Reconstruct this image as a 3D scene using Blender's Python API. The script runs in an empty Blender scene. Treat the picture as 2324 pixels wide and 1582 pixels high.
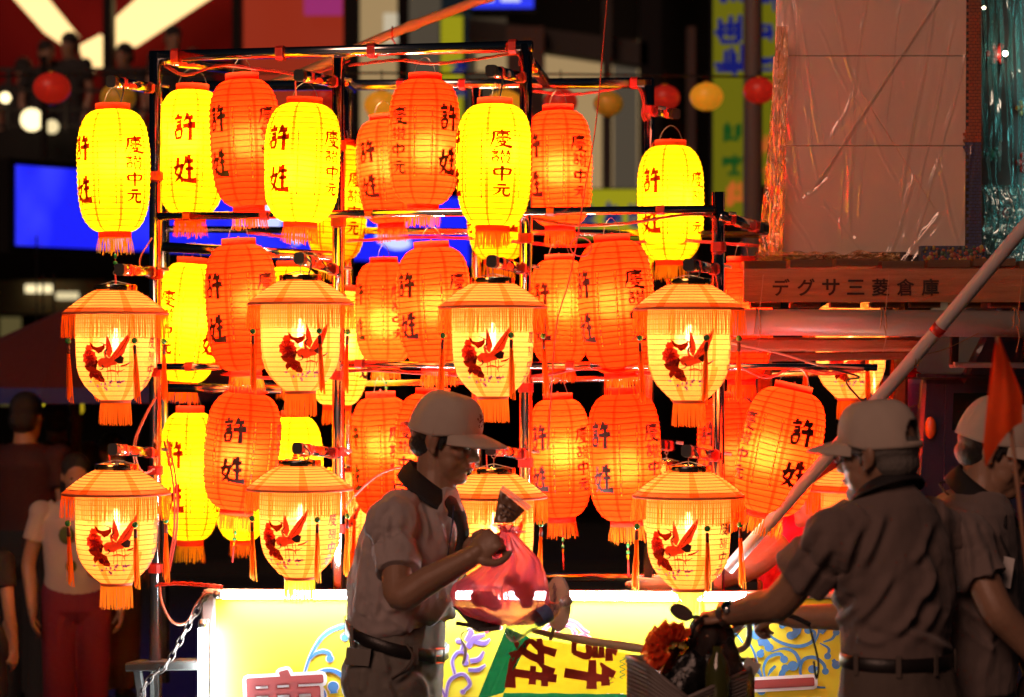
import bpy, bmesh, math, random
from mathutils import Vector, Matrix, Euler, noise as mnoise
random.seed(7)
SC = bpy.context.scene
COL = SC.collection
rad = math.radians
sin, cos, pi = math.sin, math.cos, math.pi

# ------------------------------------------------------------------ camera, sky, sun, exposure
FPX, CX, HY, CAMZ = 5700.0, 1161.5, 820.0, 1.8      # focal length and horizon in photo pixels (2323 wide), eye height
cam_data = bpy.data.cameras.new('camera')
cam = bpy.data.objects.new('camera', cam_data)
COL.objects.link(cam)
cam.location = (0, 0, CAMZ)
cam.rotation_euler = (rad(90), 0, 0)
cam_data.sensor_width = 36
cam_data.lens = FPX / 2323 * 36
cam_data.shift_y = (HY - 791) / 2323
cam_data.clip_end = 400
cam_data.dof.use_dof = True
cam_data.dof.focus_distance = 8.1
cam_data.dof.aperture_fstop = 2.6
SC.camera = cam

world = bpy.data.worlds.new('World')
SC.world = world
world.use_nodes = True
wn = world.node_tree
sky = wn.nodes.new('ShaderNodeTexSky')
sky.sky_type = 'NISHITA'
sky.sun_disc = False
sky.sun_elevation = rad(30)
sky.sun_rotation = rad(205)
wbg = wn.nodes['Background']
wn.links.new(sky.outputs[0], wbg.inputs[0])
wbg.inputs[1].default_value = 0.0018
sun_d = bpy.data.lights.new('sun', 'SUN')
sun_d.energy = 0.92
sun_d.angle = rad(25)
sun_d.color = (1.0, 0.54, 0.39)
sun = bpy.data.objects.new('sun', sun_d)
COL.objects.link(sun)
sun.rotation_euler = (rad(60), 0, rad(-25))
SC.view_settings.view_transform = 'Standard'
SC.view_settings.look = 'None'
SC.view_settings.exposure = 0.0
SC.view_settings.gamma = 1.0
SC.render.engine = 'CYCLES'
cy = SC.cycles
cy.max_bounces = 8
cy.diffuse_bounces = 4
cy.glossy_bounces = 3
cy.transmission_bounces = 6
cy.transparent_max_bounces = 16
cy.sample_clamp_indirect = 14.0
cy.use_denoising = True
cy.caustics_reflective = False
cy.caustics_refractive = False

# ------------------------------------------------------------------ places
def P(px, py, Y):
    return Vector(((px - CX) / FPX * Y, Y, CAMZ + (HY - py) / FPX * Y))
RA = rad(15)
RO = Vector((0, 8.4, 0))
RU = Vector((cos(RA), -sin(RA), 0))       # along the rack, to the right
RN = Vector((sin(RA), cos(RA), 0))        # into the rack, away from the street
def RP(px, py, v=0.0):
    """the point of the plane v metres behind the rack's front that is seen at px, py"""
    k = (px - CX) / FPX
    Y = (v + RO.dot(RN)) / (k * sin(RA) + cos(RA))
    return P(px, py, Y)

# ------------------------------------------------------------------ materials
MATS = {}
def mat(name, color=(0.5, 0.5, 0.5), rough=0.6, metal=0.0, emit=None, estr=0.0, var=0.0, vscale=30.0, bump=0.0, bscale=60.0,
        spec=0.5, trans=0.0, alpha=1.0, coat=0.0, sheen=0.0, stretch=None):
    if name in MATS: return MATS[name]
    m = bpy.data.materials.new(name); m.use_nodes = True
    nt = m.node_tree; b = nt.nodes['Principled BSDF']
    b.inputs['Base Color'].default_value = (*color, 1)
    b.inputs['Roughness'].default_value = rough
    b.inputs['Metallic'].default_value = metal
    b.inputs['Specular IOR Level'].default_value = spec
    b.inputs['Alpha'].default_value = alpha
    b.inputs['Transmission Weight'].default_value = trans
    b.inputs['Coat Weight'].default_value = coat
    b.inputs['Sheen Weight'].default_value = sheen
    if emit:
        b.inputs['Emission Color'].default_value = (*emit, 1)
        b.inputs['Emission Strength'].default_value = estr
    if var or bump:
        tc = nt.nodes.new('ShaderNodeTexCoord')
        src = tc.outputs['Object']
        if stretch:
            mp = nt.nodes.new('ShaderNodeMapping'); mp.inputs['Scale'].default_value = stretch
            nt.links.new(src, mp.inputs[0]); src = mp.outputs[0]
    if var:
        n = nt.nodes.new('ShaderNodeTexNoise'); n.inputs['Scale'].default_value = vscale; n.inputs['Detail'].default_value = 5
        nt.links.new(src, n.inputs['Vector'])
        mx = nt.nodes.new('ShaderNodeMix'); mx.data_type = 'RGBA'
        mx.inputs['A'].default_value = (*[max(0, c * (1 - var)) for c in color], 1)
        mx.inputs['B'].default_value = (*[min(1, c * (1 + var)) for c in color], 1)
        nt.links.new(n.outputs['Fac'], mx.inputs['Factor'])
        nt.links.new(mx.outputs['Result'], b.inputs['Base Color'])
    if bump:
        n2 = nt.nodes.new('ShaderNodeTexNoise'); n2.inputs['Scale'].default_value = bscale; n2.inputs['Detail'].default_value = 6
        nt.links.new(src, n2.inputs['Vector'])
        bp = nt.nodes.new('ShaderNodeBump'); bp.inputs['Strength'].default_value = bump; bp.inputs['Distance'].default_value = 0.01
        nt.links.new(n2.outputs['Fac'], bp.inputs['Height']); nt.links.new(bp.outputs['Normal'], b.inputs['Normal'])
    MATS[name] = m
    return m

def paper(name, tcol, rcol, fwd=0.1, fcol=(1, .8, .45), clear=0.0, wscale=40.0, frough=0.9, tmix=0.7):
    """thin paper or silk: light passes through it, partly forwards; a wrinkle bump"""
    if name in MATS: return MATS[name]
    m = bpy.data.materials.new(name); m.use_nodes = True
    nt = m.node_tree; N = nt.nodes; L = nt.links
    N.remove(N['Principled BSDF']); out = N['Material Output']
    tr = N.new('ShaderNodeBsdfTranslucent'); df = N.new('ShaderNodeBsdfDiffuse'); rf = N.new('ShaderNodeBsdfRefraction')
    tr.inputs[0].default_value = (*tcol, 1); df.inputs[0].default_value = (*rcol, 1)
    tc = N.new('ShaderNodeTexCoord'); nz = N.new('ShaderNodeTexNoise'); nz.inputs['Scale'].default_value = wscale; nz.inputs['Detail'].default_value = 6
    mp = N.new('ShaderNodeMapping'); mp.inputs['Scale'].default_value = (1, 1, 2.2)
    L.new(tc.outputs['Object'], mp.inputs[0]); L.new(mp.outputs[0], nz.inputs['Vector'])
    mr = N.new('ShaderNodeMapRange'); mr.inputs['From Min'].default_value = .3; mr.inputs['From Max'].default_value = .7
    mr.inputs['To Min'].default_value = .84; mr.inputs['To Max'].default_value = 1.0
    L.new(nz.outputs['Fac'], mr.inputs['Value'])
    mx = N.new('ShaderNodeMix'); mx.data_type = 'RGBA'; mx.blend_type = 'MULTIPLY'; mx.inputs['Factor'].default_value = 1
    mx.inputs['A'].default_value = (*tcol, 1); L.new(mr.outputs[0], mx.inputs['B']); L.new(mx.outputs['Result'], tr.inputs[0])
    bp = N.new('ShaderNodeBump'); bp.inputs['Strength'].default_value = .25; bp.inputs['Distance'].default_value = .01
    L.new(nz.outputs['Fac'], bp.inputs['Height']); L.new(bp.outputs[0], df.inputs['Normal']); L.new(bp.outputs[0], tr.inputs['Normal'])
    rf.inputs['Color'].default_value = (*fcol, 1); rf.inputs['Roughness'].default_value = frough; rf.inputs['IOR'].default_value = 1.25
    a = N.new('ShaderNodeMixShader'); a.inputs[0].default_value = tmix; L.new(df.outputs[0], a.inputs[1]); L.new(tr.outputs[0], a.inputs[2])
    b = N.new('ShaderNodeMixShader'); b.inputs[0].default_value = fwd; L.new(a.outputs[0], b.inputs[1]); L.new(rf.outputs[0], b.inputs[2])
    last = b
    if clear:
        tp = N.new('ShaderNodeBsdfTransparent'); tp.inputs[0].default_value = (*fcol, 1)
        c = N.new('ShaderNodeMixShader'); c.inputs[0].default_value = clear; L.new(b.outputs[0], c.inputs[1]); L.new(tp.outputs[0], c.inputs[2]); last = c
    L.new(last.outputs[0], out.inputs['Surface'])
    MATS[name] = m
    return m

def film(name, tint=(1, 1, 1), gloss=0.12, rough=0.08, gcol=(1, 1, 1), haze=0.0, hcol=(.8, .8, .8), bump=0.4, bscale=18.0, stretch=(1, 1, 1), thin=0.0):
    """clear plastic film: mostly see-through, with glossy creases and a little milkiness"""
    if name in MATS: return MATS[name]
    m = bpy.data.materials.new(name); m.use_nodes = True
    nt = m.node_tree; N = nt.nodes; L = nt.links
    N.remove(N['Principled BSDF']); out = N['Material Output']
    tp = N.new('ShaderNodeBsdfTransparent'); tp.inputs[0].default_value = (*tint, 1)
    gl = N.new('ShaderNodeBsdfGlossy'); gl.inputs['Color'].default_value = (*gcol, 1); gl.inputs['Roughness'].default_value = rough
    tc = N.new('ShaderNodeTexCoord'); mp = N.new('ShaderNodeMapping'); mp.inputs['Scale'].default_value = stretch
    nz = N.new('ShaderNodeTexNoise'); nz.inputs['Scale'].default_value = bscale; nz.inputs['Detail'].default_value = 4; nz.inputs['Distortion'].default_value = .6
    L.new(tc.outputs['Object'], mp.inputs[0]); L.new(mp.outputs[0], nz.inputs['Vector'])
    bp = N.new('ShaderNodeBump'); bp.inputs['Strength'].default_value = bump; bp.inputs['Distance'].default_value = .03
    L.new(nz.outputs['Fac'], bp.inputs['Height']); L.new(bp.outputs[0], gl.inputs['Normal'])
    fr = N.new('ShaderNodeLayerWeight'); fr.inputs['Blend'].default_value = .35; L.new(bp.outputs[0], fr.inputs['Normal'])
    mr = N.new('ShaderNodeMapRange'); mr.inputs['To Min'].default_value = gloss; mr.inputs['To Max'].default_value = min(1, gloss * 4 + .2)
    L.new(fr.outputs['Facing'], mr.inputs['Value'])
    a = N.new('ShaderNodeMixShader'); L.new(mr.outputs[0], a.inputs[0]); L.new(tp.outputs[0], a.inputs[1]); L.new(gl.outputs[0], a.inputs[2])
    last = a
    if haze:
        df = N.new('ShaderNodeBsdfTranslucent' if thin else 'ShaderNodeBsdfDiffuse'); df.inputs[0].default_value = (*hcol, 1)
        if thin:
            d2 = N.new('ShaderNodeBsdfDiffuse'); d2.inputs[0].default_value = (*hcol, 1)
            mm = N.new('ShaderNodeMixShader'); mm.inputs[0].default_value = thin; L.new(d2.outputs[0], mm.inputs[1]); L.new(df.outputs[0], mm.inputs[2]); df = mm
        c = N.new('ShaderNodeMixShader'); c.inputs[0].default_value = haze; L.new(a.outputs[0], c.inputs[1]); L.new(df.outputs[0], c.inputs[2]); last = c
    L.new(last.outputs[0], out.inputs['Surface'])
    MATS[name] = m
    return m

def lamp_mat(name, color, s):
    return mat(name, (0.02, 0.02, 0.02), emit=color, estr=s, spec=0.0)

# ------------------------------------------------------------------ mesh building
class MB:
    def __init__(s): s.v = []; s.f = []; s.m = []; s.mats = []
    def mi(s, m):
        if m not in s.mats: s.mats.append(m)
        return s.mats.index(m)
    def add(s, vs, fs, m=None):
        o = len(s.v); s.v += [tuple(v) for v in vs]
        i = s.mi(m) if m else 0
        for f in fs: s.f.append(tuple(a + o for a in f)); s.m.append(i)
    def box(s, c, d, m=None, rot=None, taper=1.0):
        c = Vector(c); x, y, z = d[0] / 2, d[1] / 2, d[2] / 2
        vs = []
        for k in (-1, 1):
            t = taper if k > 0 else 1
            for (i, j) in ((-1, -1), (1, -1), (1, 1), (-1, 1)): vs.append(Vector((i * x * t, j * y * t, k * z)))
        if rot is not None: vs = [rot @ v for v in vs]
        s.add([c + v for v in vs], [(3, 2, 1, 0), (4, 5, 6, 7), (0, 1, 5, 4), (1, 2, 6, 5), (2, 3, 7, 6), (3, 0, 4, 7)], m)
    def beam(s, a, b, w, h, m=None, up=(0, 0, 1), bevel=0.0):
        """a bar of w by h between two points"""
        a, b = Vector(a), Vector(b); d = (b - a).normalized(); u = Vector(up)
        r = d.cross(u)
        if r.length < 1e-4: r = d.cross(Vector((1, 0, 0)))
        r.normalize(); u = r.cross(d).normalized()
        if not bevel: bevel = min(w, h) * .2
        w2, h2, e = w / 2, h / 2, bevel
        ring = [(-w2 + e, -h2), (w2 - e, -h2), (w2, -h2 + e), (w2, h2 - e), (w2 - e, h2), (-w2 + e, h2), (-w2, h2 - e), (-w2, -h2 + e)]
        vs = [a + r * x + u * y for x, y in ring] + [b + r * x + u * y for x, y in ring]
        n = 8
        s.add(vs, [(i, (i + 1) % n, n + (i + 1) % n, n + i) for i in range(n)] + [tuple(range(n - 1, -1, -1)), tuple(range(n, 2 * n))], m)
    def tube(s, pts, r, m=None, n=8, caps=True, flat=1.0):
        pts = [Vector(p) for p in pts]; R = r if isinstance(r, (list, tuple)) else [r] * len(pts)
        vs, fs = [], []
        d0 = (pts[1] - pts[0]).normalized()
        u = d0.orthogonal().normalized()
        for i, p in enumerate(pts):
            d = (pts[min(i + 1, len(pts) - 1)] - pts[max(i - 1, 0)])
            if d.length < 1e-9: d = d0
            d.normalize(); u = (u - d * u.dot(d))
            if u.length < 1e-6: u = d.orthogonal()
            u.normalize(); w = d.cross(u)
            for k in range(n):
                a = 2 * pi * k / n
                vs.append(p + (u * cos(a) + w * sin(a) * flat) * R[i])
        for i in range(len(pts) - 1):
            for k in range(n): fs.append((i * n + k, i * n + (k + 1) % n, (i + 1) * n + (k + 1) % n, (i + 1) * n + k))
        if caps: fs.append(tuple(range(n - 1, -1, -1))); o = (len(pts) - 1) * n; fs.append(tuple(range(o, o + n)))
        s.add(vs, fs, m)
    def lathe(s, prof, n=32, m=None, c=(0, 0, 0), caps=False, colmat=None, a0=0.0, sx=1, sy=1):
        """prof: list of (r, z), top first or bottom first; angle 0 looks to -Y and grows to +X"""
        c = Vector(c); vs, fs = [], []
        for (r, z) in prof:
            for k in range(n):
                a = a0 + 2 * pi * k / n
                vs.append(c + Vector((sin(a) * r * sx, -cos(a) * r * sy, z)))
        o = len(s.v); s.v += [tuple(v) for v in vs]
        for i in range(len(prof) - 1):
            for k in range(n):
                s.f.append((o + i * n + k, o + i * n + (k + 1) % n, o + (i + 1) * n + (k + 1) % n, o + (i + 1) * n + k))
                mm = colmat(k, i) if colmat else m
                s.m.append(s.mi(mm) if mm else 0)
        if caps:
            s.f.append(tuple(o + k for k in range(n))); s.m.append(s.mi(m) if m else 0)
            q = o + (len(prof) - 1) * n; s.f.append(tuple(q + k for k in range(n))); s.m.append(s.mi(m) if m else 0)
    def ball(s, c, r, m=None, n=12, k=8, rot=None):
        c = Vector(c); r = r if isinstance(r, (tuple, list)) else (r, r, r)
        vs = [Vector((0, 0, r[2]))]
        for i in range(1, k):
            t = pi * i / k
            for j in range(n):
                a = 2 * pi * j / n
                vs.append(Vector((r[0] * sin(t) * cos(a), r[1] * sin(t) * sin(a), r[2] * cos(t))))
        vs.append(Vector((0, 0, -r[2])))
        if rot is not None: vs = [rot @ v for v in vs]
        fs = [(0, 1 + j, 1 + (j + 1) % n) for j in range(n)]
        for i in range(k - 2):
            for j in range(n): fs.append((1 + i * n + j, 1 + (i + 1) * n + j, 1 + (i + 1) * n + (j + 1) % n, 1 + i * n + (j + 1) % n))
        e = len(vs) - 1; o = 1 + (k - 2) * n
        fs += [(e, o + (j + 1) % n, o + j) for j in range(n)]
        s.add([c + v for v in vs], fs, m)
    def plate(s, pts, th, m=None, nrm=None):
        """a flat polygon with thickness"""
        pts = [Vector(p) for p in pts]
        if nrm is None:
            nrm = Vector((0, 0, 0))
            for i in range(len(pts)): nrm += pts[i].cross(pts[(i + 1) % len(pts)])
            nrm = (pts[1] - pts[0]).cross(pts[2] - pts[0]) if nrm.length < 1e-9 else nrm
            nrm = (pts[1] - pts[0]).cross(pts[-1] - pts[0])
        nrm = Vector(nrm).normalized() * th; n = len(pts)
        s.add(pts + [p + nrm for p in pts], [tuple(range(n - 1, -1, -1)), tuple(range(n, 2 * n))] + [(i, (i + 1) % n, n + (i + 1) % n, n + i) for i in range(n)], m)
    def grid(s, fn, nu, nv, m=None):
        vs = [fn(i / nu, j / nv) for j in range(nv + 1) for i in range(nu + 1)]
        s.add(vs, [(j * (nu + 1) + i, j * (nu + 1) + i + 1, (j + 1) * (nu + 1) + i + 1, (j + 1) * (nu + 1) + i) for j in range(nv) for i in range(nu)], m)
    def mesh(s, name, m=None, smooth=False):
        me = bpy.data.meshes.new(name)
        me.from_pydata(s.v, [], s.f)
        mats = s.mats or ([m] if m else [])
        for x in mats: me.materials.append(x)
        if len(mats) > 1: me.polygons.foreach_set('material_index', s.m)
        if smooth: me.polygons.foreach_set('use_smooth', [True] * len(me.polygons))
        me.update()
        return me
    def build(s, name, m=None, parent=None, smooth=False):
        return obj(name, s.mesh(name, m, smooth), parent)

def obj(name, me, parent=None, loc=None):
    o = bpy.data.objects.new(name, me); COL.objects.link(o)
    if parent is not None: o.parent = parent
    if loc is not None: o.location = loc
    return o
def tag(o, label=None, cat=None, group=None, kind=None):
    if label: o['label'] = label
    if cat: o['category'] = cat
    if group: o['group'] = group
    if kind: o['kind'] = kind
    return o
def thing(name, label, cat, loc=(0, 0, 0), group=None):
    o = bpy.data.objects.new(name, None); COL.objects.link(o)
    o.location = loc; o.empty_display_size = .1
    return tag(o, label, cat, group)
def part(mb, name, root, m=None, smooth=False, world=True):
    """mesh given in world coordinates, parented to its thing (roots here are only moved, not turned)"""
    if world and root is not None:
        off = Vector(root.location)
        if root.parent: off = off + Vector(root.parent.location)
        mb.v = [tuple(Vector(v) - off) for v in mb.v]
    return mb.build(name, m, root, smooth)
def subpart(mb, name, parent, m=None, smooth=False):
    off = Vector((0, 0, 0)); p = parent
    while p is not None: off += Vector(p.location); p = p.parent
    mb.v = [tuple(Vector(v) - off) for v in mb.v]
    return mb.build(name, m, parent, smooth)
def copy_tree(o, parent=None):
    c = o.copy(); COL.objects.link(c)
    if parent is not None: c.parent = parent; c.matrix_parent_inverse = o.matrix_parent_inverse
    for ch in list(o.children): copy_tree(ch, c)
    return c

def catmull(pts, n=6):
    pts = [Vector(p) for p in pts]
    if len(pts) < 3: return pts
    q = [2 * pts[0] - pts[1]] + pts + [2 * pts[-1] - pts[-2]]; out = []
    for i in range(1, len(q) - 2):
        a, b, c, d = q[i - 1], q[i], q[i + 1], q[i + 2]
        for k in range(n):
            t = k / n
            out.append(.5 * ((2 * b) + (c - a) * t + (2 * a - 5 * b + 4 * c - d) * t * t + (3 * b - a - 3 * c + d) * t ** 3))
    out.append(pts[-1])
    return out
def sag(a, b, drop, n=8):
    a, b = Vector(a), Vector(b)
    return [a.lerp(b, i / n) - Vector((0, 0, drop * 4 * (i / n) * (1 - i / n))) for i in range(n + 1)]

# ------------------------------------------------------------------ writing
_GL = {}
def glyph(ch, bold=0.0):
    """flat triangulated outline of one character, centred, one unit high"""
    k = (ch, bold)
    if k not in _GL:
        cu = bpy.data.curves.new('glyph', 'FONT'); cu.body = ch; cu.size = 1; cu.offset = bold; cu.resolution_u = 3
        o = bpy.data.objects.new('glyph', cu); COL.objects.link(o)
        dg = bpy.context.evaluated_depsgraph_get()
        me = bpy.data.meshes.new_from_object(o.evaluated_get(dg))
        vs = [v.co.copy() for v in me.vertices]; fs = [tuple(p.vertices) for p in me.polygons]
        bpy.data.objects.remove(o); bpy.data.curves.remove(cu); bpy.data.meshes.remove(me)
        if vs:
            x0, x1 = min(v.x for v in vs), max(v.x for v in vs); y0, y1 = min(v.y for v in vs), max(v.y for v in vs)
            h = max(x1 - x0, y1 - y0)
            vs = [Vector(((v.x - (x0 + x1) / 2) / h, (v.y - (y0 + y1) / 2) / h, 0)) for v in vs]
        _GL[k] = (vs, fs)
    return _GL[k]
def stroke_poly(pts, wid, n=5, wk=1.0):
    """a brush stroke: smooth path with a width at each point -> verts, quads (2-D)"""
    path = catmull([Vector((x, y, 0)) for x, y in pts], n)
    k = len(path); W = []
    for i in range(k):
        t = i / (k - 1) * (len(wid) - 1); a = int(min(t, len(wid) - 2)); W.append((wid[a] + (wid[a + 1] - wid[a]) * (t - a)) * wk)
    vs, fs = [], []
    for i, p in enumerate(path):
        d = path[min(i + 1, k - 1)] - path[max(i - 1, 0)]
        if d.length < 1e-9: d = Vector((1, 0, 0))
        d.normalize(); q = Vector((-d.y, d.x, 0))
        vs += [p + q * W[i] / 2, p - q * W[i] / 2]
        if i: fs.append((2 * i - 2, 2 * i - 1, 2 * i + 1, 2 * i))
    return vs, fs
# brush strokes of the two big characters, in a box from -.5 to .5
BRUSH = {
 '許': [([(-.36, .47), (-.26, .40)], [.05, .11]), ([(-.48, .30), (-.10, .36)], [.07, .10]), ([(-.38, .17), (-.14, .21)], [.06, .08]),
        ([(-.40, .05), (-.12, .09)], [.06, .08]), ([(-.42, -.08), (-.38, -.40)], [.08, .06]), ([(-.42, -.09), (-.14, -.05), (-.17, -.34)], [.07, .09, .06]),
        ([(-.38, -.36), (-.15, -.33)], [.06, .06]),
        ([(.15, .50), (.08, .34), (-.04, .20)], [.10, .09, .03]), ([(.06, .30), (.38, .36)], [.08, .11]), ([(-.08, .04), (.48, .10)], [.09, .13]),
        ([(.24, .32), (.25, 0), (.24, -.46)], [.09, .11, .12])],
 '姓': [([(-.26, .42), (-.32, .10), (-.42, -.12), (-.20, -.26), (-.06, -.42)], [.10, .09, .06, .08, .13]), ([(-.08, .20), (-.16, -.10), (-.30, -.32), (-.48, -.44)], [.10, .09, .07, .02]),
        ([(-.50, .06), (-.28, .12), (-.02, .16)], [.07, .08, .09]),
        ([(.10, .44), (.06, .28), (-.02, .12)], [.09, .08, .03]), ([(.04, .25), (.40, .29)], [.07, .09]), ([(.04, .02), (.40, .05)], [.07, .09]),
        ([(.22, .50), (.22, .1), (.22, -.36)], [.10, .10, .10]), ([(-.04, -.38), (.24, -.38), (.52, -.36)], [.09, .10, .14])],
}
_YAN = [([(-.40, .47), (-.32, .41)], [.05, .09]), ([(-.50, .31), (-.14, .34)], [.06, .08]), ([(-.42, .19), (-.18, .21)], [.05, .07]), ([(-.42, .08), (-.18, .10)], [.05, .07]),
        ([(-.44, -.04), (-.40, -.36)], [.07, .05]), ([(-.44, -.05), (-.16, -.02), (-.19, -.32)], [.06, .08, .05]), ([(-.40, -.33), (-.18, -.31)], [.05, .06])]
BRUSH['慶'] = [([(0, .52), (.05, .43)], [.06, .10]), ([(-.38, .36), (.46, .41)], [.07, .10]), ([(-.34, .36), (-.36, 0), (-.52, -.46)], [.09, .08, .03]),
    ([(-.20, .26), (.34, .28)], [.06, .07]), ([(-.18, .26), (-.18, .08)], [.06, .05]), ([(.06, .36), (.06, .08)], [.06, .06]), ([(.33, .28), (.31, .09)], [.07, .05]), ([(-.18, .09), (.32, .10)], [.05, .05]),
    ([(-.28, -.02), (.42, .0), (.34, -.10)], [.06, .07, .03]), ([(-.14, -.10), (-.20, -.18)], [.07, .04]), ([(.04, -.07), (.10, -.14)], [.05, .07]), ([(.24, -.09), (.32, -.16)], [.05, .07]),
    ([(-.02, -.16), (-.24, -.34)], [.08, .03]), ([(-.10, -.22), (.20, -.22), (.0, -.40), (-.32, -.52)], [.05, .08, .07, .03]), ([(-.06, -.28), (.16, -.42), (.52, -.52)], [.05, .09, .13])]
BRUSH['讚'] = _YAN + [q for dx in (0, .30) for q in (([(-.06 + dx, .36), (.14 + dx, .37)], [.05, .05]), ([(-.08 + dx, .23), (.17 + dx, .24)], [.05, .06]), ([(.04 + dx, .48), (.04 + dx, .23)], [.06, .05]), ([(.02 + dx, .22), (-.07 + dx, .08)], [.05, .03]), ([(.08 + dx, .22), (.16 + dx, .09)], [.05, .06]))] + [
    ([(.00, .03), (.02, -.32)], [.07, .06]), ([(.00, .03), (.38, .04), (.37, -.32)], [.05, .07, .06]), ([(.02, -.08), (.36, -.08)], [.04, .04]), ([(.02, -.19), (.36, -.19)], [.04, .04]), ([(.02, -.30), (.36, -.30)], [.05, .05]), ([(.10, -.34), (-.02, -.48)], [.07, .03]), ([(.28, -.34), (.44, -.48)], [.05, .09])]
BRUSH['中'] = [([(-.42, .24), (-.36, -.14)], [.11, .09]), ([(-.42, .24), (.42, .27), (.36, -.12)], [.08, .12, .09]), ([(-.36, -.10), (.36, -.08)], [.07, .07]), ([(0, .52), (0, 0), (0, -.52)], [.12, .11, .07])]
BRUSH['元'] = [([(-.24, .38), (.26, .41)], [.09, .11]), ([(-.48, .12), (.50, .15)], [.08, .12]), ([(-.08, .12), (-.14, -.18), (-.48, -.44)], [.11, .09, .03]), ([(.14, .12), (.13, -.30), (.26, -.42), (.48, -.38), (.48, -.20)], [.11, .10, .11, .11, .03])]
BRUSH_K = {'許': 1.6, '姓': 1.6, '慶': 1.55, '讚': 1.4, '中': 1.5, '元': 1.5}
def char2d(ch, bold=0.02):
    if ch in '慶讚菱倉庫': bold = 0.0      # dense characters keep their own weight
    if ch in BRUSH:
        vs, fs = [], []
        for pts, w in BRUSH[ch]:
            a, b = stroke_poly(pts, w, 5, BRUSH_K[ch]); o = len(vs); vs += a; fs += [tuple(i + o for i in f) for f in b]
        return vs, fs
    return glyph(ch, bold)
def thick_edges(mb, ch, fn, size, w, m, bold=0.0):
    """fatten a printed character along its outline"""
    vs, fs = glyph(ch, bold); ec = {}; q = 0
    for f in fs:
        for i in range(len(f)): k = tuple(sorted((f[i], f[(i + 1) % len(f)]))); ec[k] = ec.get(k, 0) + 1
    for (i, j), n_ in ec.items():
        if n_ > 1: continue
        x0, y0, x1, y1 = vs[i].x * size, vs[i].y * size, vs[j].x * size, vs[j].y * size
        dx, dy = x1 - x0, y1 - y0; l_ = math.hypot(dx, dy) or 1; ux, uy = dx / l_ * w, dy / l_ * w; q += 1
        pl = [(x0 - ux - uy, y0 - uy + ux), (x0 - ux + uy, y0 - uy - ux), (x1 + ux + uy, y1 + uy - ux), (x1 + ux - uy, y1 + uy + ux)]
        mb.add([fn(x, y) + Vector((0, -1.2e-5 * q - .0002, 0)) for x, y in pl], [(0, 1, 2, 3)], m)
def put_char(mb, ch, fn, size, cx=0.0, cy=0.0, m=None, rot=0.0, bold=0.02, cell=0.02, wx=1.0, font=False):
    """lay a character on a surface: fn(x, y) -> point; long edges are cut to follow the curve"""
    vs, fs = glyph(ch, bold) if font else char2d(ch, bold)
    bm = bmesh.new(); bv = []
    cr, sr = cos(rot), sin(rot)
    for v in vs:
        x, y = v.x * size * wx, v.y * size
        bv.append(bm.verts.new((cx + x * cr - y * sr, cy + x * sr + y * cr, 0)))
    for f in fs:
        try: bm.faces.new([bv[i] for i in f])
        except ValueError: pass
    if cell:
        for _ in range(4):
            es = [e for e in bm.edges if e.calc_length() > cell]
            if not es: break
            bmesh.ops.subdivide_edges(bm, edges=es, cuts=1)
            bmesh.ops.triangulate(bm, faces=[f for f in bm.faces if len(f.verts) > 4])
    bm.verts.index_update()
    mb.add([fn(v.co.x, v.co.y) for v in bm.verts], [tuple(v.index for v in f.verts) for f in bm.faces], m)
    bm.free()
# ------------------------------------------------------------------ lanterns
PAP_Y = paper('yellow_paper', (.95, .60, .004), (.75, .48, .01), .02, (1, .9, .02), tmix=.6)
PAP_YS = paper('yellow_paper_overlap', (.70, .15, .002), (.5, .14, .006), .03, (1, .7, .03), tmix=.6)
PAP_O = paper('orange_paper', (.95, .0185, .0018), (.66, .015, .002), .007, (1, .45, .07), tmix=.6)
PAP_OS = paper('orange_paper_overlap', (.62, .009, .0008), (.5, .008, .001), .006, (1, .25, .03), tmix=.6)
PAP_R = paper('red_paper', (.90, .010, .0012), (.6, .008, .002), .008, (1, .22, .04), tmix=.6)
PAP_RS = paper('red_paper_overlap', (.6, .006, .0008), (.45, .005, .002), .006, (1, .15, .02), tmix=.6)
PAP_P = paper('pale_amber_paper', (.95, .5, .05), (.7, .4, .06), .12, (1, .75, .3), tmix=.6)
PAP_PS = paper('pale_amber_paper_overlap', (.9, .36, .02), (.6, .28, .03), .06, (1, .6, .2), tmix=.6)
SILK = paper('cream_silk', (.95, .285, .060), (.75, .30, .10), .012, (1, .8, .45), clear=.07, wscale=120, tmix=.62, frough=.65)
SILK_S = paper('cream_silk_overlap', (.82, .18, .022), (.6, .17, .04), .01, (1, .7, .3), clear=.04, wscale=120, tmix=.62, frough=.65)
COLLAR = paper('red_plastic', (.75, .06, .02), (.62, .045, .02), .02, (1, .2, .1), tmix=.45)
FRINGE = paper('orange_thread', (1, .24, .015), (.95, .20, .015), .05, (1, .5, .1), tmix=.5, wscale=200)
FRINGE_Y = paper('yellow_thread', (.9, .55, .02), (.8, .45, .015), .08, (1, .7, .1), tmix=.45, wscale=200)
WIRE_Y = paper('rib_shadow_yellow', (.20, .05, .0), (.14, .05, .004), .0, tmix=.5)
WIRE_O = paper('rib_shadow_orange', (.26, .008, .0), (.14, .01, .003), .0, tmix=.5)
INK = mat('black_ink', (.02, .004, .004), .6)
INK_R = paper('red_ink', (.20, .010, .0), (.16, .012, .003), .0, tmix=.6)
INK_DR = mat('dark_red_ink', (.10, .008, .004), .6)
GOLDL = paper('gold_foil_line', (.95, .6, .02), (.8, .5, .03), .25, (1, .8, .1), tmix=.5)
BRASS = mat('polished_brass', (.72, .42, .12), .16, 1.0)
BLACKB = mat('black_gilt_band', (.02, .014, .006), .2, spec=.7)
BEAD = mat('jade_bead', (.02, .22, .04), .15, spec=.7)
CORD = mat('red_cord', (.45, .02, .015), .6)
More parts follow.
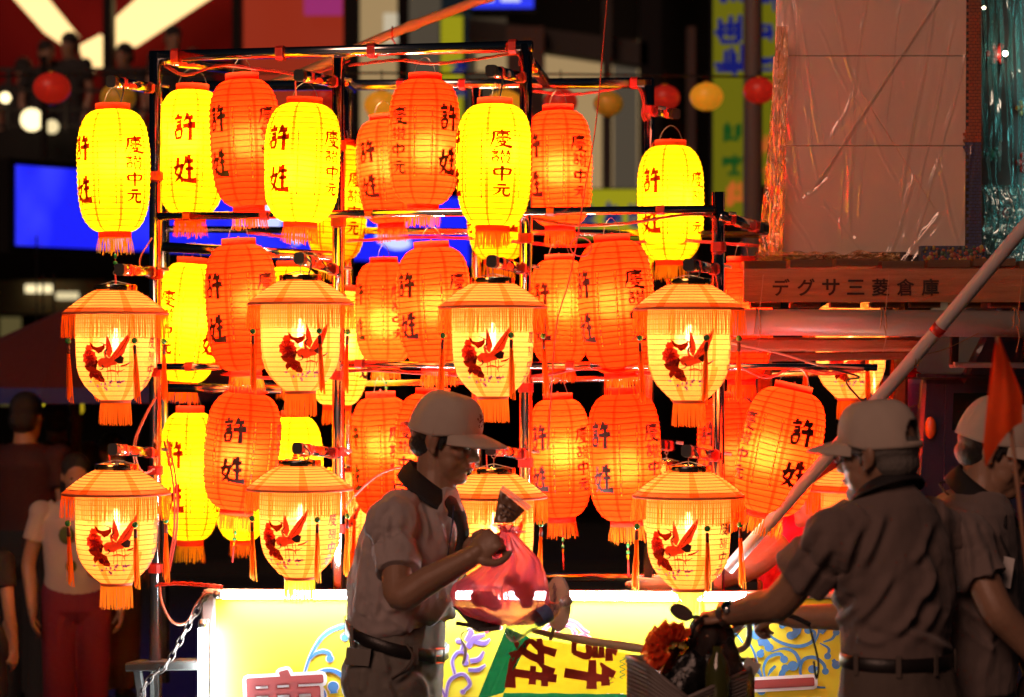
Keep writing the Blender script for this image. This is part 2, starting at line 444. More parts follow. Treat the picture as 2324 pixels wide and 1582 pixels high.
WIRE = mat('thin_steel_wire', (.25, .2, .16), .4, .8)

LR, LH, NR = .125, .425, 22
DEF = [0]
def lprof(z, ang=None):
    """radius of the paper lantern at height z (from its centre); every make of lantern has its own small dents"""
    t = min(1, abs(z) / (LH / 2))
    r = .056 + (LR - .056) * max(0, 1 - t ** 4.2) ** .62 - (.006 * max(0, -z / (LH / 2)) ** 1)
    if ang is not None:
        q = Vector((sin(ang) * 1.3, cos(ang) * 1.3, z * 7 + DEF[0] * 9.7))
        r *= 1 + (1 - t ** 6) * (.030 * mnoise.noise(q) + .012 * mnoise.noise(q * 2.7))
    return r
def zdef(z, ang):
    t = min(1, abs(z) / (LH / 2))
    return z + (1 - t ** 4) * .0055 * mnoise.noise(Vector((sin(ang) * 1.1, cos(ang) * 1.1, z * 16 + DEF[0] * 5.3)))
def on_lantern(ang, z, off=.0009):
    r = lprof(z, ang) + off
    return Vector((sin(ang) * r, -cos(ang) * r, zdef(z, ang)))
def shade_mesh(name, m, ms, mi_):
    b = MB(); b.mi(m); b.mi(ms); b.mi(mi_); n = 72; rows = NR * 3 + 1; vs = []
    for i in range(rows):
        z = -LH / 2 + LH * i / (NR * 3); k = i % 3; dent = .0032 * (1 - abs(z) / LH) if k else 0
        for j in range(n): vs.append(on_lantern(2 * pi * j / n, z, -dent))
    b.v = vs
    for i in range(rows - 1):
        for j in range(n):
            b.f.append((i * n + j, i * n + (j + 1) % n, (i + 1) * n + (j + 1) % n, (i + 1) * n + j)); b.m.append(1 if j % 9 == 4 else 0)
    return b.mesh(name, None, True)
def ribs_mesh(m, radius=.0013):
    b = MB(); n = 72
    for i in range(1, NR):
        z = LH / 2 - LH * i / NR; vs = []
        for (dz, off) in ((-radius, .0002), (0, .0004 + radius * .8), (radius, .0002)):
            for j in range(n):
                p = on_lantern(2 * pi * j / n, z, off); vs.append(p + Vector((0, 0, dz)))
        b.add(vs, [(k * n + j, k * n + (j + 1) % n, (k + 1) * n + (j + 1) % n, (k + 1) * n + j) for k in range(2) for j in range(n)], m)
    return b.mesh('wire_rib', m, True)
def lettering_meshes(ink):
    out = []; rr = random.Random(DEF[0] + 3)
    for q in (0, pi):
        for ch, z in (('許', .076), ('姓', -.066)):
            b = MB(); put_char(b, ch, lambda x, y, q=q: on_lantern(q + x / LR, y), .096, rr.uniform(-.003, .003), z + rr.uniform(-.004, .004), ink, cell=.012, wx=.84, rot=rad(rr.uniform(-3, 3))); out.append(b.mesh('character', ink))
        for ch, z, h in (('慶', .084, .056), ('讚', .024, .052), ('中', -.036, .050), ('元', -.092, .046)):
            b = MB(); put_char(b, ch, lambda x, y, q=q: on_lantern(q + pi / 2 + x / LR, y), h, rr.uniform(-.002, .002), z, ink, cell=.012, wx=1.30, rot=rad(rr.uniform(-3, 3))); out.append(b.mesh('character', ink))
    return out
def lines_meshes(ma, mb_):
    out = []; rr = random.Random(3 + DEF[0])
    for q in range(4):
        for s in (-1, 1):
            b = MB(); a = q * pi / 2 + s * rad(31)
            n = 34
            for i in range(n):
                z0 = .112 - .235 * i / n; z1 = z0 - .235 / n * .93; w = .0019 / LR
                mm = (mb_ if (i // 2 + q) % 3 == 0 or rr.random() < .35 else ma)
                b.add([on_lantern(a - w, z0), on_lantern(a + w, z0), on_lantern(a + w, z1), on_lantern(a - w, z1)], [(3, 2, 1, 0)], mm)
            out.append(b.mesh('border_line'))
    return out
KINDS_ = {'y': (PAP_Y, PAP_YS, WIRE_Y, INK_R, INK_R, INK_DR), 'o': (PAP_O, PAP_OS, WIRE_O, INK, INK_DR, GOLDL), 'r': (PAP_R, PAP_RS, WIRE_O, INK, INK_DR, GOLDL), 'p': (PAP_P, PAP_PS, WIRE_O, INK, INK_DR, GOLDL)}
_LM = {}
def lantern_meshes(kind, var):
    if (kind, var) not in _LM:
        DEF[0] = var; a, b_, w, ink, l1, l2 = KINDS_[kind]
        _LM[kind, var] = (shade_mesh('paper_shade', a, b_, a), ribs_mesh(w), lettering_meshes(ink), lines_meshes(l1, l2))
    return _LM[kind, var]
def collar_mesh(r, z0, z1):
    b = MB(); b.lathe([(r - .003, z0), (r, z0), (r, (z0 + z1) / 2), (r, z1), (r - .003, z1)], 40, COLLAR)
    return b.mesh('collar', COLLAR, True)
COLLAR_T = collar_mesh(.059, LH / 2 - .004, LH / 2 + .022)
COLLAR_B = collar_mesh(.056, -LH / 2 - .018, -LH / 2 + .004)
def fringe_mesh(r, z, ln, n, m, seed, flare=.02, jag=.25, w=.75, clump=None):
    rr = random.Random(seed); b = MB()
    for i in range(n):
        a = 2 * pi * i / n; d = 2 * pi / n * w / 2
        l = ln * (1 - jag * rr.random()); f = flare * rr.uniform(-.2, 1); tw = rr.uniform(-.05, .05) * 4 / n * 10
        pr = [(r, z), (r + f * .4, z - l * .5), (r + f * .6, z - l)]
        vs = []
        for j, (rx, zz) in enumerate(pr):
            aa = a + tw * j / 2; ww = d * (1 - .18 * j)
            vs += [Vector((sin(aa - ww) * rx, -cos(aa - ww) * rx, zz)), Vector((sin(aa + ww) * (rx + .0006), -cos(aa + ww) * (rx + .0006), zz))]
        b.add(vs, [(0, 1, 3, 2), (2, 3, 5, 4)], m)
    return b.mesh('fringe', m)
FR_A = [fringe_mesh(.055, -LH / 2 - .016, .062, 52, FRINGE, s) for s in (1, 2, 3)]
FR_Y = fringe_mesh(.055, -LH / 2 - .016, .062, 52, FRINGE_Y, 5)
def hanger_mesh():
    b = MB(); zt = LH / 2 + .022
    b.tube(catmull([(-.055, 0, zt - .004), (-.035, 0, zt + .035), (0, 0, zt + .055), (.035, 0, zt + .035), (.055, 0, zt - .004)], 5), .0011, WIRE, 5)
    return b.mesh('hanger', WIRE, True)
HANG = hanger_mesh()
def loop_mesh():
    b = MB(); zt = LH / 2 + .05
    b.tube([(.008 * sin(a), .001, zt + .010 - .008 * cos(a)) for a in [2 * pi * i / 10 for i in range(11)]], .0012, WIRE, 5)
    return b.mesh('ring', WIRE, True)
def pendant_mesh():
    b = MB(); z = -LH / 2 - .02
    b.tube([(0, 0, z), (.001, 0, z - .07), (0, 0, z - .16)], .0018, CORD, 5)
    b.ball((0, 0, z - .085), .0075, BEAD, 10, 6); b.ball((.001, 0, z - .062), (.006, .006, .010), BEAD, 8, 5)
    b.tube([(0, 0, z - .095), (0, 0, z - .11)], [.005, .003], FRINGE_Y, 6)
    b.tube([(0, 0, z - .11), (0, 0, z - .17)], [.003, .004], CORD, 6)
    return b.mesh('bead_pendant', None, True)
PEND = pendant_mesh()
def socket_mesh():
    b = MB(); b.tube([(0, 0, LH / 2 + .03), (0, 0, .09)], .003, CORD, 6); b.tube([(0, 0, .09), (0, 0, .05)], .012, INK, 8)
    return b.mesh('lamp_socket', None, True)
SOCK = socket_mesh()
POWER = {'y': 15.0, 'o': 31.0, 'r': 26.0, 'p': 10.0}
LCOL = {'y': (1, .84, .5), 'o': (1, .80, .45), 'r': (1, .74, .4), 'p': (1, .8, .45)}
def lamp(root, power, color, z=0.0, radius=.03, x=0, y=0):
    l = bpy.data.lights.new('bulb_light', 'POINT'); l.energy = power; l.color = color; l.shadow_soft_size = radius
    o = bpy.data.objects.new('bulb_light', l); COL.objects.link(o); o.parent = root; o.location = (x, y, z)
    return o
LN = 0
def paper_lantern(cx, y0, y1, w, kind, v, phi, tilt, label, power=1.0, pend=False, bulb=0.0, group='paper lanterns hung on the rack'):
    global LN; LN += 1
    c = RP(cx, (y0 + y1) / 2, v); Y = c.y
    t = thing('paper_lantern', label, 'paper lantern', c, group)
    s = Y / FPX
    sx = w * s / (2 * LR); sz = (y1 - y0) * s / LH
    t.scale = (sx, sx, sz)
    t.rotation_euler = (Matrix.Rotation(rad(tilt), 3, 'Y') @ Matrix.Rotation(rad(phi) - math.atan2(c.x, c.y), 3, 'Z')).to_euler()
    sm_, rm_, cm_, lm_ = lantern_meshes(kind, LN % 4 if kind in 'yo' else 0)
    obj('paper_shade', sm_, t); obj('wire_rib', rm_, t); [obj('character', q, t) for q in cm_]; [obj('border_line', q, t) for q in lm_]
    obj('collar', COLLAR_T, t); b = obj('base_collar', COLLAR_B, t)
    obj('fringe', FR_Y if kind == 'y' and LN % 2 else FR_A[LN % 3], b); obj('hanger', HANG, t); obj('lamp_socket', SOCK, t)
    if pend: obj('bead_pendant', PEND, b)
    rr = random.Random(LN)
    lamp(t, POWER[kind] * power * rr.uniform(.75, 1.15), LCOL[kind], bulb + rr.uniform(-.04, .05), .06, rr.uniform(-.025, .025), rr.uniform(-.02, .05))
    return t
A, M_, B_ = -.40, .30, .98          # arm ends, middle of the rack, back of the rack
F_ = .03                            # front rails
# px centre, body top, body bottom, width, paper, depth, turn of the big characters, tilt, label
PAPER = [
 (258, 250, 528, 166, 'y', A, -56, -1, 'yellow paper lantern on the topmost arm of the outer post, above a crane lantern', 1, True),
 (434, 206, 490, 158, 'y', M_, -12, 1, 'yellow paper lantern right behind the outer chrome post in the top row', 1),
 (557, 182, 470, 162, 'o', F_, -50, -3, 'orange paper lantern between two yellow ones under the top beam', 1),
 (686, 236, 506, 173, 'y', A, -38, 2, 'yellow paper lantern showing both character columns, on the arm of the second post', 1),
 (766, 330, 592, 140, 'y', B_, -57, 3, 'yellow paper lantern at the back, half hidden behind the second post', .9),
 (880, 272, 508, 142, 'o', .6, -40, -4, 'dark orange paper lantern tilted in behind a larger orange one in the top row', .9),
 (962, 182, 466, 162, 'o', F_, 44, 1, 'orange paper lantern with a bright hot spot right below the middle of the top beam', 1.1),
 (1120, 238, 514, 172, 'y', A, -78, 1, 'yellow paper lantern with small characters facing front on the third post', 1),
 (1131, 330, 590, 150, 'y', B_, 20, 0, 'yellow paper lantern of which only the bottom shows below a nearer yellow one', .9),
 (1268, 252, 514, 152, 'o', .5, -51, -1, 'orange paper lantern in the top row beside the third post, below the loose red wire', 1),
 (1521, 332, 592, 152, 'y', B_, -36, 0, 'yellow paper lantern alone on the back post at the far corner of the rack', .9),
 (426, 598, 868, 146, 'y', .55, 48, 4, 'tilted yellow paper lantern behind the outer post in the middle row', 1),
 (549, 556, 842, 166, 'o', F_, -47, -3, 'orange paper lantern in the middle row beside the crane lantern of the second post', 1),
 (660, 606, 862, 140, 'y', B_, 10, 0, 'yellow paper lantern at the back mostly hidden by a crane lantern in the middle row', .9),
 (873, 596, 824, 136, 'o', .8, -62, -1, 'smaller orange paper lantern in the middle row, overlapped by a bigger orange one', 1, True),
 (986, 562, 832, 170, 'o', F_, -47, -3, 'orange paper lantern with bright centre next to the crane lantern of the third post', 1.15, True),
 (1270, 590, 828, 138, 'o', .7, -36, -1, 'orange paper lantern behind the loose red wire in the middle row', 1),
 (1399, 548, 846, 174, 'o', F_, -58, -4, 'large orange paper lantern with golden leaves at its foot beside the fourth crane lantern', 1),
 (1682, 596, 862, 142, 'r', .5, -60, 0, 'red paper lantern half hidden behind the wooden board', 1),
 (768, 660, 920, 138, 'p', .85, 66, 2, 'pale amber paper lantern behind the second post below the middle rail', 1),
 (431, 936, 1226, 136, 'y', .6, -30, 0, 'narrow yellow paper lantern behind the outer post in the lowest row', 1),
 (549, 892, 1158, 172, 'o', F_, -14, 5, 'tilted orange paper lantern with large characters facing front in the lowest row', 1, True),
 (668, 946, 1226, 130, 'y', .9, 10, 0, 'yellow paper lantern peeping out above the cap of a low crane lantern', .9),
 (548, 1010, 1226, 118, 'y', B_, 0, 0, 'small yellow paper lantern of which only the foot shows under a tilted orange one', .9),
 (868, 902, 1172, 144, 'o', .8, -62, -2, 'orange paper lantern in the lowest row behind the back of the man in the cap', 1),
 (977, 894, 1164, 166, 'o', .2, 44, 2, 'orange paper lantern right behind the cap of the man with the bag', 1),
 (1270, 906, 1174, 142, 'o', .3, -42, -2, 'orange paper lantern in the lowest row between the third post and the dark gap', 1, True),
 (1417, 894, 1182, 168, 'o', F_, -38, -2, 'orange paper lantern in the lowest row with a yellow tuft under its fringe', 1, True),
 (1652, 902, 1162, 140, 'r', .55, -40, 0, 'red paper lantern behind the fourth post in the lowest row', 1),
 (1768, 882, 1168, 184, 'o', -.18, 27, 12.5, 'large orange paper lantern hanging askew beside the man with glasses', 1.1),
 (2058, 842, 985, 90, 'r', 1.25, 10, 0, 'small red paper lantern seen under the wooden deck beside the dark blue cab', 1),
]
for it in PAPER: paper_lantern(*it)

# palace lanterns with painted cranes
BRIM, BR = .178, .135
BPROF = [(.135, .0), (.1355, -.045), (.135, -.0855), (.1335, -.14), (.130, -.184), (.120, -.217), (.105, -.243), (.084, -.266), (.066, -.283), (.051, -.294)]
def bprof(z):
    for (r0, z0), (r1, z1) in zip(BPROF, BPROF[1:]):
        if z1 <= z <= z0: return r0 + (r1 - r0) * (z - z0) / (z1 - z0)
    return .05
def on_body(x, z, off=.0012):
    a = x / BR; r = bprof(z) + off
    return Vector((sin(a) * r, -cos(a) * r, z))
def body_mesh():
    b = MB(); b.mi(SILK); b.mi(SILK_S); prof = []
    n = 54
    for i in range(n + 1):
        z = -.294 * i / n; r = bprof(z) - (.0012 if i % 3 else 0); prof.append((r, z))
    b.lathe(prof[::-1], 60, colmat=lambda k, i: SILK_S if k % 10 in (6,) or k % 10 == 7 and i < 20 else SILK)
    return b.mesh('silk_shade', None, True)
def canopy_mesh():
    b = MB(); b.mi(SILK); b.mi(SILK_S); prof = []
    for i in range(19):
        t = i / 18; r = .066 + (.178 - .066) * t; z = .080 - .076 * (t ** 1.25) ; r -= .001 if i % 2 else 0
        prof.append((r, z))
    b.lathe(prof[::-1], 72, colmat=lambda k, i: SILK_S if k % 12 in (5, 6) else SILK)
    return b.mesh('canopy', None, True)
def bird_ribs():
    b = MB()
    for i in range(1, 18):
        z = -.294 * i / 18; r = bprof(z) + .0003; b.lathe([(r, z - .0008), (r + .0008, z), (r, z + .0008)], 60, WIRE_O)
    for i in range(2, 18, 2):
        t = i / 18; r = .066 + (.178 - .066) * t; z = .0812 - .076 * (t ** 1.25); b.lathe([(r, z - .0008), (r + .0006, z + .0006), (r - .001, z + .0008)], 60, WIRE_O)
    return b.mesh('wire_rib', WIRE_O, True)
PINK = paper('peony_pink', (.42, .035, .022), (.4, .05, .04), 0, tmix=.6); MAROON = paper('leaf_maroon', (.14, .012, .005), (.12, .02, .01), 0, tmix=.6)
CRANE = paper('crane_red', (.36, .045, .018), (.4, .09, .06), 0, tmix=.6); DARKP = mat('crane_black', (.03, .006, .006), .6)
BLUEP = paper('star_violet', (.22, .10, .35), (.12, .08, .3), 0, tmix=.6); RED2 = paper('bud_red', (.72, .05, .02), (.4, .03, .02), 0, tmix=.6)
def painting_mesh():
    b = MB(); K = .000365; ox, oy = 410, 420
    def W(x, y, off): return on_body((x - ox) * K, -(y - oy) * K, off)
    def poly(pts, m, off=.0012):
        # fan from the middle, cut twice so that it follows the silk
        bm = bmesh.new(); f = bm.faces.new([bm.verts.new((x, y, 0)) for x, y in pts])
        bmesh.ops.triangulate(bm, faces=[f])
        for _ in range(4):
            es = [e for e in bm.edges if e.calc_length() > 45]
            if not es: break
            bmesh.ops.subdivide_edges(bm, edges=es, cuts=1); bmesh.ops.triangulate(bm, faces=[q for q in bm.faces if len(q.verts) > 3])
        bm.verts.index_update()
        b.add([W(v.co.x, v.co.y, off) for v in bm.verts], [tuple(v.index for v in q.verts) for q in bm.faces], m); bm.free()
    def line(pts, w, m, off=.0016):
        vs, fs = stroke_poly(pts, w); b.add([W(v.x, v.y, off) for v in vs], fs, m)
    def blob(cx, cy, r, k, amp, m, off=.0012, ph=0):
        poly([(cx + r * (1 + amp * cos(k * a + ph)) * cos(a), cy + r * .92 * (1 + amp * cos(k * a + ph)) * sin(a)) for a in [2 * pi * i / (k * 4) for i in range(k * 4)]], m, off)
    poly([(180, 905), (225, 885), (280, 865), (335, 845), (345, 870), (295, 900), (325, 935), (372, 955), (382, 995), (345, 1010), (402, 1028), (392, 1056), (340, 1052), (300, 1022), (272, 1002), (232, 1032), (220, 990), (242, 962), (202, 942)], MAROON)
    poly([(262, 690), (285, 700), (300, 722), (340, 736), (398, 718), (412, 700), (418, 742), (392, 772), (352, 792), (322, 764), (285, 748), (270, 720)], MAROON)
    blob(252, 832, 82, 9, .10, PINK, .0016); blob(250, 745, 38, 6, .12, RED2, .0018); blob(312, 1002, 34, 6, .15, RED2, .0018); blob(262, 840, 44, 7, .14, RED2, .0022, 1); blob(258, 835, 20, 5, .2, PINK, .0026)
    for a in range(9): line([(252 + 30 * cos(a * .7), 832 + 28 * sin(a * .7)), (252 + 74 * cos(a * .7 + .2), 832 + 68 * sin(a * .7 + .2))], [5, 2], MAROON, .0028)
    poly([(340, 862), (380, 832), (440, 828), (492, 842), (532, 872), (526, 892), (470, 902), (440, 922), (400, 922), (352, 902)], CRANE, .0018)
    poly([(430, 608), (455, 660), (476, 720), (486, 772), (462, 832), (430, 802), (425, 740)], CRANE, .0019)
    poly([(655, 585), (652, 615), (640, 650), (636, 676), (614, 720), (606, 745), (590, 790), (540, 850), (480, 852), (460, 840), (510, 760), (560, 690), (600, 640)], CRANE, .0020)
    for i in range(7): line([(500 + i * 18, 836 - i * 26), (585 + i * 9, 742 - i * 22)], [3, 5, 2], MAROON, .0026)
    poly([(500, 852), (560, 810), (592, 830), (580, 882), (540, 886)], DARKP, .0024)
    line([(430, 835), (412, 780), (436, 745), (425, 712), (400, 706)], [22, 16, 12, 14, 12], CRANE, .0024); line([(412, 704), (385, 695), (355, 678)], [7, 5, 1], DARKP, .0026); line([(430, 800), (420, 775), (440, 748)], [8, 10, 6], DARKP, .0028)
    line([(352, 940), (385, 936), (398, 915), (385, 895)], [4, 10, 12, 10], DARKP, .0026)
    for (x, y0, x1, y1) in ((438, 915, 432, 1030), (462, 910, 470, 1028), (510, 895, 515, 1042), (535, 890, 538, 990)): line([(x, y0), ((x + x1) / 2 + 4, (y0 + y1) / 2), (x1, y1)], [6, 4, 5], MAROON, .0024)
    line([(420, 955), (480, 945), (540, 958), (600, 935)], [8, 14, 12, 4], RED2, .0022); line([(560, 905), (610, 895), (648, 872)], [10, 16, 5], MAROON, .0022); line([(545, 1000), (530, 960), (560, 940)], [4, 8, 4], RED2, .0022)
    for i, (x, y, s) in enumerate(((460, 1050, 34), (552, 1050, 36), (392, 1112, 32), (297, 1090, 24), (218, 1050, 22), (442, 1085, 20), (350, 1072, 20), (592, 1045, 22), (548, 1088, 18), (400, 1070, 26), (640, 880, 16))):
        poly([(x + (s if k % 2 == 0 else s * .35) * cos(k * pi / 5 + i), y + .7 * (s if k % 2 == 0 else s * .35) * sin(k * pi / 5 + i)) for k in range(10)], BLUEP, .0022)
    return b.mesh('crane_painting')
def bird_letters():
    out = []
    for q in (rad(80), rad(80) + pi):
        for ch, z in (('慶', -.098), ('讚', -.145), ('中', -.190), ('元', -.232)):
            b = MB(); put_char(b, ch, lambda x, y, q=q: on_body(q * BR + x, y), .038, 0, z, INK_DR, cell=.012, bold=.02, wx=1.15); out.append(b.mesh('character', INK_DR))
    return out
TRIM = mat('braided_trim', (.50, .10, .035), .7)
def lat(name, prof, m, n=48):
    b = MB(); b.lathe(prof, n, m); return b.mesh(name, m, True)
def capring_mesh():
    b = MB(); b.mi(BRASS); b.mi(BLACKB)
    b.lathe([(.066, .078), (.0715, .078), (.0725, .081), (.0725, .096), (.0710, .098), (.066, .098)], 60, colmat=lambda k, i: BLACKB if (k % 20) in (0, 1, 2, 3, 4, 5, 6, 7, 10, 11) else BRASS)
    return b.mesh('cap_ring', None, True)
def tassel_mesh():
    b = MB()
    b.tube([(0, 0, 0), (0, 0, -.075)], .0012, FRINGE, 4)
    for i in range(16):
        a = 2 * pi * i / 16; rr = random.Random(i); k = .35 + .65 * (i % 3) / 2; l = -.270 - .028 * rr.random(); vs = []
        for z, r, w in ((-.128, .004, .0022), (-.20, .0085 * k, .0026), (l, .0125 * k, .0022)):
            c = Vector((r * cos(a), r * sin(a), z)); q = Vector((cos(a * 2.3 + 1), sin(a * 2.3 + 1) * .4, 0)) * w; vs += [c - q, c + q]
        b.add(vs, [(0, 1, 3, 2), (2, 3, 5, 4)], FRINGE)
    b.tube([(0, 0, -.100), (0, 0, -.112), (0, 0, -.130)], [.005, .006, .0055], INK_DR, 8); b.tube([(0, 0, -.130), (0, 0, -.14)], [.005, .006], FRINGE, 6, False)
    return b.mesh('tassel', None, True)
def bead_mesh():
    b = MB(); b.ball((0, 0, -.087), .0105, BEAD, 12, 8); return b.mesh('bead', BEAD, True)
def bulb_mesh():
    b = MB(); b.tube([(0, 0, -.015), (0, 0, -.05)], .014, INK, 10); b.ball((0, 0, -.092), (.0105, .0105, .055), lamp_mat('bulb_glass', (1, .86, .55), 75), 12, 10)
    b.tube([(0, 0, .10), (0, 0, -.015)], .003, INK, 6)
    return b.mesh('bulb', None, True)
BM = dict(body=body_mesh(), canopy=canopy_mesh(), rib=bird_ribs(), paint=painting_mesh(), let=bird_letters(), cap=capring_mesh(), tassel=tassel_mesh(), bead=bead_mesh(), bulb=bulb_mesh(),
          trim=lat('trim_band', [(.177, .004), (.1800, .003), (.1805, 0), (.1800, -.003), (.177, -.004)], TRIM, 72),
          trim2=lat('base_band', [(.050, -.291), (.0525, -.292), (.053, -.299), (.050, -.303)], TRIM, 40),
          fr1=fringe_mesh(.178, -.005, .082, 150, FRINGE, 11, .012, .12, .62), fr2=fringe_mesh(.0505, -.300, .080, 64, FRINGE, 12, .010, .10, .85), fr2y=fringe_mesh(.0505, -.300, .080, 64, FRINGE_Y, 13, .010, .12, .85))
def hook_mesh():
    b = MB(); b.tube([(0, 0, .098), (0, 0, .13)], .0018, WIRE, 5); b.tube([(-.066, 0, .096), (0, 0, .112), (.066, 0, .096)], .0016, WIRE, 5)
    b.tube([(.008 * sin(a), 0, .138 - .008 * cos(a)) for a in [2 * pi * i / 10 for i in range(11)]], .0016, WIRE, 5)
    return b.mesh('hook', WIRE, True)
HOOK = hook_mesh()
def palace_lantern(cx, ybrim, w, v, turn, label, power=1.0, yel=False, tilt=0):
    c = RP(cx, ybrim, v); t = thing('palace_lantern', label, 'tasselled lantern', c, 'crane painted lanterns hung on the rack')
    s = w * c.y / FPX / .363
    t.scale = (s, s, s)
    t.rotation_euler = (Matrix.Rotation(rad(tilt), 3, 'Y') @ Matrix.Rotation(rad(turn) - math.atan2(c.x, c.y), 3, 'Z')).to_euler()
    obj('cap_ring', BM['cap'], t); cn = obj('canopy', BM['canopy'], t); obj('trim_band', BM['trim'], cn); obj('fringe', BM['fr1'], cn)
    sh = obj('silk_shade', BM['body'], t); obj('wire_rib', BM['rib'], sh); obj('crane_painting', BM['paint'], sh); [obj('character', q, sh) for q in BM['let']]; obj('base_band', BM['trim2'], sh)
    obj('base_fringe', BM['fr2y' if yel else 'fr2'], t); obj('bulb', BM['bulb'], t); obj('hook', HOOK, t)
    for a in (-70, 20, 108, 200):
        ta = obj('tassel', BM['tassel'], t, (sin(rad(a - turn)) * .170, -cos(rad(a - turn)) * .170, -.006)); obj('bead', BM['bead'], ta)
        ta.rotation_euler = (rad(random.uniform(-3, 3)), rad(random.uniform(-3, 3)), 0)
    lamp(t, 6.2 * power, (1, .80, .46), -.10, .035)
    return t
PALACE = [
 (262, 712, 243, A, -16, 'crane lantern with fringed brim on the outer post, right below the topmost yellow lantern', 1),
 (682, 690, 244, A, 5, 'crane lantern on the second post in the middle row', 1),
 (1118, 698, 250, A, -12, 'crane lantern above the cap of the man with the bag', 1),
 (1563, 702, 256, A, -2, 'crane lantern whose brim touches the end of the wooden board', 1),
 (264, 1120, 250, A, -8, 'crane lantern hanging lowest on the outer post, beside the passer-by in white', 1),
 (680, 1110, 246, A, -26, 'crane lantern with a yellow base fringe behind the back of the man with the bag', 1, True),
 (1120, 1128, 246, A, 10, 'crane lantern half hidden behind the raised food packet', 1),
 (1562, 1126, 258, A, -24, 'crane lantern with a blue tag above the bicycle mirror', 1, True),
 (1956, 1112, 252, .25, 10, 'crane lantern partly hidden by the head of the man with glasses', 1),
 (1930, 730, 215, .8, 0, 'crane lantern under the wooden deck with only its lower half in view', 1),
 (1512, 1092, 170, .9, 0, 'crane lantern at the back whose cap shows above a nearer one', 1),
 (778, 1108, 176, .9, 0, 'crane lantern at the back beside the second post, lowest row', 1),
]
for it in PALACE: palace_lantern(*it)
TAGB = mat('blue_paper_tag', (.03, .05, .45), .5)
b = MB(); p = RP(1640, 1195, A - .02); b.box(p, (.045, .004, .04), TAGB, Matrix.Rotation(rad(8), 3, 'Z')); tag(b.build('paper_tag', TAGB), 'small blue paper tag stuck on the crane lantern above the bicycle', 'tag')
# ------------------------------------------------------------------ the chrome rack
CHROME = mat('chrome_tube', (.62, .60, .60), .14, 1.0, var=.1, vscale=8)
TAPE = mat('red_tape', (.55, .03, .02), .35)
ENDCAP = mat('black_rubber', (.012, .012, .012), .5)
STEEL = mat('dull_steel', (.35, .34, .34), .35, .9)
rack = thing('lantern_rack', 'chrome square tube rack bearing three rows of lit lanterns', 'rack', (0, 8.4, 0))
GZ = .55     # the rack stands on the bed of the small truck behind the yellow panel
def post(px, ytop, v, w=.038):
    t = RP(px, ytop, v); bt = Vector((t.x, t.y, GZ)); b = MB()
    b.beam(bt, t, w, w, CHROME, up=RN); o = part(b, 'post', rack, None, True)
    for _ in range(1): pass
    return t
def rail(px0, y0, v0, px1, y1, v1, w=.036, name='rail', m=None):
    a, c = RP(px0, y0, v0), RP(px1, y1, v1); b = MB(); b.beam(a, c, w, w, m or CHROME); part(b, name, rack, None, True); return a, c
def band(p, d, w=.046, ln=.03):
    b = MB(); d = Vector(d).normalized(); b.beam(Vector(p) - d * ln / 2, Vector(p) + d * ln / 2, w, w, TAPE, up=RN if abs(d.z) > .8 else (0, 0, 1)); part(b, 'tape_band', rack)
for px, y, v in ((353, 120, 0), (768, 132, 0), (1193, 100, 0), (1630, 436, 0), (1082, 200, B_), (1472, 180, B_), (372, 200, B_), (790, 200, B_), (1990, 800, .85)):
    post(px, y, v)
rail(342, 128, 0, 1207, 105, 0, .036)
rail(420, 196, B_, 1480, 188, B_, .038)
rail(370, 136, 0, 560, 160, B_ * .6)
rail(768, 172, .02, 800, 200, B_)
rail(1193, 130, .02, 1240, 190, B_)
rail(360, 491, -.03, 1622, 475, -.03, .026)
rail(370, 520, B_, 1740, 532, B_, .026)
rail(362, 560, .10, 772, 582, .10, .034)
rail(360, 832, -.03, 500, 832, -.03, .024)
rail(778, 826, -.03, 1340, 830, -.03, .026)
rail(1340, 830, -.03, 1990, 834, -.03, .022)
rail(370, 880, B_, 1990, 846, B_, .026)
rail(362, 880, .10, 640, 884, .10, .030)
rail(1208, 1310, B_, 1745, 1310, B_, .03)
for px, y0, y1, n in ((353, 400, 1290, 5), (768, 330, 1200, 6), (1193, 540, 1220, 5), (1472, 250, 480, 1), (1630, 560, 1150, 2)):
    v = B_ if px == 1472 else 0
    for i in range(n): band(RP(px, y0 + (y1 - y0) * i / max(1, n - 1), v), (0, 0, 1))
for px, y in ((400, 127), (637, 121), (845, 115), (1165, 107)): band(RP(px, y, 0), RU, .048, .026)
for px, y in ((425, 491), (600, 489), (838, 486), (1250, 480), (1500, 477)): band(RP(px, y, -.03), RU, .031, .026)
for px, y in ((1440, 189), (1050, 192), (910, 193)): band(RP(px, y, B_), RU, .043, .026)
for px, y in ((430, 832), (815, 826), (1295, 829)): band(RP(px, y, -.03), RU, .031, .026)
def arm(px, py, ex, ey, v0=0.0, v1=A, colr=None):
    a, c = RP(px, py, v0), RP(ex, ey, v1); b = MB(); d = (c - a).normalized(); b.beam(a - d * .02, c, .030, .034, CHROME); o = part(b, 'arm', rack, None, True)
    b = MB(); b.beam(c - d * .006, c + d * .028, .034, .038, ENDCAP); subpart(b, 'end_cap', o)
    for t in (.18, .82): band(a.lerp(c, t), d, .038, .022)
    b = MB(); b.tube([RP(px + 14, py - 8, -.03), RP(px + 30, py - 6, -.03)], .006, STEEL, 6); subpart(b, 'wing_bolt', o)
for a in ((353, 202, 258, 186), (768, 188, 684, 172), (1193, 178, 1118, 162), (353, 618, 276, 612), (768, 616, 684, 588), (1193, 612, 1120, 594), (1630, 612, 1566, 602),
          (353, 1028, 262, 1020), (768, 1030, 680, 1018), (1193, 1032, 1118, 1020), (1630, 1036, 1562, 1024)):
    arm(*a)
arm(1480, 252, 1528, 258, B_, B_ - .2)
arm(1640, 492, 1725, 518, 0, .2)
arm(1520, 1012, 1498, 1010, B_, .9)

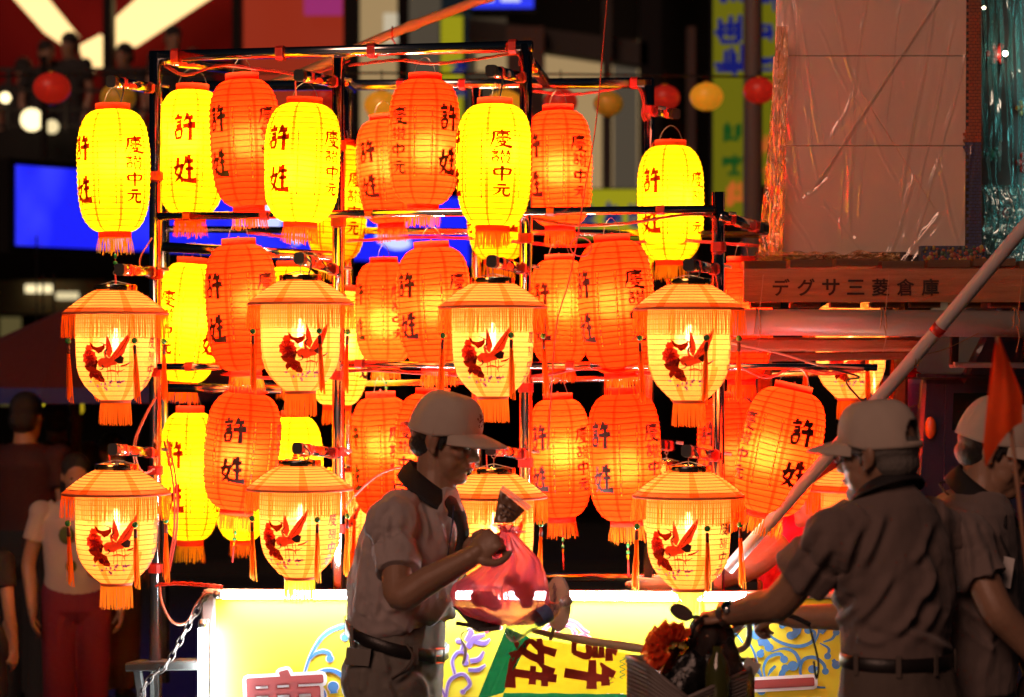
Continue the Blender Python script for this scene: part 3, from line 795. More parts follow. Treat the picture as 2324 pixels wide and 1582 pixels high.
# power cables along the rails
CAB = mat('pink_red_cable', (.62, .07, .05), .45); CABW = mat('pale_pink_cable', (.70, .30, .22), .45); CABB = mat('black_cable', (.01, .01, .01), .5)
def cable(label, pts, m=CAB, r=.0032, n=6, twin=0.0):
    b = MB(); pts = catmull(pts, 6)
    b.tube(pts, r, m, n)
    if twin: b.tube([p + Vector((twin, 0, twin * (1 if i % 2 else .6))) for i, p in enumerate(pts)], r, m, n)
    return tag(b.build('power_cable', m, None, True), label, 'cable', 'power cables on the rack')
cable('red twin cable sagging under the top beam between outer and second post', [RP(372, 150, .02), RP(420, 172, .03), RP(500, 150, .02), RP(600, 160, .02), RP(700, 170, .02), RP(790, 140, .02)], CAB, .003, 6, .006)
cable('red twin cable sagging under the top beam beside the third post', [RP(790, 150, .0), RP(900, 138, .02), RP(980, 146, .02), RP(1080, 136, .02), RP(1170, 124, .0), RP(1178, 150, .0)], CAB, .003, 6, .006)
cable('red cable looped along the back top rail and down the corner post', [RP(1208, 208, B_), RP(1290, 216, B_), RP(1380, 206, B_), RP(1440, 196, B_), RP(1458, 230, B_ - .03), RP(1456, 260, B_ - .03), RP(1462, 276, B_ - .03)], CAB, .003, 6, .006)
cable('red cable along the middle rail beyond the third post', [RP(1205, 496, -.02), RP(1300, 512, -.01), RP(1420, 508, -.01), RP(1540, 490, -.01), RP(1612, 492, -.02), RP(1622, 520, -.02)], CAB, .003, 6, .005)
cable('red cables hanging along the back middle rail', [RP(560, 530, .9), RP(760, 548, .9), RP(960, 540, .9), RP(1150, 548, .9), RP(1290, 560, .9), RP(1520, 548, .9), RP(1720, 560, .9)], CAB, .003, 6, .007)
cable('red cables along the low front rail', [RP(500, 850, .0), RP(640, 860, .0), RP(820, 842, .0), RP(980, 850, .0), RP(1200, 856, .0), RP(1330, 838, .0), RP(1500, 850, .02), RP(1700, 838, .02), RP(1880, 842, .02)], CAB, .0032, 6, .007)
cable('tangled red cable near the deck beside the fourth crane lantern', [RP(1680, 834, -.04), RP(1740, 858, -.04), RP(1800, 836, -.04), RP(1870, 850, -.04), RP(1960, 840, -.04)], CAB, .0032, 6, .008)
cable('pale cable from the fourth crane lantern along the deck to the pole', [RP(1655, 778, -.3), RP(1760, 800, -.28), RP(1850, 826, -.28), RP(1900, 832, -.25), RP(1960, 836, -.25)], CABW, .0035)
cable('black cable hanging below the deck towards the pole', [RP(1830, 822, -.2), RP(1890, 838, -.2), RP(1950, 856, -.2), RP(1920, 868, -.2), RP(1975, 930, -.25), RP(2010, 958, -.3)], CABB, .003)
cable('pale twin cable curling at the outer post above the lowest crane lantern', [RP(350, 905, -.05), RP(325, 950, -.07), RP(305, 1000, -.09), RP(304, 1046, -.09), RP(320, 1076, -.06), RP(345, 1068, -.03)], CABW, .003, 6, .008)
cable('pale cable bowing out beside the outer post under the topmost yellow lantern', [RP(345, 540, -.03), RP(320, 580, -.06), RP(318, 604, -.06), RP(330, 614, -.03)], CABW, .0028)
cable('red cable strung down behind the outer post', [RP(372, 1000, .02), RP(392, 1090, .02), RP(395, 1200, .02), RP(378, 1300, .02)], CAB, .004, 6, .01)
cable('orange red cable looping from the outer post to the end of the glass tube', [RP(362, 1330, -.03), RP(368, 1370, -.04), RP(392, 1412, -.05), RP(424, 1412, -.05), RP(446, 1370, -.06), RP(470, 1346, -.08), RP(492, 1348, -.08)], CABW, .005)
cable('red twin cable tied from the outer post to the top of the yellow panel', [RP(352, 1330, -.03), RP(400, 1326, -.03), RP(460, 1330, -.03), RP(500, 1334, -.03)], CAB, .004, 6, .008)
cable('red cable arching behind the shoulder of the man with the bag', [RP(768, 1170, .02), RP(800, 1130, .0), RP(850, 1084, -.02), RP(900, 1062, -.02), RP(950, 1064, 0)], CAB, .004)
cable('thin loose red wire hanging from above across the lanterns', [RP(1381, -40, -.2), RP(1372, 60, -.2), RP(1352, 280, -.2), RP(1325, 440, -.2), RP(1310, 540, -.2), RP(1290, 640, -.2), RP(1262, 740, -.2), RP(1250, 900, -.2), RP(1242, 1020, -.2)], CAB, .0022, 5)
coil = [RP(1318 + 24 * sin(i * .9), 560 - 22 * cos(i * .9), -.2 + i * .002) for i in range(16)]
cable('small coil of red wire hanging beside the large orange lantern', coil, CAB, .0022, 5)
for i, (x, y, h) in enumerate(((258, 186, 48), (684, 172, 50), (1118, 162, 60), (276, 612, 40), (684, 588, 36), (1120, 594, 34), (1566, 602, 32), (262, 1020, 36), (680, 1018, 34), (1118, 1020, 48), (1562, 1024, 40))):
    where = ('topmost yellow lantern', 'yellow lantern on the second post', 'yellow lantern on the third post', 'upper crane lantern of the outer post', 'upper crane lantern of the second post', 'upper crane lantern of the third post', 'upper crane lantern of the fourth post', 'lowest crane lantern of the outer post', 'lowest crane lantern of the second post', 'lowest crane lantern of the third post', 'lowest crane lantern of the fourth post')[i]
    cable('short cable looping from the arm end into the ' + where, [RP(x - 8, y - 4, A), RP(x - 14, y + h * .3, A - .01), RP(x - 12, y + h, A)] if i % 2 else [RP(x + 10, y - 6, A), RP(x + 22, y + h * .3, A - .01), RP(x + 16, y + h, A)], CABB if i % 2 == 0 else CAB, .0028)
# ------------------------------------------------------------------ people: sculpting helpers
class Sculpt(MB):
    """closed lofts and balls that are fused into one skin by a voxel remesh"""
    def loft(s, secs, n=20, side=None):
        """secs: (centre, ra, rb[, side vector]) ; ra along the side vector, rb across it"""
        C = [Vector(q[0]) for q in secs]; vs = []; k = len(secs)
        for i, q in enumerate(secs):
            d = (C[min(i + 1, k - 1)] - C[max(i - 1, 0)]).normalized()
            sd = Vector(q[3]) if len(q) > 3 else (Vector(side) if side is not None else d.orthogonal())
            if len(q) > 4: d = Vector(q[4]).normalized()
            u = sd - d * sd.dot(d)
            if u.length < 1e-5: u = d.orthogonal()
            u.normalize(); w = d.cross(u)
            for j in range(n):
                a = 2 * pi * j / n; vs.append(C[i] + u * cos(a) * q[1] + w * sin(a) * q[2])
        fs = [(i * n + j, i * n + (j + 1) % n, (i + 1) * n + (j + 1) % n, (i + 1) * n + j) for i in range(k - 1) for j in range(n)]
        fs += [tuple(range(n - 1, -1, -1)), tuple(range((k - 1) * n, k * n))]
        s.add(vs, fs)
    def limb(s, pts, rs, n=14, sub=5):
        p = catmull(pts, sub); m = len(p); R = []
        for i in range(m):
            t = i / (m - 1) * (len(rs) - 1); a = int(min(t, len(rs) - 2)); R.append(rs[a] + (rs[a + 1] - rs[a]) * (t - a))
        d0 = (p[0] - p[1]).normalized(); d1 = (p[-1] - p[-2]).normalized()
        p = [p[0] + d0 * R[0] * .75, p[0] + d0 * R[0] * .45] + p + [p[-1] + d1 * R[-1] * .45, p[-1] + d1 * R[-1] * .75]
        R = [R[0] * .55, R[0] * .88] + R + [R[-1] * .88, R[-1] * .55]
        s.tube(p, R, None, n)
    def fuse(s, name, m, voxel=.005, smooth=4, disp=None):
        me = s.mesh('clay'); o = bpy.data.objects.new('clay', me); COL.objects.link(o)
        a = o.modifiers.new('r', 'REMESH'); a.mode = 'VOXEL'; a.voxel_size = voxel; a.use_smooth_shade = True
        if smooth:
            b = o.modifiers.new('s', 'SMOOTH'); b.iterations = smooth; b.factor = .5
        dg = bpy.context.evaluated_depsgraph_get()
        out = bpy.data.meshes.new_from_object(o.evaluated_get(dg)); out.name = name
        bpy.data.objects.remove(o); bpy.data.meshes.remove(me)
        if disp:
            nrm = [v.normal.copy() for v in out.vertices]
            for v, nn in zip(out.vertices, nrm):
                v.co = v.co + nn * disp(v.co, nn)
        out.materials.clear(); out.materials.append(m)
        out.polygons.foreach_set('use_smooth', [True] * len(out.polygons)); out.update()
        return out
def cloth_folds(lines, base=None, amp=.007, w=9.0):
    """soft ridges with a valley beside them along lines on the side that faces the street"""
    L = [[(x, y) for x, y in catmull2(l)] for l in lines]
    def f(co, n=None):
        h = base(co) if base else 0
        if n is not None and n.y > .25: return h
        px, py = CX + FPX * co.x / co.y, HY - (co.z - CAMZ) * FPX / co.y
        for l in L:
            best = None; k = len(l) - 1
            for i in range(k):
                (x0, y0), (x1, y1) = l[i], l[i + 1]
                if min(x0, x1) - 4 * w > px or max(x0, x1) + 4 * w < px or min(y0, y1) - 4 * w > py or max(y0, y1) + 4 * w < py: continue
                dx, dy = x1 - x0, y1 - y0; L2 = dx * dx + dy * dy or 1; t = min(1, max(0, ((px - x0) * dx + (py - y0) * dy) / L2))
                ex, ey = px - x0 - dx * t, py - y0 - dy * t; d = math.hypot(ex, ey); sg = 1 if ex * dy - ey * dx > 0 else -1
                if best is None or d < abs(best[0]): best = (d * sg, (i + t) / k)
            if best:
                d, t = best; e = min(1, 5 * t + .15, 5 * (1 - t) + .15)
                h += amp * e * (math.exp(-(d / w) ** 2) - .75 * math.exp(-((d - 1.7 * w) / (w * 1.1)) ** 2))
        return h
    return f
def catmull2(l): return [(v.x, v.y) for v in catmull([Vector((x, y, 0)) for x, y in l], 4)]
def place(name, me, root):
    """world-space mesh -> child of root (root is only moved)"""
    off = Vector(root.location); p = root.parent
    while p is not None: off += Vector(p.location); p = p.parent
    for v in me.vertices: v.co -= off
    return obj(name, me, root)
def folds(scale, amp, direction=(0, 0, 1), squash=.25, seed=0.0, amp2=0.0):
    d = Vector(direction).normalized()
    def f(co, n=None):
        q = co - d * co.dot(d) * (1 - squash)
        n = mnoise.noise(q * scale + Vector((seed, seed, seed)))
        r = (1 - abs(n) * 2.2)
        return amp * (r - .35) + (amp2 * mnoise.noise(co * scale * 3.1 + Vector((seed, 0, 3))) if amp2 else 0)
    return f
def frame(fwd, pitch=0.0, roll=0.0):
    """(forward, left, up) of a head or torso looking along fwd (horizontal), bent down by pitch"""
    f = Vector((fwd[0], fwd[1], 0)).normalized(); u = Vector((0, 0, 1)); l = u.cross(f)
    R = Matrix.Rotation(pitch, 3, l)
    f2, u2 = R @ f, R @ u
    if roll:
        Q = Matrix.Rotation(roll, 3, f2); l = Q @ l; u2 = Q @ u2
    return f2, l, u2
def sculpt_head(S, O, fr, k=1.0, detail=True):
    f, l, u = fr
    M = Matrix((f, l, u)).transposed()
    def W(a, b, c): return O + (f * a + l * b + u * c) * k
    def B(a, b, c, ra, rb, rc, n=18, kk=12): S.ball(W(a, b, c), (ra * k, rb * k, rc * k), None, n, kk, M)
    B(-.012, 0, .035, .098, .076, .085); B(.030, 0, -.025, .062, .063, .082); B(.034, 0, -.076, .050, .058, .040); B(.070, 0, -.096, .024, .030, .022); B(.030, 0, -.100, .046, .044, .026)
    if detail:
        for s in (-1, 1):
            B(.058, s * .042, -.020, .026, .020, .020); B(.098, s * .013, -.034, .011, .009, .008, 10, 8)
            B(-.010, s * .078, -.004, .020, .009, .033); B(-.018, s * .083, .002, .014, .008, .026); B(.0, s * .079, -.032, .010, .007, .012)
            B(.040, s * .046, -.055, .03, .016, .03); B(.078, s * .031, .0195, .016, .020, .007)
        B(.076, 0, .026, .024, .050, .016)
        S.limb([W(.084, 0, .014), W(.098, 0, -.012), W(.110, 0, -.030)], [.009 * k, .010 * k, .0125 * k], 10, 3)
        B(.074, 0, -.056, .024, .030, .022); B(.0905, 0, -.0585, .011, .021, .0055); B(.088, 0, -.0680, .011, .018, .0065)
    else:
        B(.100, 0, -.025, .014, .013, .016)
        for s in (-1, 1): B(-.010, s * .078, -.004, .018, .009, .03)
    return W
def sculpt_hand(S, wrist, d, nrm, curl=60, size=1.0, thumb=1, spread=0.0):
    """palm, four bent fingers and a thumb; d along the hand, nrm out of the back of the hand, thumb on the side thumb*(d x nrm)"""
    d = Vector(d).normalized(); nrm = Vector(nrm); nrm = (nrm - d * nrm.dot(d)).normalized(); sd = d.cross(nrm) * thumb
    M = Matrix((d, sd, nrm)).transposed()
    S.ball(Vector(wrist) + d * .048 * size, (.056 * size, .042 * size, .017 * size), None, 16, 10, M)
    S.limb([Vector(wrist) - d * .01, Vector(wrist) + d * .03 * size], [.027 * size, .026 * size], 12, 2)
    ln = [.068, .078, .073, .056]
    for i in range(4):
        o = (1.5 - i) * .0195 * size
        p = Vector(wrist) + d * (.090 - .004 * abs(i - 1)) * size + sd * o; pts = [p - d * .02 * size, p]; a = 0; dd = d
        for j, fr_ in enumerate((.45, .32, .23)):
            a += rad(curl) * (1.0 if j < 2 else .7)
            dd = d * cos(a) - nrm * sin(a) + sd * spread * (1.5 - i) * .2
            p = p + dd.normalized() * ln[i] * fr_ * size; pts.append(p.copy())
        S.limb(pts, [.0098 * size, .0100 * size, .0092 * size, .0086 * size, .0072 * size], 10, 3)
    b = Vector(wrist) + d * .022 * size + sd * .034 * size
    t1 = b + (d * .6 + sd * .55 - nrm * .35).normalized() * .040 * size; t2 = t1 + (d * .85 - sd * .05 - nrm * .5).normalized() * .032 * size; t3 = t2 + (d * .75 - sd * .35 - nrm * .5).normalized() * .024 * size
    S.limb([b - sd * .014, b, t1, t2, t3], [.013 * size, .0135 * size, .0115 * size, .0105 * size, .008 * size], 10, 3)

SKIN = mat('tanned_skin', (.32, .18, .115), .42, var=.12, vscale=40, bump=.12, bscale=220, spec=.45)
HAIR = mat('black_hair', (.012, .010, .009), .45, bump=.6, bscale=400)
HAIRG = mat('grey_hair', (.16, .145, .13), .5, var=.4, vscale=250, bump=.6, bscale=400)
CAPM = mat('beige_cap_cloth', (.50, .41, .34), .85, var=.08, vscale=25, bump=.25, bscale=500)
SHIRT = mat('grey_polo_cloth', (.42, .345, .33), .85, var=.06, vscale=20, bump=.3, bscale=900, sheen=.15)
SHIRTB = mat('dark_brown_polo_cloth', (.17, .12, .105), .85, var=.06, vscale=20, bump=.3, bscale=900, sheen=.15)  # darker, browner copy of the grey polo cloth
COLLARB = mat('black_collar_cloth', (.014, .012, .013), .75, bump=.3, bscale=700)
PIPING = mat('pale_piping', (.50, .36, .33), .8)
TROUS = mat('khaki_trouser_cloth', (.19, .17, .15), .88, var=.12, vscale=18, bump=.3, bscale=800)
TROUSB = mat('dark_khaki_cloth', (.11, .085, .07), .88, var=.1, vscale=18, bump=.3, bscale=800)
LEATHER = mat('black_leather', (.014, .011, .010), .38, bump=.15, bscale=200)
SHOE = mat('dark_shoe', (.02, .018, .016), .5)
BUCKLE = mat('belt_buckle_steel', (.75, .75, .75), .12, 1.0)
EYEW = mat('eye_white', (.62, .58, .54), .15); EYEB = mat('dark_iris', (.015, .008, .005), .08)
LIP = mat('lip_skin', (.30, .13, .10), .4)

def cap_on(root, O, fr, k, m, emblem=None, arch=False, back_gap=True):
    f, l, u = fr
    def W(a, b, c): return O + (f * a + l * b + u * c) * k
    b = MB(); n = 72; prof = []
    def crown(t, a):
        # t 0 at the band, 1 at the button; the front panel stands higher
        ca, sa = cos(a), sin(a); fr_ = max(0, ca)
        rx = .112 if ca < 0 else .108; z0 = .012 + .030 * fr_ - .004 * max(0, -ca)
        r = cos(t * pi / 2) ** (.55 - .12 * fr_)
        z = z0 + (.140 - z0) * sin(t * pi / 2) ** (1.0)
        wob = .0016 * sin(6 * a + 3 * t)
        return W(-.010 + (rx * r + wob) * ca, (.086 * r + wob) * sa, z)
    NT = 24
    vs = [crown(i / NT * .985, 2 * pi * j / n) for i in range(NT + 1) for j in range(n)]
    fs = []
    for i in range(NT):
        for j in range(n):
            a = 2 * pi * (j + .5) / n
            if arch and 2 <= i < 9 and abs(a - pi) < .52 * math.sqrt(max(0, 1 - ((i - 2) / 7) ** 2)): continue
            fs.append((i * n + j, i * n + (j + 1) % n, (i + 1) * n + (j + 1) % n, (i + 1) * n + j))
    fs.append(tuple(NT * n + j for j in range(n)))
    b.add(vs, fs, m)
    cap = part(b, 'cap', root, m, True)
    so = cap.modifiers.new('thick', 'SOLIDIFY'); so.thickness = .003; so.offset = 1
    b = MB(); b.ball(W(-.010, 0, .1405), (.006, .006, .004), m, 10, 6); subpart(b, 'cap_button', cap, m, True)
    # seams between the panels, stitched ridges
    b = MB()
    for a in (rad(38), rad(-38), rad(90), rad(-90), rad(142), rad(-142)):
        b.tube([crown(t / 10 * .98, a) + (crown(t / 10 * .98, a) - W(-.01, 0, .03)).normalized() * .0028 for t in range(11)], .0011, m, 5)
    subpart(b, 'cap_seam', cap, m, True)
    b = MB(); n2 = 22
    def brim(i, j, top):
        s = -1 + 2 * i / n2; a = s * rad(66); t = j / 6
        p0 = (-.010 + .109 * cos(a), .087 * sin(a), .014 + .028 * max(0, cos(a)) + .002)
        ext = .090 * (1 - abs(s) ** 2.6) + .004
        drop = -.008 * t - .008 * t * t - .013 * (s * s) * t
        return W(p0[0] + ext * t * cos(a * .55), p0[1] + ext * t * sin(a * .55) * .75, p0[2] + drop + (.0030 if top else -.0020))
    vs = [brim(i, j, tp) for tp in (1, 0) for j in range(7) for i in range(n2 + 1)]; q = n2 + 1; h = 7 * q
    fs = []
    for j in range(6):
        for i in range(n2): fs += [(j * q + i, j * q + i + 1, (j + 1) * q + i + 1, (j + 1) * q + i), (h + (j + 1) * q + i, h + (j + 1) * q + i + 1, h + j * q + i + 1, h + j * q + i)]
    for i in range(n2): fs.append((6 * q + i, 6 * q + i + 1, h + 6 * q + i + 1, h + 6 * q + i))
    for j in range(6): fs += [(j * q, (j + 1) * q, h + (j + 1) * q, h + j * q), (j * q + n2, h + j * q + n2, h + (j + 1) * q + n2, (j + 1) * q + n2)]
    b.add(vs, fs, m); subpart(b, 'brim', cap, m, True)
    if emblem:
        b = MB()
        def E(x, y):
            a = x / .10; t = .32 + y / .14
            p = crown(t, a); return p + (p - W(-.01, 0, .04)).normalized() * .0042
        rr = random.Random(5)
        for i in range(14):
            a0 = rr.uniform(0, 6.28); x, y = .020 * cos(i * 2 * pi / 14), .018 * sin(i * 2 * pi / 14)
            vs, fs = stroke_poly([(x, y), (x + .008 * cos(a0), y + .008 * sin(a0)), (x + .004 * cos(a0 + 2), y + .010 * sin(a0 + 1))], [.003, .004, .001], 3)
            b.add([E(v.x, v.y) for v in vs], fs, emblem)
        for i in range(10):
            vs, fs = stroke_poly([(rr.uniform(-.015, .015), rr.uniform(-.012, .012)) for _ in range(3)], [.002, .0035, .001], 3); b.add([E(v.x, v.y) for v in vs], fs, emblem)
        subpart(b, 'emblem', cap, emblem)
    return cap, W

def person_parts(root, head_o, fr, k, torso, face, arms, legs, hip, shirt_m, trous_m, skin=SKIN, voxel=.005, sleeve=.62, hand_info=None, shirt_disp=None, trous_disp=None, hips=None, shoe_m=SHOE, detail=True, sm=4, sleeve_r=(.068, .064, .066), arm_r=(.05, .045, .047, .034), shirt_len=None, leg_r=None):
    """torso: list of (centre, half depth, half width, tilt) from neck down to the hem, all in world space; arms: list of [shoulder, elbow, wrist]"""
    f, l, u = fr
    F = Vector((face[0], face[1], 0)).normalized(); Lf = Vector((0, 0, 1)).cross(F)
    def sec(q, e=0.0):
        c, d, w = Vector(q[0]), q[1], q[2]; t = q[3] if len(q) > 3 else 0
        ax = (Vector((0, 0, 1)) + F * t).normalized()
        return (c, d + e, w + e, F, ax * -1)
    S = Sculpt()
    W = sculpt_head(S, head_o, fr, k, detail)
    nb = Vector(torso[0][0])
    S.limb([W(-.022, 0, -.03), (W(-.022, 0, -.05) + nb) / 2 + F * .004, nb - Vector((0, 0, .05))], [.062 * k, .058 * k, .070 * k], 18, 4)
    S.loft([sec(q, -.034) for q in torso], 24)
    hp = [sec(q, -.012) for q in hips]
    S.loft(hp, 24)
    for a in arms:
        S.limb([a[0], (Vector(a[0]) + Vector(a[1])) / 2, a[1], (Vector(a[1]) * .6 + Vector(a[2]) * .4), a[2]], [arm_r[0] * .9, arm_r[0] * .95, arm_r[1], arm_r[2], arm_r[3]], 14, 5)
    if hand_info:
        for h in hand_info: sculpt_hand(S, *h)
    LR_ = leg_r or (.085, .062, .058, .042)
    for g in legs:
        S.limb([g[0], g[1], (Vector(g[1]) * .6 + Vector(g[2]) * .4), g[2]], list(LR_), 14, 5)
        S.limb([g[2], Vector(g[2]) + Vector((0, 0, -.05)), Vector(g[2]) + F * .12 + Vector((0, 0, -.065))], [.042, .038, .030], 12, 4)
    body = place('body', S.fuse('body', skin, voxel, sm), root)
    S = Sculpt()
    S.loft([sec(q) for q in torso], 32)
    for a in arms:
        s0, e0 = Vector(a[0]), Vector(a[1])
        p1 = s0.lerp(e0, sleeve)
        d = (e0 - s0).normalized()
        # sleeve: closed loft from inside the shoulder to the hem
        S.loft([(s0 - d * .035 - (s0 - Vector(torso[min(2, len(torso) - 1)][0])) * .35, sleeve_r[0] * .8, sleeve_r[0] * .8), (s0, sleeve_r[0], sleeve_r[0]), (s0.lerp(p1, .5), sleeve_r[1], sleeve_r[1]), (p1 - d * .012, sleeve_r[2], sleeve_r[2]), (p1, sleeve_r[2] * 1.02, sleeve_r[2] * 1.02)], 20)
        S.ball(s0, sleeve_r[0] * 1.06, None, 16, 10)
    shirt = place('shirt', S.fuse('shirt', shirt_m, voxel * .9, sm, shirt_disp), root)
    S = Sculpt()
    S.loft([sec(q, .004) for q in hips], 28)
    for g in legs:
        S.loft([(Vector(g[0]) + Vector((0, 0, .02)), LR_[0] + .02, LR_[0] + .02), (g[0], LR_[0] + .02, LR_[0] + .02), (g[1], LR_[1] + .026, LR_[1] + .024), (Vector(g[1]) * .5 + Vector(g[2]) * .5, LR_[2] + .026, LR_[2] + .026), (Vector(g[2]) + Vector((0, 0, .0)), LR_[3] + .038, LR_[3] + .036)], 20)
    trousers = place('trousers', S.fuse('trousers', trous_m, voxel, sm, trous_disp), root)
    for g in legs:
        S = Sculpt(); q = Vector(g[2]); z = .03
        S.limb([Vector((q.x, q.y, z + .01)) - F * .05, Vector((q.x, q.y, z)) + F * .06, Vector((q.x, q.y, z - .004)) + F * .15], [.040, .042, .034], 14, 4)
        place('shoe', S.fuse('shoe', shoe_m, .006, 2), root)
    return body, shirt, trousers, W

def simple_person(label, px, ptop, Y, face, height, shirt_m, trous_m, hair_m=HAIR, skin=SKIN, pose=0.0, group=None, long_hair=False, voxel=.011, build=1.0, arm_out=.0, z0=0.0, name='person', no_hair=False):
    """a bystander standing on the ground (or a floor at z0) with the crown of the head near px, ptop"""
    t = P(px, ptop, Y); H = t.z - z0; k = H / 1.68
    root = thing(name, label, 'person', (t.x, Y, z0), group)
    F = Vector((face[0], face[1], 0)).normalized(); Lf = Vector((0, 0, 1)).cross(F); B0 = Vector((t.x, Y, z0))
    def at(f, l, z): return B0 + (F * f + Lf * l) * k + Vector((0, 0, z * k))
    fr = frame(F, rad(8 + pose)); ho = at(.02, 0, 1.555)
    kk = k * .98
    torso = [(at(0, 0, 1.43), .06 * k, .075 * k), (at(-.005, 0, 1.39), .09 * k, .15 * k * build), (at(0, 0, 1.32), .11 * k * build, .18 * k * build), (at(.01, 0, 1.18), .115 * k * build, .165 * k * build), (at(.012, 0, 1.02), .115 * k * build, .155 * k * build), (at(.0, 0, .90), .118 * k * build, .165 * k * build)]
    hips = [(at(0, 0, 1.0), .105 * k * build, .15 * k * build), (at(0, 0, .92), .115 * k * build, .168 * k * build), (at(0, 0, .82), .115 * k * build, .17 * k * build), (at(0, 0, .76), .09 * k, .14 * k)]
    arms = [[at(0, s * .19, 1.36), at(-.02, s * (.235 + arm_out), 1.08), at(.06, s * (.22 + arm_out), .84)] for s in (-1, 1)]
    legs = [[at(0, s * .085, .80), at(.015, s * .09, .46), at(-.01, s * .09, .09)] for s in (-1, 1)]
    hands = [(a[2], Vector((0, 0, -1)) + F * .25, Lf * s, 22, k, -s) for a, s in zip(arms, (-1, 1))]
    LRk = tuple(x * k for x in (.082, .060, .055, .040))
    body, shirt, tr, W = person_parts(root, ho, fr, kk, torso, F, arms, legs, None, shirt_m, trous_m, skin, voxel, .55, hands, None, None, hips, detail=False, sm=2,
        sleeve_r=tuple(x * k for x in (.064, .062, .064)), arm_r=tuple(x * k for x in (.046, .040, .040, .030)), leg_r=LRk)
    if not no_hair:
        S = Sculpt(); f, l, u = fr; M = Matrix((f, l, u)).transposed()
        S.ball(W(-.022, 0, .045), (.103 * kk, .084 * kk, .090 * kk), None, 18, 12, M); S.ball(W(-.050, 0, -.02), (.07 * kk, .078 * kk, .07 * kk), None, 16, 10, M)
        if long_hair: S.limb([W(-.05, 0, .0), W(-.07, 0, -.10), W(-.075, 0, -.20)], [.085 * kk, .085 * kk, .06 * kk], 14, 4)
        place('hair', S.fuse('hair', hair_m, .008, 2), root)
    for s in (-1, 1):
        b = MB(); b.ball(W(.084, s * .031, .004), .007 * kk, EYEB, 8, 6); part(b, 'eye', root, EYEB, True)
    return root, W
# ------------------------------------------------------------------ street and buildings behind
ASPH = mat('wet_asphalt', (.028, .026, .025), .38, var=.35, vscale=3, bump=.5, bscale=120)
b = MB(); b.add([(-60, -20, 0), (60, -20, 0), (60, 90, 0), (-60, 90, 0)], [(0, 1, 2, 3)], ASPH); tag(b.build('ground', ASPH), kind='structure')
b = MB(); b.box((0, 23.6, .06), (60, 5.0, .12), mat('pavement_slab', (.022, .02, .019), .8, spec=.1, var=.2, vscale=2, bump=.3)); tag(b.build('pavement'), kind='structure')
REDW = mat('red_facade', (.15, .006, .008), .7, spec=.05, var=.15, vscale=1.2)
DARKW = mat('dark_facade', (.010, .009, .008), .8, spec=.05, var=.3, vscale=1.5)
BLACKM = mat('black_column_paint', (.008, .007, .007), .6, spec=.15)
GREYB = mat('grey_concrete', (.06, .052, .048), .8, spec=.1, var=.2, vscale=3)
TANW = mat('tan_plaster', (.12, .085, .05), .8, spec=.1, var=.12, vscale=2)
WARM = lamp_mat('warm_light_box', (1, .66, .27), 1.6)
def quad_box(mb, pts, th, m):
    """a slab whose front is the quad pts (in order), th deep away from the street"""
    q = [Vector(p) for p in pts]; d = Vector((0, th, 0))
    mb.add(q + [p + d for p in q], [(0, 1, 2, 3), (7, 6, 5, 4), (0, 4, 5, 1), (1, 5, 6, 2), (2, 6, 7, 3), (3, 7, 4, 0)], m)
def PQ(Y, *xy): return [P(x, y, Y) for x, y in xy]
def rect(mb, x0, y0, x1, y1, Y, th, m): quad_box(mb, PQ(Y, (x0, y0), (x0, y1), (x1, y1), (x1, y0)), th, m)
# left building: red upper storey with light beams, balcony, dark arcade
lb = thing('shop_building', 'dark shop building with a red lit upper storey and a balcony full of onlookers', 'building', (-3, 26, 0))
b = MB(); rect(b, -1200, -700, 792, 300, 25.5, .4, REDW); part(b, 'upper_wall', lb)
b = MB(); rect(b, -1200, 375, 1080, 1300, 27, .4, DARKW); part(b, 'lower_wall', lb)
for x, w in ((243, 20), (536, 20), (796, 34), (-350, 22)):
    b = MB(); rect(b, x - w / 2, -700, x + w / 2, 300, 24.2, .25, BLACKM); part(b, 'column', lb)
b = MB(); rect(b, -1200, 296, 1060, 378, 22.4, 3.0, BLACKM); part(b, 'balcony_slab', lb)
b = MB(); rect(b, -1200, 1250, 1060, 1300, 27, .4, BLACKM)
for pts in ([(-30, -60), (60, -60), (165, 72), (150, 112), (118, 108)], [(262, 170), (232, 62), (430, -60), (520, -60), (300, 104)]):
    pass
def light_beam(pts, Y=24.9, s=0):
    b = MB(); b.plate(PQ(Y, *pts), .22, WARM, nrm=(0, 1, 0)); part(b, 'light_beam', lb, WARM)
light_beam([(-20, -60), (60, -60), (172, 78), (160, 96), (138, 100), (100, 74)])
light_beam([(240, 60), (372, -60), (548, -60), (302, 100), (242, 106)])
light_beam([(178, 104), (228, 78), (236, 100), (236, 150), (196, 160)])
# balcony rail
BRAIL = mat('dark_rail_steel', (.03, .028, .026), .4, .6)
for y in (158, 206, 250, 286):
    b = MB(); b.beam(P(-1200, y, 22.5), P(560, y, 22.5), .035, .035, BRAIL); part(b, 'balcony_rail', lb)
for i in range(14):
    b = MB(); x = -1150 + i * 130; b.beam(P(x, 158, 22.5), P(x, 296, 22.5), .05, .05, BRAIL); part(b, 'rail_post', lb)
b = MB(); rect(b, 545, -700, 782, 330, 25.1, .2, lamp_mat('red_back_light', (1, .085, .03), .28)); part(b, 'backlit_panel', lb)
b = MB(); rect(b, 690, -120, 775, 32, 24.9, .1, lamp_mat('magenta_sign_light', (.75, .06, .35), .4)); part(b, 'sign_panel', lb)
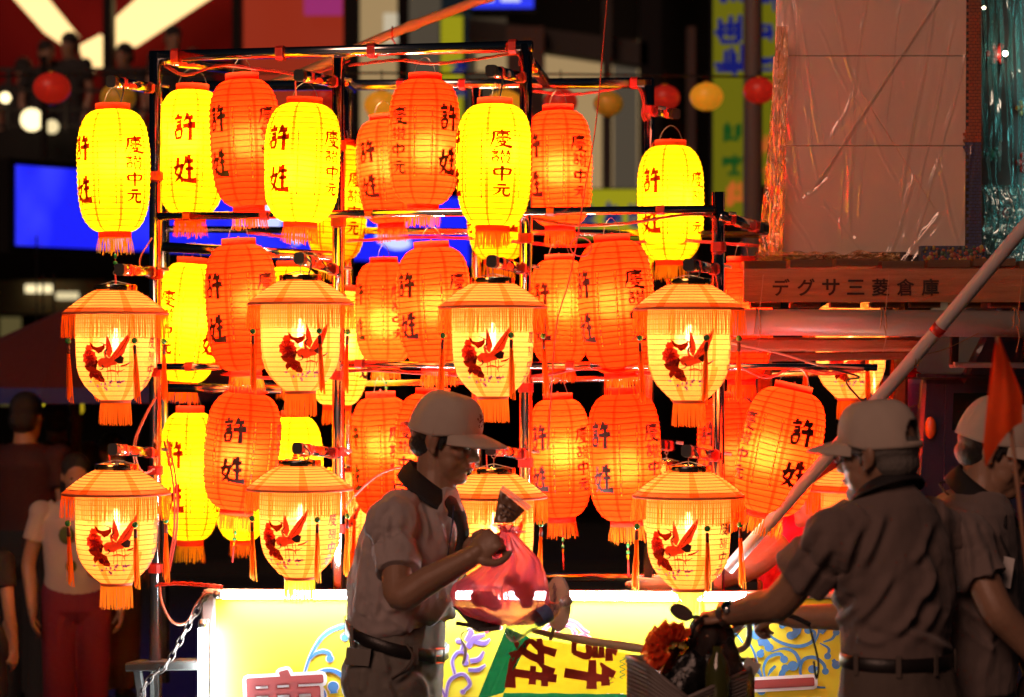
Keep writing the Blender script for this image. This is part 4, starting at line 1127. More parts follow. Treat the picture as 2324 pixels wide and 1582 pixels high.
# soffit with downlights
b = MB(); rect(b, -300, 636, 330, 712, 25.6, .6, TANW); part(b, 'soffit_beam', lb)
for (x, y, w, h, e) in ((85, 655, 56, 18, 1.3), (150, 671, 46, 16, .8), (-120, 650, 50, 16, 1.0)):
    b = MB(); rect(b, x - w / 2, y - h / 2, x + w / 2, y + h / 2, 25.4, .15, lamp_mat('ceiling_light_%d' % int(e * 10), (1, .82, .45), e)); part(b, 'ceiling_light', lb)
b = MB(); rect(b, 0, 720, 40, 920, 26.4, .2, lamp_mat('far_warm_pane', (.9, .7, .25), .10)); part(b, 'lit_pane', lb)
# people along the balcony
for i, (x, y, fx) in enumerate(((52, 132, 1), (104, 92, 1), (160, 74, -1), (284, 98, -1), (392, 58, 1), (440, 112, -1))):
    lab = ('onlooker at the end of the balcony, leftmost of the row', 'onlooker on the balcony under the first light beam', 'onlooker on the balcony right under the meeting point of the light beams', 'onlooker with dark hair on the balcony just past the black column',
           'tall onlooker on the balcony behind the others', 'short onlooker on the balcony nearest the lantern rack')[i]
    t = P(x, y, 23.4)
    simple_person(lab, x, y, 23.4, (fx * .6, -1), 1.6, mat('black_cotton', (.02, .018, .018), .8), mat('black_denim', (.015, .015, .018), .8), voxel=.022, group='onlookers on the balcony', z0=P(0, 296, 22.4).z, no_hair=False) if False else simple_person(lab, x, y, 23.4, (fx * .6, -1), 1.6, mat('black_cotton', (.02, .018, .018), .8), mat('black_denim', (.015, .015, .018), .8), voxel=.022, group='onlookers on the balcony', z0=t.z - 1.62)
# small lamps on the balcony
for i, (x, y, r, e) in enumerate(((12, 222, 12, 3.0), (72, 272, 26, 2.2), (118, 288, 16, 1.0))):
    b = MB(); b.ball(P(x, y, 22.0), r / FPX * 22.0, lamp_mat('balcony_lamp_%d' % i, (1, .80, .42), e), 14, 10)
    b.tube([P(x, y + r, 22.0), P(x, 300, 22.0)], .012, BRAIL, 6)
    tag(b.build('balcony_lamp', None, None, True), ('small glowing lamp at the far edge of the balcony', 'largest glowing lamp at the foot of the balcony', 'faint lamp beside the largest glowing balcony lamp')[i], 'lamp')
# blue screen
BLUE = bpy.data.materials.new('blue_screen_light'); BLUE.use_nodes = True
nt = BLUE.node_tree; bs = nt.nodes['Principled BSDF']; bs.inputs['Base Color'].default_value = (.01, .01, .03, 1)
tc = nt.nodes.new('ShaderNodeTexCoord'); nz = nt.nodes.new('ShaderNodeTexNoise'); nz.inputs['Scale'].default_value = 1.6; nz.inputs['Detail'].default_value = 2
nt.links.new(tc.outputs['Object'], nz.inputs['Vector']); rp = nt.nodes.new('ShaderNodeValToRGB')
rp.color_ramp.elements[0].position = .52; rp.color_ramp.elements[0].color = (.012, .016, .95, 1); rp.color_ramp.elements[1].position = .80; rp.color_ramp.elements[1].color = (.05, .06, 1.0, 1)
nt.links.new(nz.outputs['Fac'], rp.inputs[0]); nt.links.new(rp.outputs[0], bs.inputs['Emission Color']); bs.inputs['Emission Strength'].default_value = 1.05
WHITEP = lamp_mat('screen_white_light', (.55, .62, 1), 1.25)
a0, a1, c0, c1 = P(35, 374, 19), P(35, 557, 19), P(1065, 452, 23.2), P(1065, 602, 23.2)
scr = thing('advertising_screen', 'long glowing blue screen hung under the balcony, with pale shapes', 'screen', (a0 + c1) / 2)
dn = (c0 - a0).cross(a1 - a0).normalized() * .12
if dn.y < 0: dn = -dn
b = MB(); b.add([a0, a1, c1, c0], [(0, 1, 2, 3)], BLUE); part(b, 'display', scr, BLUE)
b = MB(); e = Vector((0, 0, .05)); ex = (c0 - a0).normalized() * .06
A0, A1, C0, C1 = a0 + e - ex + dn * .05, a1 - e - ex + dn * .05, c0 + e + ex + dn * .05, c1 - e + ex + dn * .05
b.add([A0, A1, C1, C0, A0 + dn, A1 + dn, C1 + dn, C0 + dn], [(0, 1, 2, 3), (7, 6, 5, 4), (0, 4, 5, 1), (1, 5, 6, 2), (2, 6, 7, 3), (3, 7, 4, 0)], BLACKM); part(b, 'casing', scr, BLACKM)
def SP(s, t, off=.004): return a0.lerp(c0, s).lerp(a1.lerp(c1, s), t) - dn.normalized() * off
b = MB()
for (s, t, rx, ry) in ((.52, .36, .035, .22), (.50, .50, .06, .20), (.78, .60, .04, .16), (.81, .72, .06, .10), (.19, .88, .03, .08), (.57, .62, .03, .2)):
    b = MB(); b.add([SP(s + rx * cos(a) * .6, t + ry * sin(a), .004 + .002 * rx * 50) for a in [2 * pi * i / 16 for i in range(16)]], [tuple(range(16))], WHITEP); part(b, 'display_shape', scr, WHITEP)
for s in (.06, .5, .94):
    b = MB(); q = SP(s, -.1, -.05); b.beam(q, Vector((q.x, q.y, P(0, 300, 22.4).z + .3)), .05, .05, BLACKM); part(b, 'hanging_rod', scr, BLACKM)
# umbrella stall, far yellow lanterns
ub = thing('market_umbrella', 'dark red market umbrella with a blue edge above the crowd', 'umbrella', P(100, 830, 13.5))
b = MB(); tp = P(172, 690, 13.5); n = 8; R = 1.0
vs = [tp] + [tp + Vector((sin(2 * pi * i / n) * R, cos(2 * pi * i / n) * R, -.44)) for i in range(n)] + [tp + Vector((sin(2 * pi * i / n) * R * 1.01, cos(2 * pi * i / n) * R * 1.01, -.52)) for i in range(n)]
UMB = mat('dark_red_canvas', (.10, .016, .016), .8, var=.2); UMBB = mat('blue_canvas_edge', (.03, .04, .20), .8)
b.add(vs, [(0, 1 + i, 1 + (i + 1) % n) for i in range(n)], UMB); part(b, 'canopy', ub)
b = MB(); b.add(vs[1:], [(i, (i + 1) % n, n + (i + 1) % n, n + i) for i in range(n)], UMBB); part(b, 'valance', ub)
b = MB(); b.tube([tp, Vector((tp.x, tp.y, 0))], .025, GREYB, 10); part(b, 'pole', ub)
YL = lamp_mat('far_yellow_lantern_light', (1, .80, .02), 1.3); YL2 = lamp_mat('far_dim_yellow_light', (.9, .62, .02), .55)
for (x, y, rx, ry, Y, m, lab) in ((83, 757, 24, 20, 17, YL, 'round yellow lantern far behind the umbrella'), (122, 893, 26, 44, 15, YL, 'blurred yellow lantern in the crowd, larger of two side by side'), (98, 872, 15, 30, 15.6, YL2, 'dim yellow lantern half behind the larger blurred one'), (176, 925, 14, 16, 16, YL2, 'smallest far yellow lantern above the passers-by')):
    t = thing('far_lantern', lab, 'lantern', P(x, y, Y), 'far yellow lanterns')
    s = Y / FPX; b = MB(); b.lathe([(rx * s * math.sqrt(max(.05, 1 - (i / 5) ** 4)), ry * s * i / 5) for i in range(-5, 6)], 20, m, caps=True); b.build('shade', m, t, True)
    b = MB(); b.tube([(0, 0, ry * s), (0, 0, ry * s + .6)], .006, BRAIL, 5); b.build('cord', BRAIL, t)
# right building: lit shop front, signs
rb = thing('street_building', 'dark street building with tan lit shop fronts behind the rack', 'building', (3, 27, 0))
b = MB(); rect(b, 1070, -900, 4200, 1300, 28.5, .5, DARKW); part(b, 'wall', rb)
b = MB(); rect(b, 1090, 1225, 4200, 1290, 28.0, .4, BLACKM)
LITT = lamp_mat('tan_interior_glow', (1, .66, .30), .36); LITW = lamp_mat('cream_lit_interior', (1, .84, .58), .55); LITG = lamp_mat('grey_interior_glow', (.8, .62, .42), .09); LITD = lamp_mat('dim_brown_interior', (.7, .5, .3), .06)  # lamplight on the walls and interiors, put into the colour as glow
for (x0, y0, x1, y1, Y, m, nm) in ((815, -300, 900, 330, 26.2, LITT, 'glow_wall'), (900, -300, 1000, 330, 26.6, LITG, 'glow_wall'), (870, 30, 915, 95, 26.0, LITW, 'lit_sign'), (1236, 92, 1452, 470, 27.6, LITT, 'glow_interior'), (1238, 98, 1330, 122, 27.4, LITW, 'lit_sign'),
                             (1392, 130, 1446, 470, 27.5, LITG, 'glow_interior'), (1062, 40, 1150, 300, 27.4, LITD, 'glow_interior'), (1080, 110, 1150, 160, 27.2, LITT, 'lit_sign')):
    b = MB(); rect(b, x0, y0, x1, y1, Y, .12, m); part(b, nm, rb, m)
b = MB(); quad_box(b, PQ(27.0, (1062, 42), (1062, 88), (1470, 150), (1470, 96)), .4, GREYB); part(b, 'lintel', rb)
b = MB(); rect(b, 1150, 60, 1234, 520, 26.8, .3, mat('rose_plaster', (.12, .075, .065), .8, spec=.1)); part(b, 'pier', rb)
for (x0, x1, Y, m) in ((902, 925, 25.8, BLACKM), (1452, 1500, 27.0, BLACKM), (1368, 1388, 26.8, GREYB)):
    b = MB(); rect(b, x0, -600, x1, 900, Y, .3, m); part(b, 'column', rb)
for (x0, y0, x1, y1, Y) in ((1070, -30, 1210, 18, 25.0),):
    t = thing('shop_sign', 'blue glowing sign above the shop fronts at the upper edge', 'sign', P((x0 + x1) / 2, (y0 + y1) / 2, Y)); m = lamp_mat('blue_sign_light', (.03, .05, 1), .95)
    b = MB(); rect(b, x0, y0, x1, y1, Y, .15, m); part(b, 'panel', t, m)
    b = MB(); rect(b, x0 - 6, y0 - 6, x1 + 6, y1 + 6, Y + .02, .18, BLACKM); part(b, 'casing', t)
    b = MB(); rect(b, x0 + 20, y0 + 8, x0 + 50, y1 - 14, Y - .01, .02, lamp_mat('sign_white', (.8, .85, 1), .9)); rect(b, x0 + 66, y0 + 8, x0 + 110, y1 - 14, Y - .01, .02, lamp_mat('sign_white', (.8, .85, 1), .9)); part(b, 'sign_mark', t)
YSIGN = lamp_mat('olive_yellow_sign_light', (.85, .78, .02), .15); YSIGN2 = lamp_mat('bright_yellow_sign_light', (.9, .82, .02), .34); BLUEM = lamp_mat('blue_sign_mark', (.02, .04, .6), .20); GREENM = lamp_mat('green_sign_mark', (.02, .25, .03), .22); REDM = lamp_mat('orange_red_sign_mark', (1, .2, .03), .5)
def blurry_mark(mb, cx, cy, s, Y, m, seed):
    rr = random.Random(seed)
    for _ in range(9):
        x, y = rr.uniform(-.45, .45), rr.uniform(-.45, .45); h = rr.random() < .5
        l = rr.uniform(.4, .9) * s / 2; w = .16 * s
        x0, x1 = (cx + x * s * .5 - l, cx + x * s * .5 + l) if h else (cx + x * s - w / 2, cx + x * s + w / 2)
        y0, y1 = (cy + y * s - w / 2, cy + y * s + w / 2) if h else (cy + y * s * .5 - l, cy + y * s * .5 + l)
        mb.add(PQ(Y - .001 * _, (x0, y0), (x0, y1), (x1, y1), (x1, y0)), [(0, 1, 2, 3)], m)
def vsign(x0, y0, x1, y1, Y, panel, marks, label):
    t = thing('street_sign', label, 'sign', P((x0 + x1) / 2, (y0 + y1) / 2, Y)); b = MB(); rect(b, x0, y0, x1, y1, Y, .12, panel); part(b, 'panel', t, panel)
    b = MB(); rect(b, x0 - 3, y0 - 3, x1 + 3, y1 + 3, Y + .02, .16, BLACKM); part(b, 'casing', t)
    for i, (x, y, s, m) in enumerate(marks):
        b = MB(); blurry_mark(b, x, y, s, Y - .02, m, i + int(x0)); part(b, 'sign_mark', t, m)
    return t
vsign(1000, 36, 1050, 290, 25.4, YSIGN2, [(1040, 150, 36, BLUEM), (1040, 205, 36, BLUEM)], 'yellow upright sign with blue marks beside the top of the third post')
vsign(1618, -60, 1700, 500, 20.5, YSIGN, [(1660, -20, 66, BLUEM), (1660, 70, 66, BLUEM), (1660, 135, 66, BLUEM), (1660, 300, 50, GREENM), (1660, 375, 50, GREENM), (1662, 440, 50, REDM)], 'tall yellow upright sign with blue, green and red marks left of the grey lamp post')
vsign(1722, -60, 1766, 420, 20.9, YSIGN, [(1742, 0, 44, BLUEM), (1742, 70, 44, BLUEM), (1742, 140, 44, BLUEM), (1745, 330, 40, REDM), (1745, 390, 40, REDM)], 'narrow yellow sign half behind the plastic wrapped box')
vsign(1292, 430, 1470, 540, 22.5, YSIGN2, [(1330, 490, 50, BLUEM), (1390, 490, 50, BLUEM), (1445, 490, 50, BLUEM)], 'low wide yellow sign with blue marks seen behind the rack')
lp = thing('lamp_post', 'grey street lamp post between two yellow upright signs', 'lamp post', (P(1708, 820, 18).x, 18, 0))
b = MB(); x = P(1708, 0, 18).x; b.tube([(x, 18, 0), (x, 18, 3), (x, 18, 7)], [.085, .07, .06], mat('grey_post_paint', (.14, .10, .085), .6), 14); part(b, 'shaft', lp, None, True)
b = MB(); b.tube([(x, 18, 0), (x, 18, .5)], .11, GREYB, 14); part(b, 'base_sleeve', lp, None, True)
b = MB(); b.tube(catmull([(x, 18, 6.9), (x - .3, 18, 7.4), (x - 1.1, 18, 7.5)], 6), .04, GREYB, 10); part(b, 'bracket', lp, None, True)
b = MB(); b.box((x - 1.25, 18, 7.48), (.5, .2, .12), GREYB, taper=.8); part(b, 'lamp_head', lp)
b = MB(); rect(b, 1560, 60, 1578, 900, 24.0, .2, mat('brown_column', (.07, .04, .03), .7)); part(b, 'column', rb)
# round lanterns on a wire across the street
RL = [(118, 200, 42, 'r', 'round red lantern before the balcony onlookers'), (268, 222, 40, 'd', 'dim yellow round lantern behind the topmost lantern arm'), (740, 222, 34, 'r', 'round red lantern behind the second post'), (866, 240, 40, 'y', 'round amber lantern behind two orange paper lanterns'),
      (1146, 240, 42, 'y', 'round amber lantern behind the yellow lantern of the third post'), (1272, 232, 38, 'r', 'round red lantern above an orange paper lantern'), (1380, 236, 34, 'd', 'dull yellow round lantern beside the loose red wire'), (1508, 222, 34, 'r', 'round red lantern just past the back corner post'), (1603, 220, 38, 'y', 'round amber lantern with a glint before the tall yellow sign'), (1722, 206, 36, 'r', 'round red lantern beside the plastic wrapped box')]
RM = {'r': mat('red_lantern_glow', (.30, .015, .012), .35, emit=(1, .03, .012), estr=.22), 'y': mat('amber_lantern_glow', (.6, .3, .03), .35, emit=(1, .36, .015), estr=.40), 'd': mat('dull_amber_lantern', (.5, .3, .04), .4, emit=(1, .45, .03), estr=.09)}
GILT = mat('gilt_cap', (.5, .3, .05), .3, .8)
Yw = 14.0
for (x, y, r, m, lab) in RL:
    c = P(x, y, Yw); t = thing('round_lantern', lab, 'round lantern', c, 'round lanterns on a wire across the street'); R = r / FPX * Yw
    b = MB(); b.lathe([(R * cos(a) * (1 + .02 * (i % 2)), R * .84 * sin(a)) for i, a in enumerate([-1.35 + 2.7 * i / 20 for i in range(21)])], 32, RM[m]); b.build('shade', RM[m], t, True)
    b = MB(); b.tube([(0, 0, R * .80), (0, 0, R * .92)], R * .24, GILT, 14); b.build('top_cap', GILT, t, True)
    b = MB(); b.tube([(0, 0, -R * .92), (0, 0, -R * .80)], R * .24, GILT, 14); b.build('base_cap', GILT, t, True)
    b = MB(); b.tube([(0, 0, R * .9), (0, 0, (y - 165 + 6) / FPX * Yw)], .004, BRAIL, 5); b.build('cord', BRAIL, t)
b = MB(); b.tube([P(x, 186 - 20 * cos((x - 800) / 900) , Yw) for x in range(-200, 2800, 150)], .006, BRAIL, 6); tag(b.build('overhead_wire', BRAIL), 'thin dark wire carrying the round lanterns across the street', 'wire')
# bamboo pole behind the rack
BAMB = mat('weathered_bamboo', (.42, .24, .10), .5, var=.3, vscale=14, bump=.2)
bp_ = thing('bamboo_pole', 'bamboo pole rising behind the rack towards the upper edge', 'pole', RP(850, 90, 1.2))
pts = [RP(560, 212, 1.15), RP(700, 160, 1.15), RP(885, 78, 1.15), RP(1110, -8, 1.15), RP(1500, -160, 1.15)]
b = MB(); path = [pts[0].lerp(pts[-1], i / 60) for i in range(61)]
path = catmull(pts, 12); b.tube(path, [.019 + (.004 if i % 9 == 0 else 0) for i in range(len(path))], BAMB, 12); part(b, 'stem', bp_, BAMB, True)
b = MB(); q = RP(890, 76, 1.15); b.tube([q + Vector((0, .024 * sin(a), .026 * cos(a))) for a in [i * .7 for i in range(24)]], .003, CORD, 5); b.tube([q + Vector((0, -.02, -.02)), q + Vector((.02, -.02, -.06))], .003, CORD, 5); part(b, 'lashing', bp_, CORD)
# passers-by, left
RJ = mat('maroon_jacket', (.035, .004, .004), .8); BLK = mat('black_tee', (.012, .012, .013), .85); MAR = mat('maroon_trousers', (.15, .014, .035), .85, var=.15, vscale=8); TEE = mat('white_tee_cloth', (.38, .33, .31), .85, var=.08, vscale=12)
girl, W = simple_person('passer-by in white printed T-shirt and maroon trousers beside the rack', 172, 1030, 11.4, (.25, -1), 1.35, TEE, MAR, long_hair=True, voxel=.008, build=1.1, arm_out=.02)
b = MB(); F = Vector((.25, -1, 0)).normalized(); L0 = Vector((0, 0, 1)).cross(F)
for i, (x, z, r, m) in enumerate(((-.05, 1.02, .035, 'leaf'), (.02, 1.06, .03, 'red'), (.06, .96, .035, 'red'), (.07, .86, .03, 'red'), (-.03, .88, .025, 'leaf'))):
    c = Vector((girl.location.x, 11.4, z)) + F * .115 + L0 * x
    b.ball(c, (r, .012, r * 1.2), mat('print_' + m, (.08, .10, .03) if m == 'leaf' else (.30, .05, .05), .8), 10, 6)
part(b, 'shirt_print', girl, None, True)
simple_person('passer-by in a maroon jacket standing in the dark behind the girl in white', 58, 892, 12.4, (.3, 1), 1.66, RJ, BLK, voxel=.012, build=1.15)
simple_person('dark haired passer-by in black, cut off by the edge of the photo', -52, 1150, 10.6, (.4, 1), 1.3, BLK, BLK, voxel=.012, build=1.2)
simple_person('passer-by in dark clothes under the umbrella', 128, 905, 14.2, (-.2, 1), 1.6, BLK, BLK, voxel=.016)
simple_person('bystander in dark clothes behind the second crane lantern, hardly visible', 255, 985, 13.2, (.6, -1), 1.5, mat('olive_dark_cloth', (.04, .04, .03), .85), mat('brown_dark_cloth', (.08, .045, .02), .85), voxel=.014)
# ------------------------------------------------------------------ truck, deck and wrapped shrine model on the right
WOOD = mat('old_plank_wood', (.26, .125, .055), .65, var=.45, vscale=5, bump=.4, bscale=30, stretch=(1, 6, 14))
WOODD = mat('dark_plank_wood', (.13, .06, .03), .7, var=.4, vscale=6, bump=.4, bscale=30, stretch=(1, 6, 14))
PVC = mat('grey_pvc', (.24, .20, .18), .38, var=.12, vscale=4, bump=.05)
PAINTB = mat('dark_blue_paint', (.018, .020, .060), .35, coat=.4, var=.2, vscale=6)
GLASSB = mat('dark_cab_glass', (.006, .006, .008), .06, spec=.8)
RUBBER = mat('tyre_rubber', (.02, .02, .02), .8)
INKB = mat('black_stencil', (.015, .008, .006), .7)
deck = thing('wooden_deck', 'old wooden deck on the truck with a long lettered board along its front', 'deck', P(2100, 650, 8.45))
YD = 8.45
b = MB(); b.box(P(2145, 648, YD + .02), ((2640 - 1686) / FPX * YD, .035, 76 / FPX * YD), WOOD); 
b.v = [(v[0] + (P(2163, 0, YD).x - P(2145, 0, YD).x), v[1], v[2]) for v in b.v]
part(b, 'board', deck, WOOD)
for i, ch in enumerate('デグサ三菱倉庫'):
    x = (1770, 1830, 1893, 1955, 1969, 2040, 2103)
    x = (1770, 1832, 1892, 1953, 1999, 2041, 2103)[i] if i < 4 else (1953 + 52, 2050, 2100)[i - 4]
    x = 1772 + i * 56.4
    c = P(x, 652, YD); b = MB()
    put_char(b, ch, lambda u, w, c=c: c + Vector((u, -.0005, w)), .056, 0, 0, INKB, bold=0, cell=0, wx=1.0, font=True)
    thick_edges(b, ch, lambda u, w, c=c: c + Vector((u, -.0005, w)), .056, .0011, INKB)
    part(b, 'lettering', deck, INKB)
for i in range(8):      # deck planks seen from their front edge
    x0 = P(1690, 0, 8.48).x + i * .155
    b = MB(); b.box((x0 + .07, 9.17, P(0, 598, 8.48).z - .004 + .004 * ((i * 7) % 3)), (.142, 1.36, .026), WOODD); part(b, 'plank', deck, WOODD)
for i in range(9):
    b = MB(); x0 = P(1690, 0, 8.48).x + .02 + i * .135
    b.box((x0 + .05, 8.51, P(0, 693, 8.48).z + .001), (.10, .06, .018), WOODD); part(b, 'slat', deck, WOODD)
b = MB(); b.beam(P(1655, 782, 8.57), P(2105, 782, 8.57), .05, .048, WOOD); part(b, 'bearer', deck, WOOD)
b = MB(); b.beam(P(1690, 812, 8.7), P(2080, 806, 8.7), .05, .03, WOODD); part(b, 'bearer', deck, WOODD)
for x, y in ((2042, 800), (2420, 790), (1735, 830)):
    p = P(x, y, 8.95); b = MB(); b.beam((p.x, p.y, .6), (p.x, p.y, P(0, 610, 8.95).z), .05, .05, WOODD, up=(0, 1, 0)); part(b, 'post', deck, WOODD)
pipe = thing('drain_pipe', 'thick grey plastic pipe tied with twine under the lettered board', 'pipe', P(2000, 732, 8.43))
b = MB(); b.tube([P(1668, 731, 8.45), P(2000, 733, 8.45), P(2600, 738, 8.45)], .0445, PVC, 28); part(b, 'shaft', pipe, PVC, True)
b = MB(); b.tube([P(1664, 731, 8.45), P(1676, 731, 8.45)], .0485, PVC, 28); part(b, 'socket', pipe, PVC, True)
TW = mat('jute_twine', (.30, .17, .09), .8)
for x in (1716, 2000, 2300, 2505):
    b = MB(); q = P(x, 732, 8.45)
    b.tube([q + Vector((.012 * sin(a * .5), .046 * sin(a), .046 * cos(a) + .003)) for a in [i * .42 for i in range(31)]], .0022, TW, 5)
    b.tube(catmull([q + Vector((0, -.048, -.01)), q + Vector((.006, -.06, -.05)), q + Vector((-.004, -.055, -.10))]), .0016, TW, 5)
    b.tube(catmull([q + Vector((.004, -.047, .02)), q + Vector((.012, -.046, .09)), q + Vector((.02, -.03, .16))]), .0016, TW, 5)
    part(b, 'twine', pipe, TW)
truck = thing('cargo_truck', 'dark blue truck cab with an amber side lamp behind the two men', 'truck', (1.9, 8.9, 0))
def cabpt(px, py, Y): return P(px, py, Y)
b = MB(); YC = 8.8
pts = PQ(YC, (2090, 858), (2070, 1180), (2052, 1480), (2052, 1700), (2760, 1700), (2760, 640), (2300, 640), (2260, 700), (2180, 858))
b.plate(pts, 1.5, PAINTB, nrm=(0, 1, 0)); o = part(b, 'cab_body', truck, PAINTB)
bv = o.modifiers.new('b', 'BEVEL'); bv.width = .02; bv.segments = 2
b = MB(); b.plate(PQ(YC - .004, (2142, 868), (2136, 1200), (2128, 1600), (2560, 1600), (2560, 700), (2300, 700), (2230, 868)), -.012, PAINTB, nrm=(0, -1, 0)); b = MB()
quad_box(b, PQ(YC - .014, (2146, 874), (2134, 1560), (2540, 1560), (2540, 874)), .02, PAINTB); door = part(b, 'door', truck, PAINTB)
b = MB(); quad_box(b, PQ(YC - .018, (2164, 892), (2160, 976), (2520, 990), (2520, 892)), .02, GLASSB); subpart(b, 'window', door, GLASSB)
b = MB(); b.beam(P(2420, 1060, YC - .03), P(2480, 1060, YC - .03), .02, .03, BLACKM); subpart(b, 'handle', door)
AMB = mat('amber_lens', (.55, .11, .01), .18, spec=.7, coat=.5, bump=.4, bscale=160)
b = MB(); q = P(2111, 971, YC - .012); b.ball(q, (.021, .018, .040), AMB, 16, 10); part(b, 'side_lamp', truck, AMB, True)
b = MB(); b.beam(P(2090, 1032, YC - .01), P(2132, 1032, YC - .01), .03, .004, BLACKM); 
b = MB(); b.beam(P(2080, 852, YC - .03), P(2750, 866, YC - .03), .03, .012, PAINTB); part(b, 'drip_rail', truck)
b = MB(); b.beam(P(2160, 828, 8.65), P(2750, 832, 8.65), .12, .02, mat('grey_visor', (.16, .15, .15), .5)); part(b, 'roof_ledge', truck)
for x in (2165, 2330):
    b = MB(); b.beam(P(x, 756, 8.65), P(x - 2, 828, 8.65), .03, .03, BLACKM, up=(0, 1, 0)); part(b, 'strut', truck)
CHB = mat('chassis_black', (.02, .02, .02), .6)
b = MB(); a, c = RP(330, 1650, .0), RP(2000, 1650, .0); a.z = c.z = .47; b.beam(a + RN * .52, c + RN * .52, 1.0, .12, CHB); part(b, 'bed', truck, CHB)
for (px, v, Y) in ((700, .15, 0), (700, .95, 0), (2250, 0, 8.9), (2250, 0, 9.6)):
    q = RP(px, 1700, v) if not Y else P(px, 1700, Y); q.z = .33; ax = RN if not Y else Vector((0, 1, 0))
    b = MB(); b.tube([q - ax * .1, q - ax * .085, q + ax * .085, q + ax * .1], [.30, .33, .33, .30], RUBBER, 32); w = part(b, 'wheel', truck, RUBBER, True)
    b = MB(); b.tube([q - ax * .105, q - ax * .09], [.16, .19], STEEL, 24); subpart(b, 'rim', w, STEEL)
# the wrapped model
BOARDW = mat('white_panel_board', (.90, .74, .62), .8, var=.06, vscale=4)
model = thing('wrapped_panel', 'tall pale panel of a paper shrine model wrapped in clear plastic, standing on the deck', 'panel', P(1980, 590, 8.8))
YM = 8.81
for (x0, y0, x1, y1) in ((1766, -160, 2200, 126), (1756, 128, 2196, 330), (1750, 332, 2192, 578)):
    b = MB(); quad_box(b, PQ(YM, (x0, y0), (x0 - (y1 - y0) * .02, y1), (x1 - (y1 - y0) * .01, y1), (x1, y0)), .03, BOARDW); part(b, 'panel', model, BOARDW)
for (p0, p1) in (((2035, 335), (2190, 480)), ((2050, 330), (1880, 560)), ((2050, 330), (2200, 580))):
    pass
b = MB(); b.beam(P(1952, 205, YM - .012), P(2120, 470, YM - .012), .003, .003, BOARDW); b.beam(P(2165, -60, YM - .012), P(1850, 420, YM - .012), .003, .003, BOARDW); part(b, 'tie_string', model, TW)
ORB = mat('orange_brick_paint', (.45, .10, .03), .7, var=.3, vscale=60); BLB = mat('blue_brick_paint', (.04, .06, .20), .7, var=.3, vscale=60); MORT = mat('dark_mortar', (.04, .025, .02), .9)
b = MB(); quad_box(b, PQ(YM - .01, (2194, -160), (2190, 600), (2226, 600), (2226, -160)), .25, MORT); part(b, 'side_wall', model, MORT)
b1, b2 = MB(), MB(); row = 0; y = -150
while y < 596:
    mm, bb = (ORB, b1) if y < 322 else (BLB, b2); x = 2198 - (5 if row % 2 else 0)
    if 290 < y < 345: x -= 8
    while x < 2225:
        quad_box(bb, PQ(YM - .014, (x, y), (x, y + 6.2), (min(x + 9, 2226), y + 6.2), (min(x + 9, 2226), y)), .006, mm); x += 10.4
    y += 7.4; row += 1
for bb, mm in ((b1, ORB), (b2, BLB)):
    o = part(bb, 'brick', model, mm); o['kind'] = 'stuff'
b = MB(); quad_box(b, PQ(8.75, (2090, 558), (2090, 606), (2236, 606), (2236, 558)), .06, mat('mosaic_blue_ground', (.05, .07, .16), .6)); part(b, 'mosaic_base', model)
rr = random.Random(4); bb = MB(); MC = [mat('tessera_' + n, c, .4) for n, c in (('red', (.45, .05, .03)), ('yellow', (.5, .33, .04)), ('green', (.05, .14, .06)), ('orange', (.5, .15, .03)), ('black', (.02, .02, .03)))]
for i in range(120):
    x, y = rr.uniform(2094, 2232), rr.uniform(561, 603); r = rr.uniform(2.5, 6.5) / FPX * 8.75
    bb.ball(P(x, y, 8.748), (r, .004, r * rr.uniform(.7, 1.4)), MC[rr.randrange(5)], 7, 4)
o = part(bb, 'tessera', model); o['kind'] = 'stuff'
b = MB(); quad_box(b, PQ(8.78, (1940, 572), (1940, 600), (2060, 600), (2060, 572)), .2, mat('dark_drawer', (.06, .03, .02), .6)); part(b, 'base_block', model)
# clear plastic sheet
FILM = film('clear_plastic_film', (.97, .95, .94), .10, .13, (1, .90, .82), .05, (.8, .6, .5), .12, 9, (1, 1, .16))
CREASE = [(310, 100, 450, 860, 8), (340, 270, 430, 850, 6), (240, 560, 320, 1100, 9), (340, 560, 410, 1000, 7), (480, -100, 620, 490, 9), (700, -100, 620, 490, 9), (620, 500, 590, 1300, 10), (620, 540, 850, 1020, 6), (620, 540, 480, 800, 6),
          (1090, -50, 870, 1200, 10), (1180, 150, 980, 1100, 8), (1260, 290, 1100, 900, 7), (1100, 900, 960, 1380, 7), (960, 1000, 800, 1520, 10), (1090, 890, 1200, 1370, 7), (1110, 1200, 870, 1520, 9), (1285, 820, 1225, 1320, 8), (420, 150, 580, 520, 6), (220, 900, 310, 1140, 8),
          (330, 1130, 520, 980, 5), (260, -100, 330, 520, 7), (520, 500, 600, 1000, 5), (560, 900, 540, 1400, 6), (700, 600, 640, 1300, 5), (880, 0, 800, 700, 6), (1010, 300, 900, 1000, 6), (640, 60, 700, 500, 4), (240, 1180, 420, 1480, 6), (450, 1150, 700, 1480, 5)]
CREASE = [(1687.7 + a * .4015, b * .4015, 1687.7 + c * .4015, d * .4015, w * .35) for a, b, c, d, w in CREASE]
def crease(x, y):
    h = 0
    for (x0, y0, x1, y1, w) in CREASE:
        dx, dy = x1 - x0, y1 - y0; L2 = dx * dx + dy * dy; t = ((x - x0) * dx + (y - y0) * dy) / L2
        if t < -.05 or t > 1.05: continue
        d = ((x - x0) * dy - (y - y0) * dx) / math.sqrt(L2) + 1.5 * sin(t * 9 + x0)
        if abs(d) > 5 * w: continue
        h += .0016 * w * max(0, 1 - abs(d) / (2.2 * w)) * min(1, 6 * t + .3, 6 * (1 - t) + .3) - .0006 * w * math.exp(-((d - 3 * w) / (1.5 * w)) ** 2)
    return h
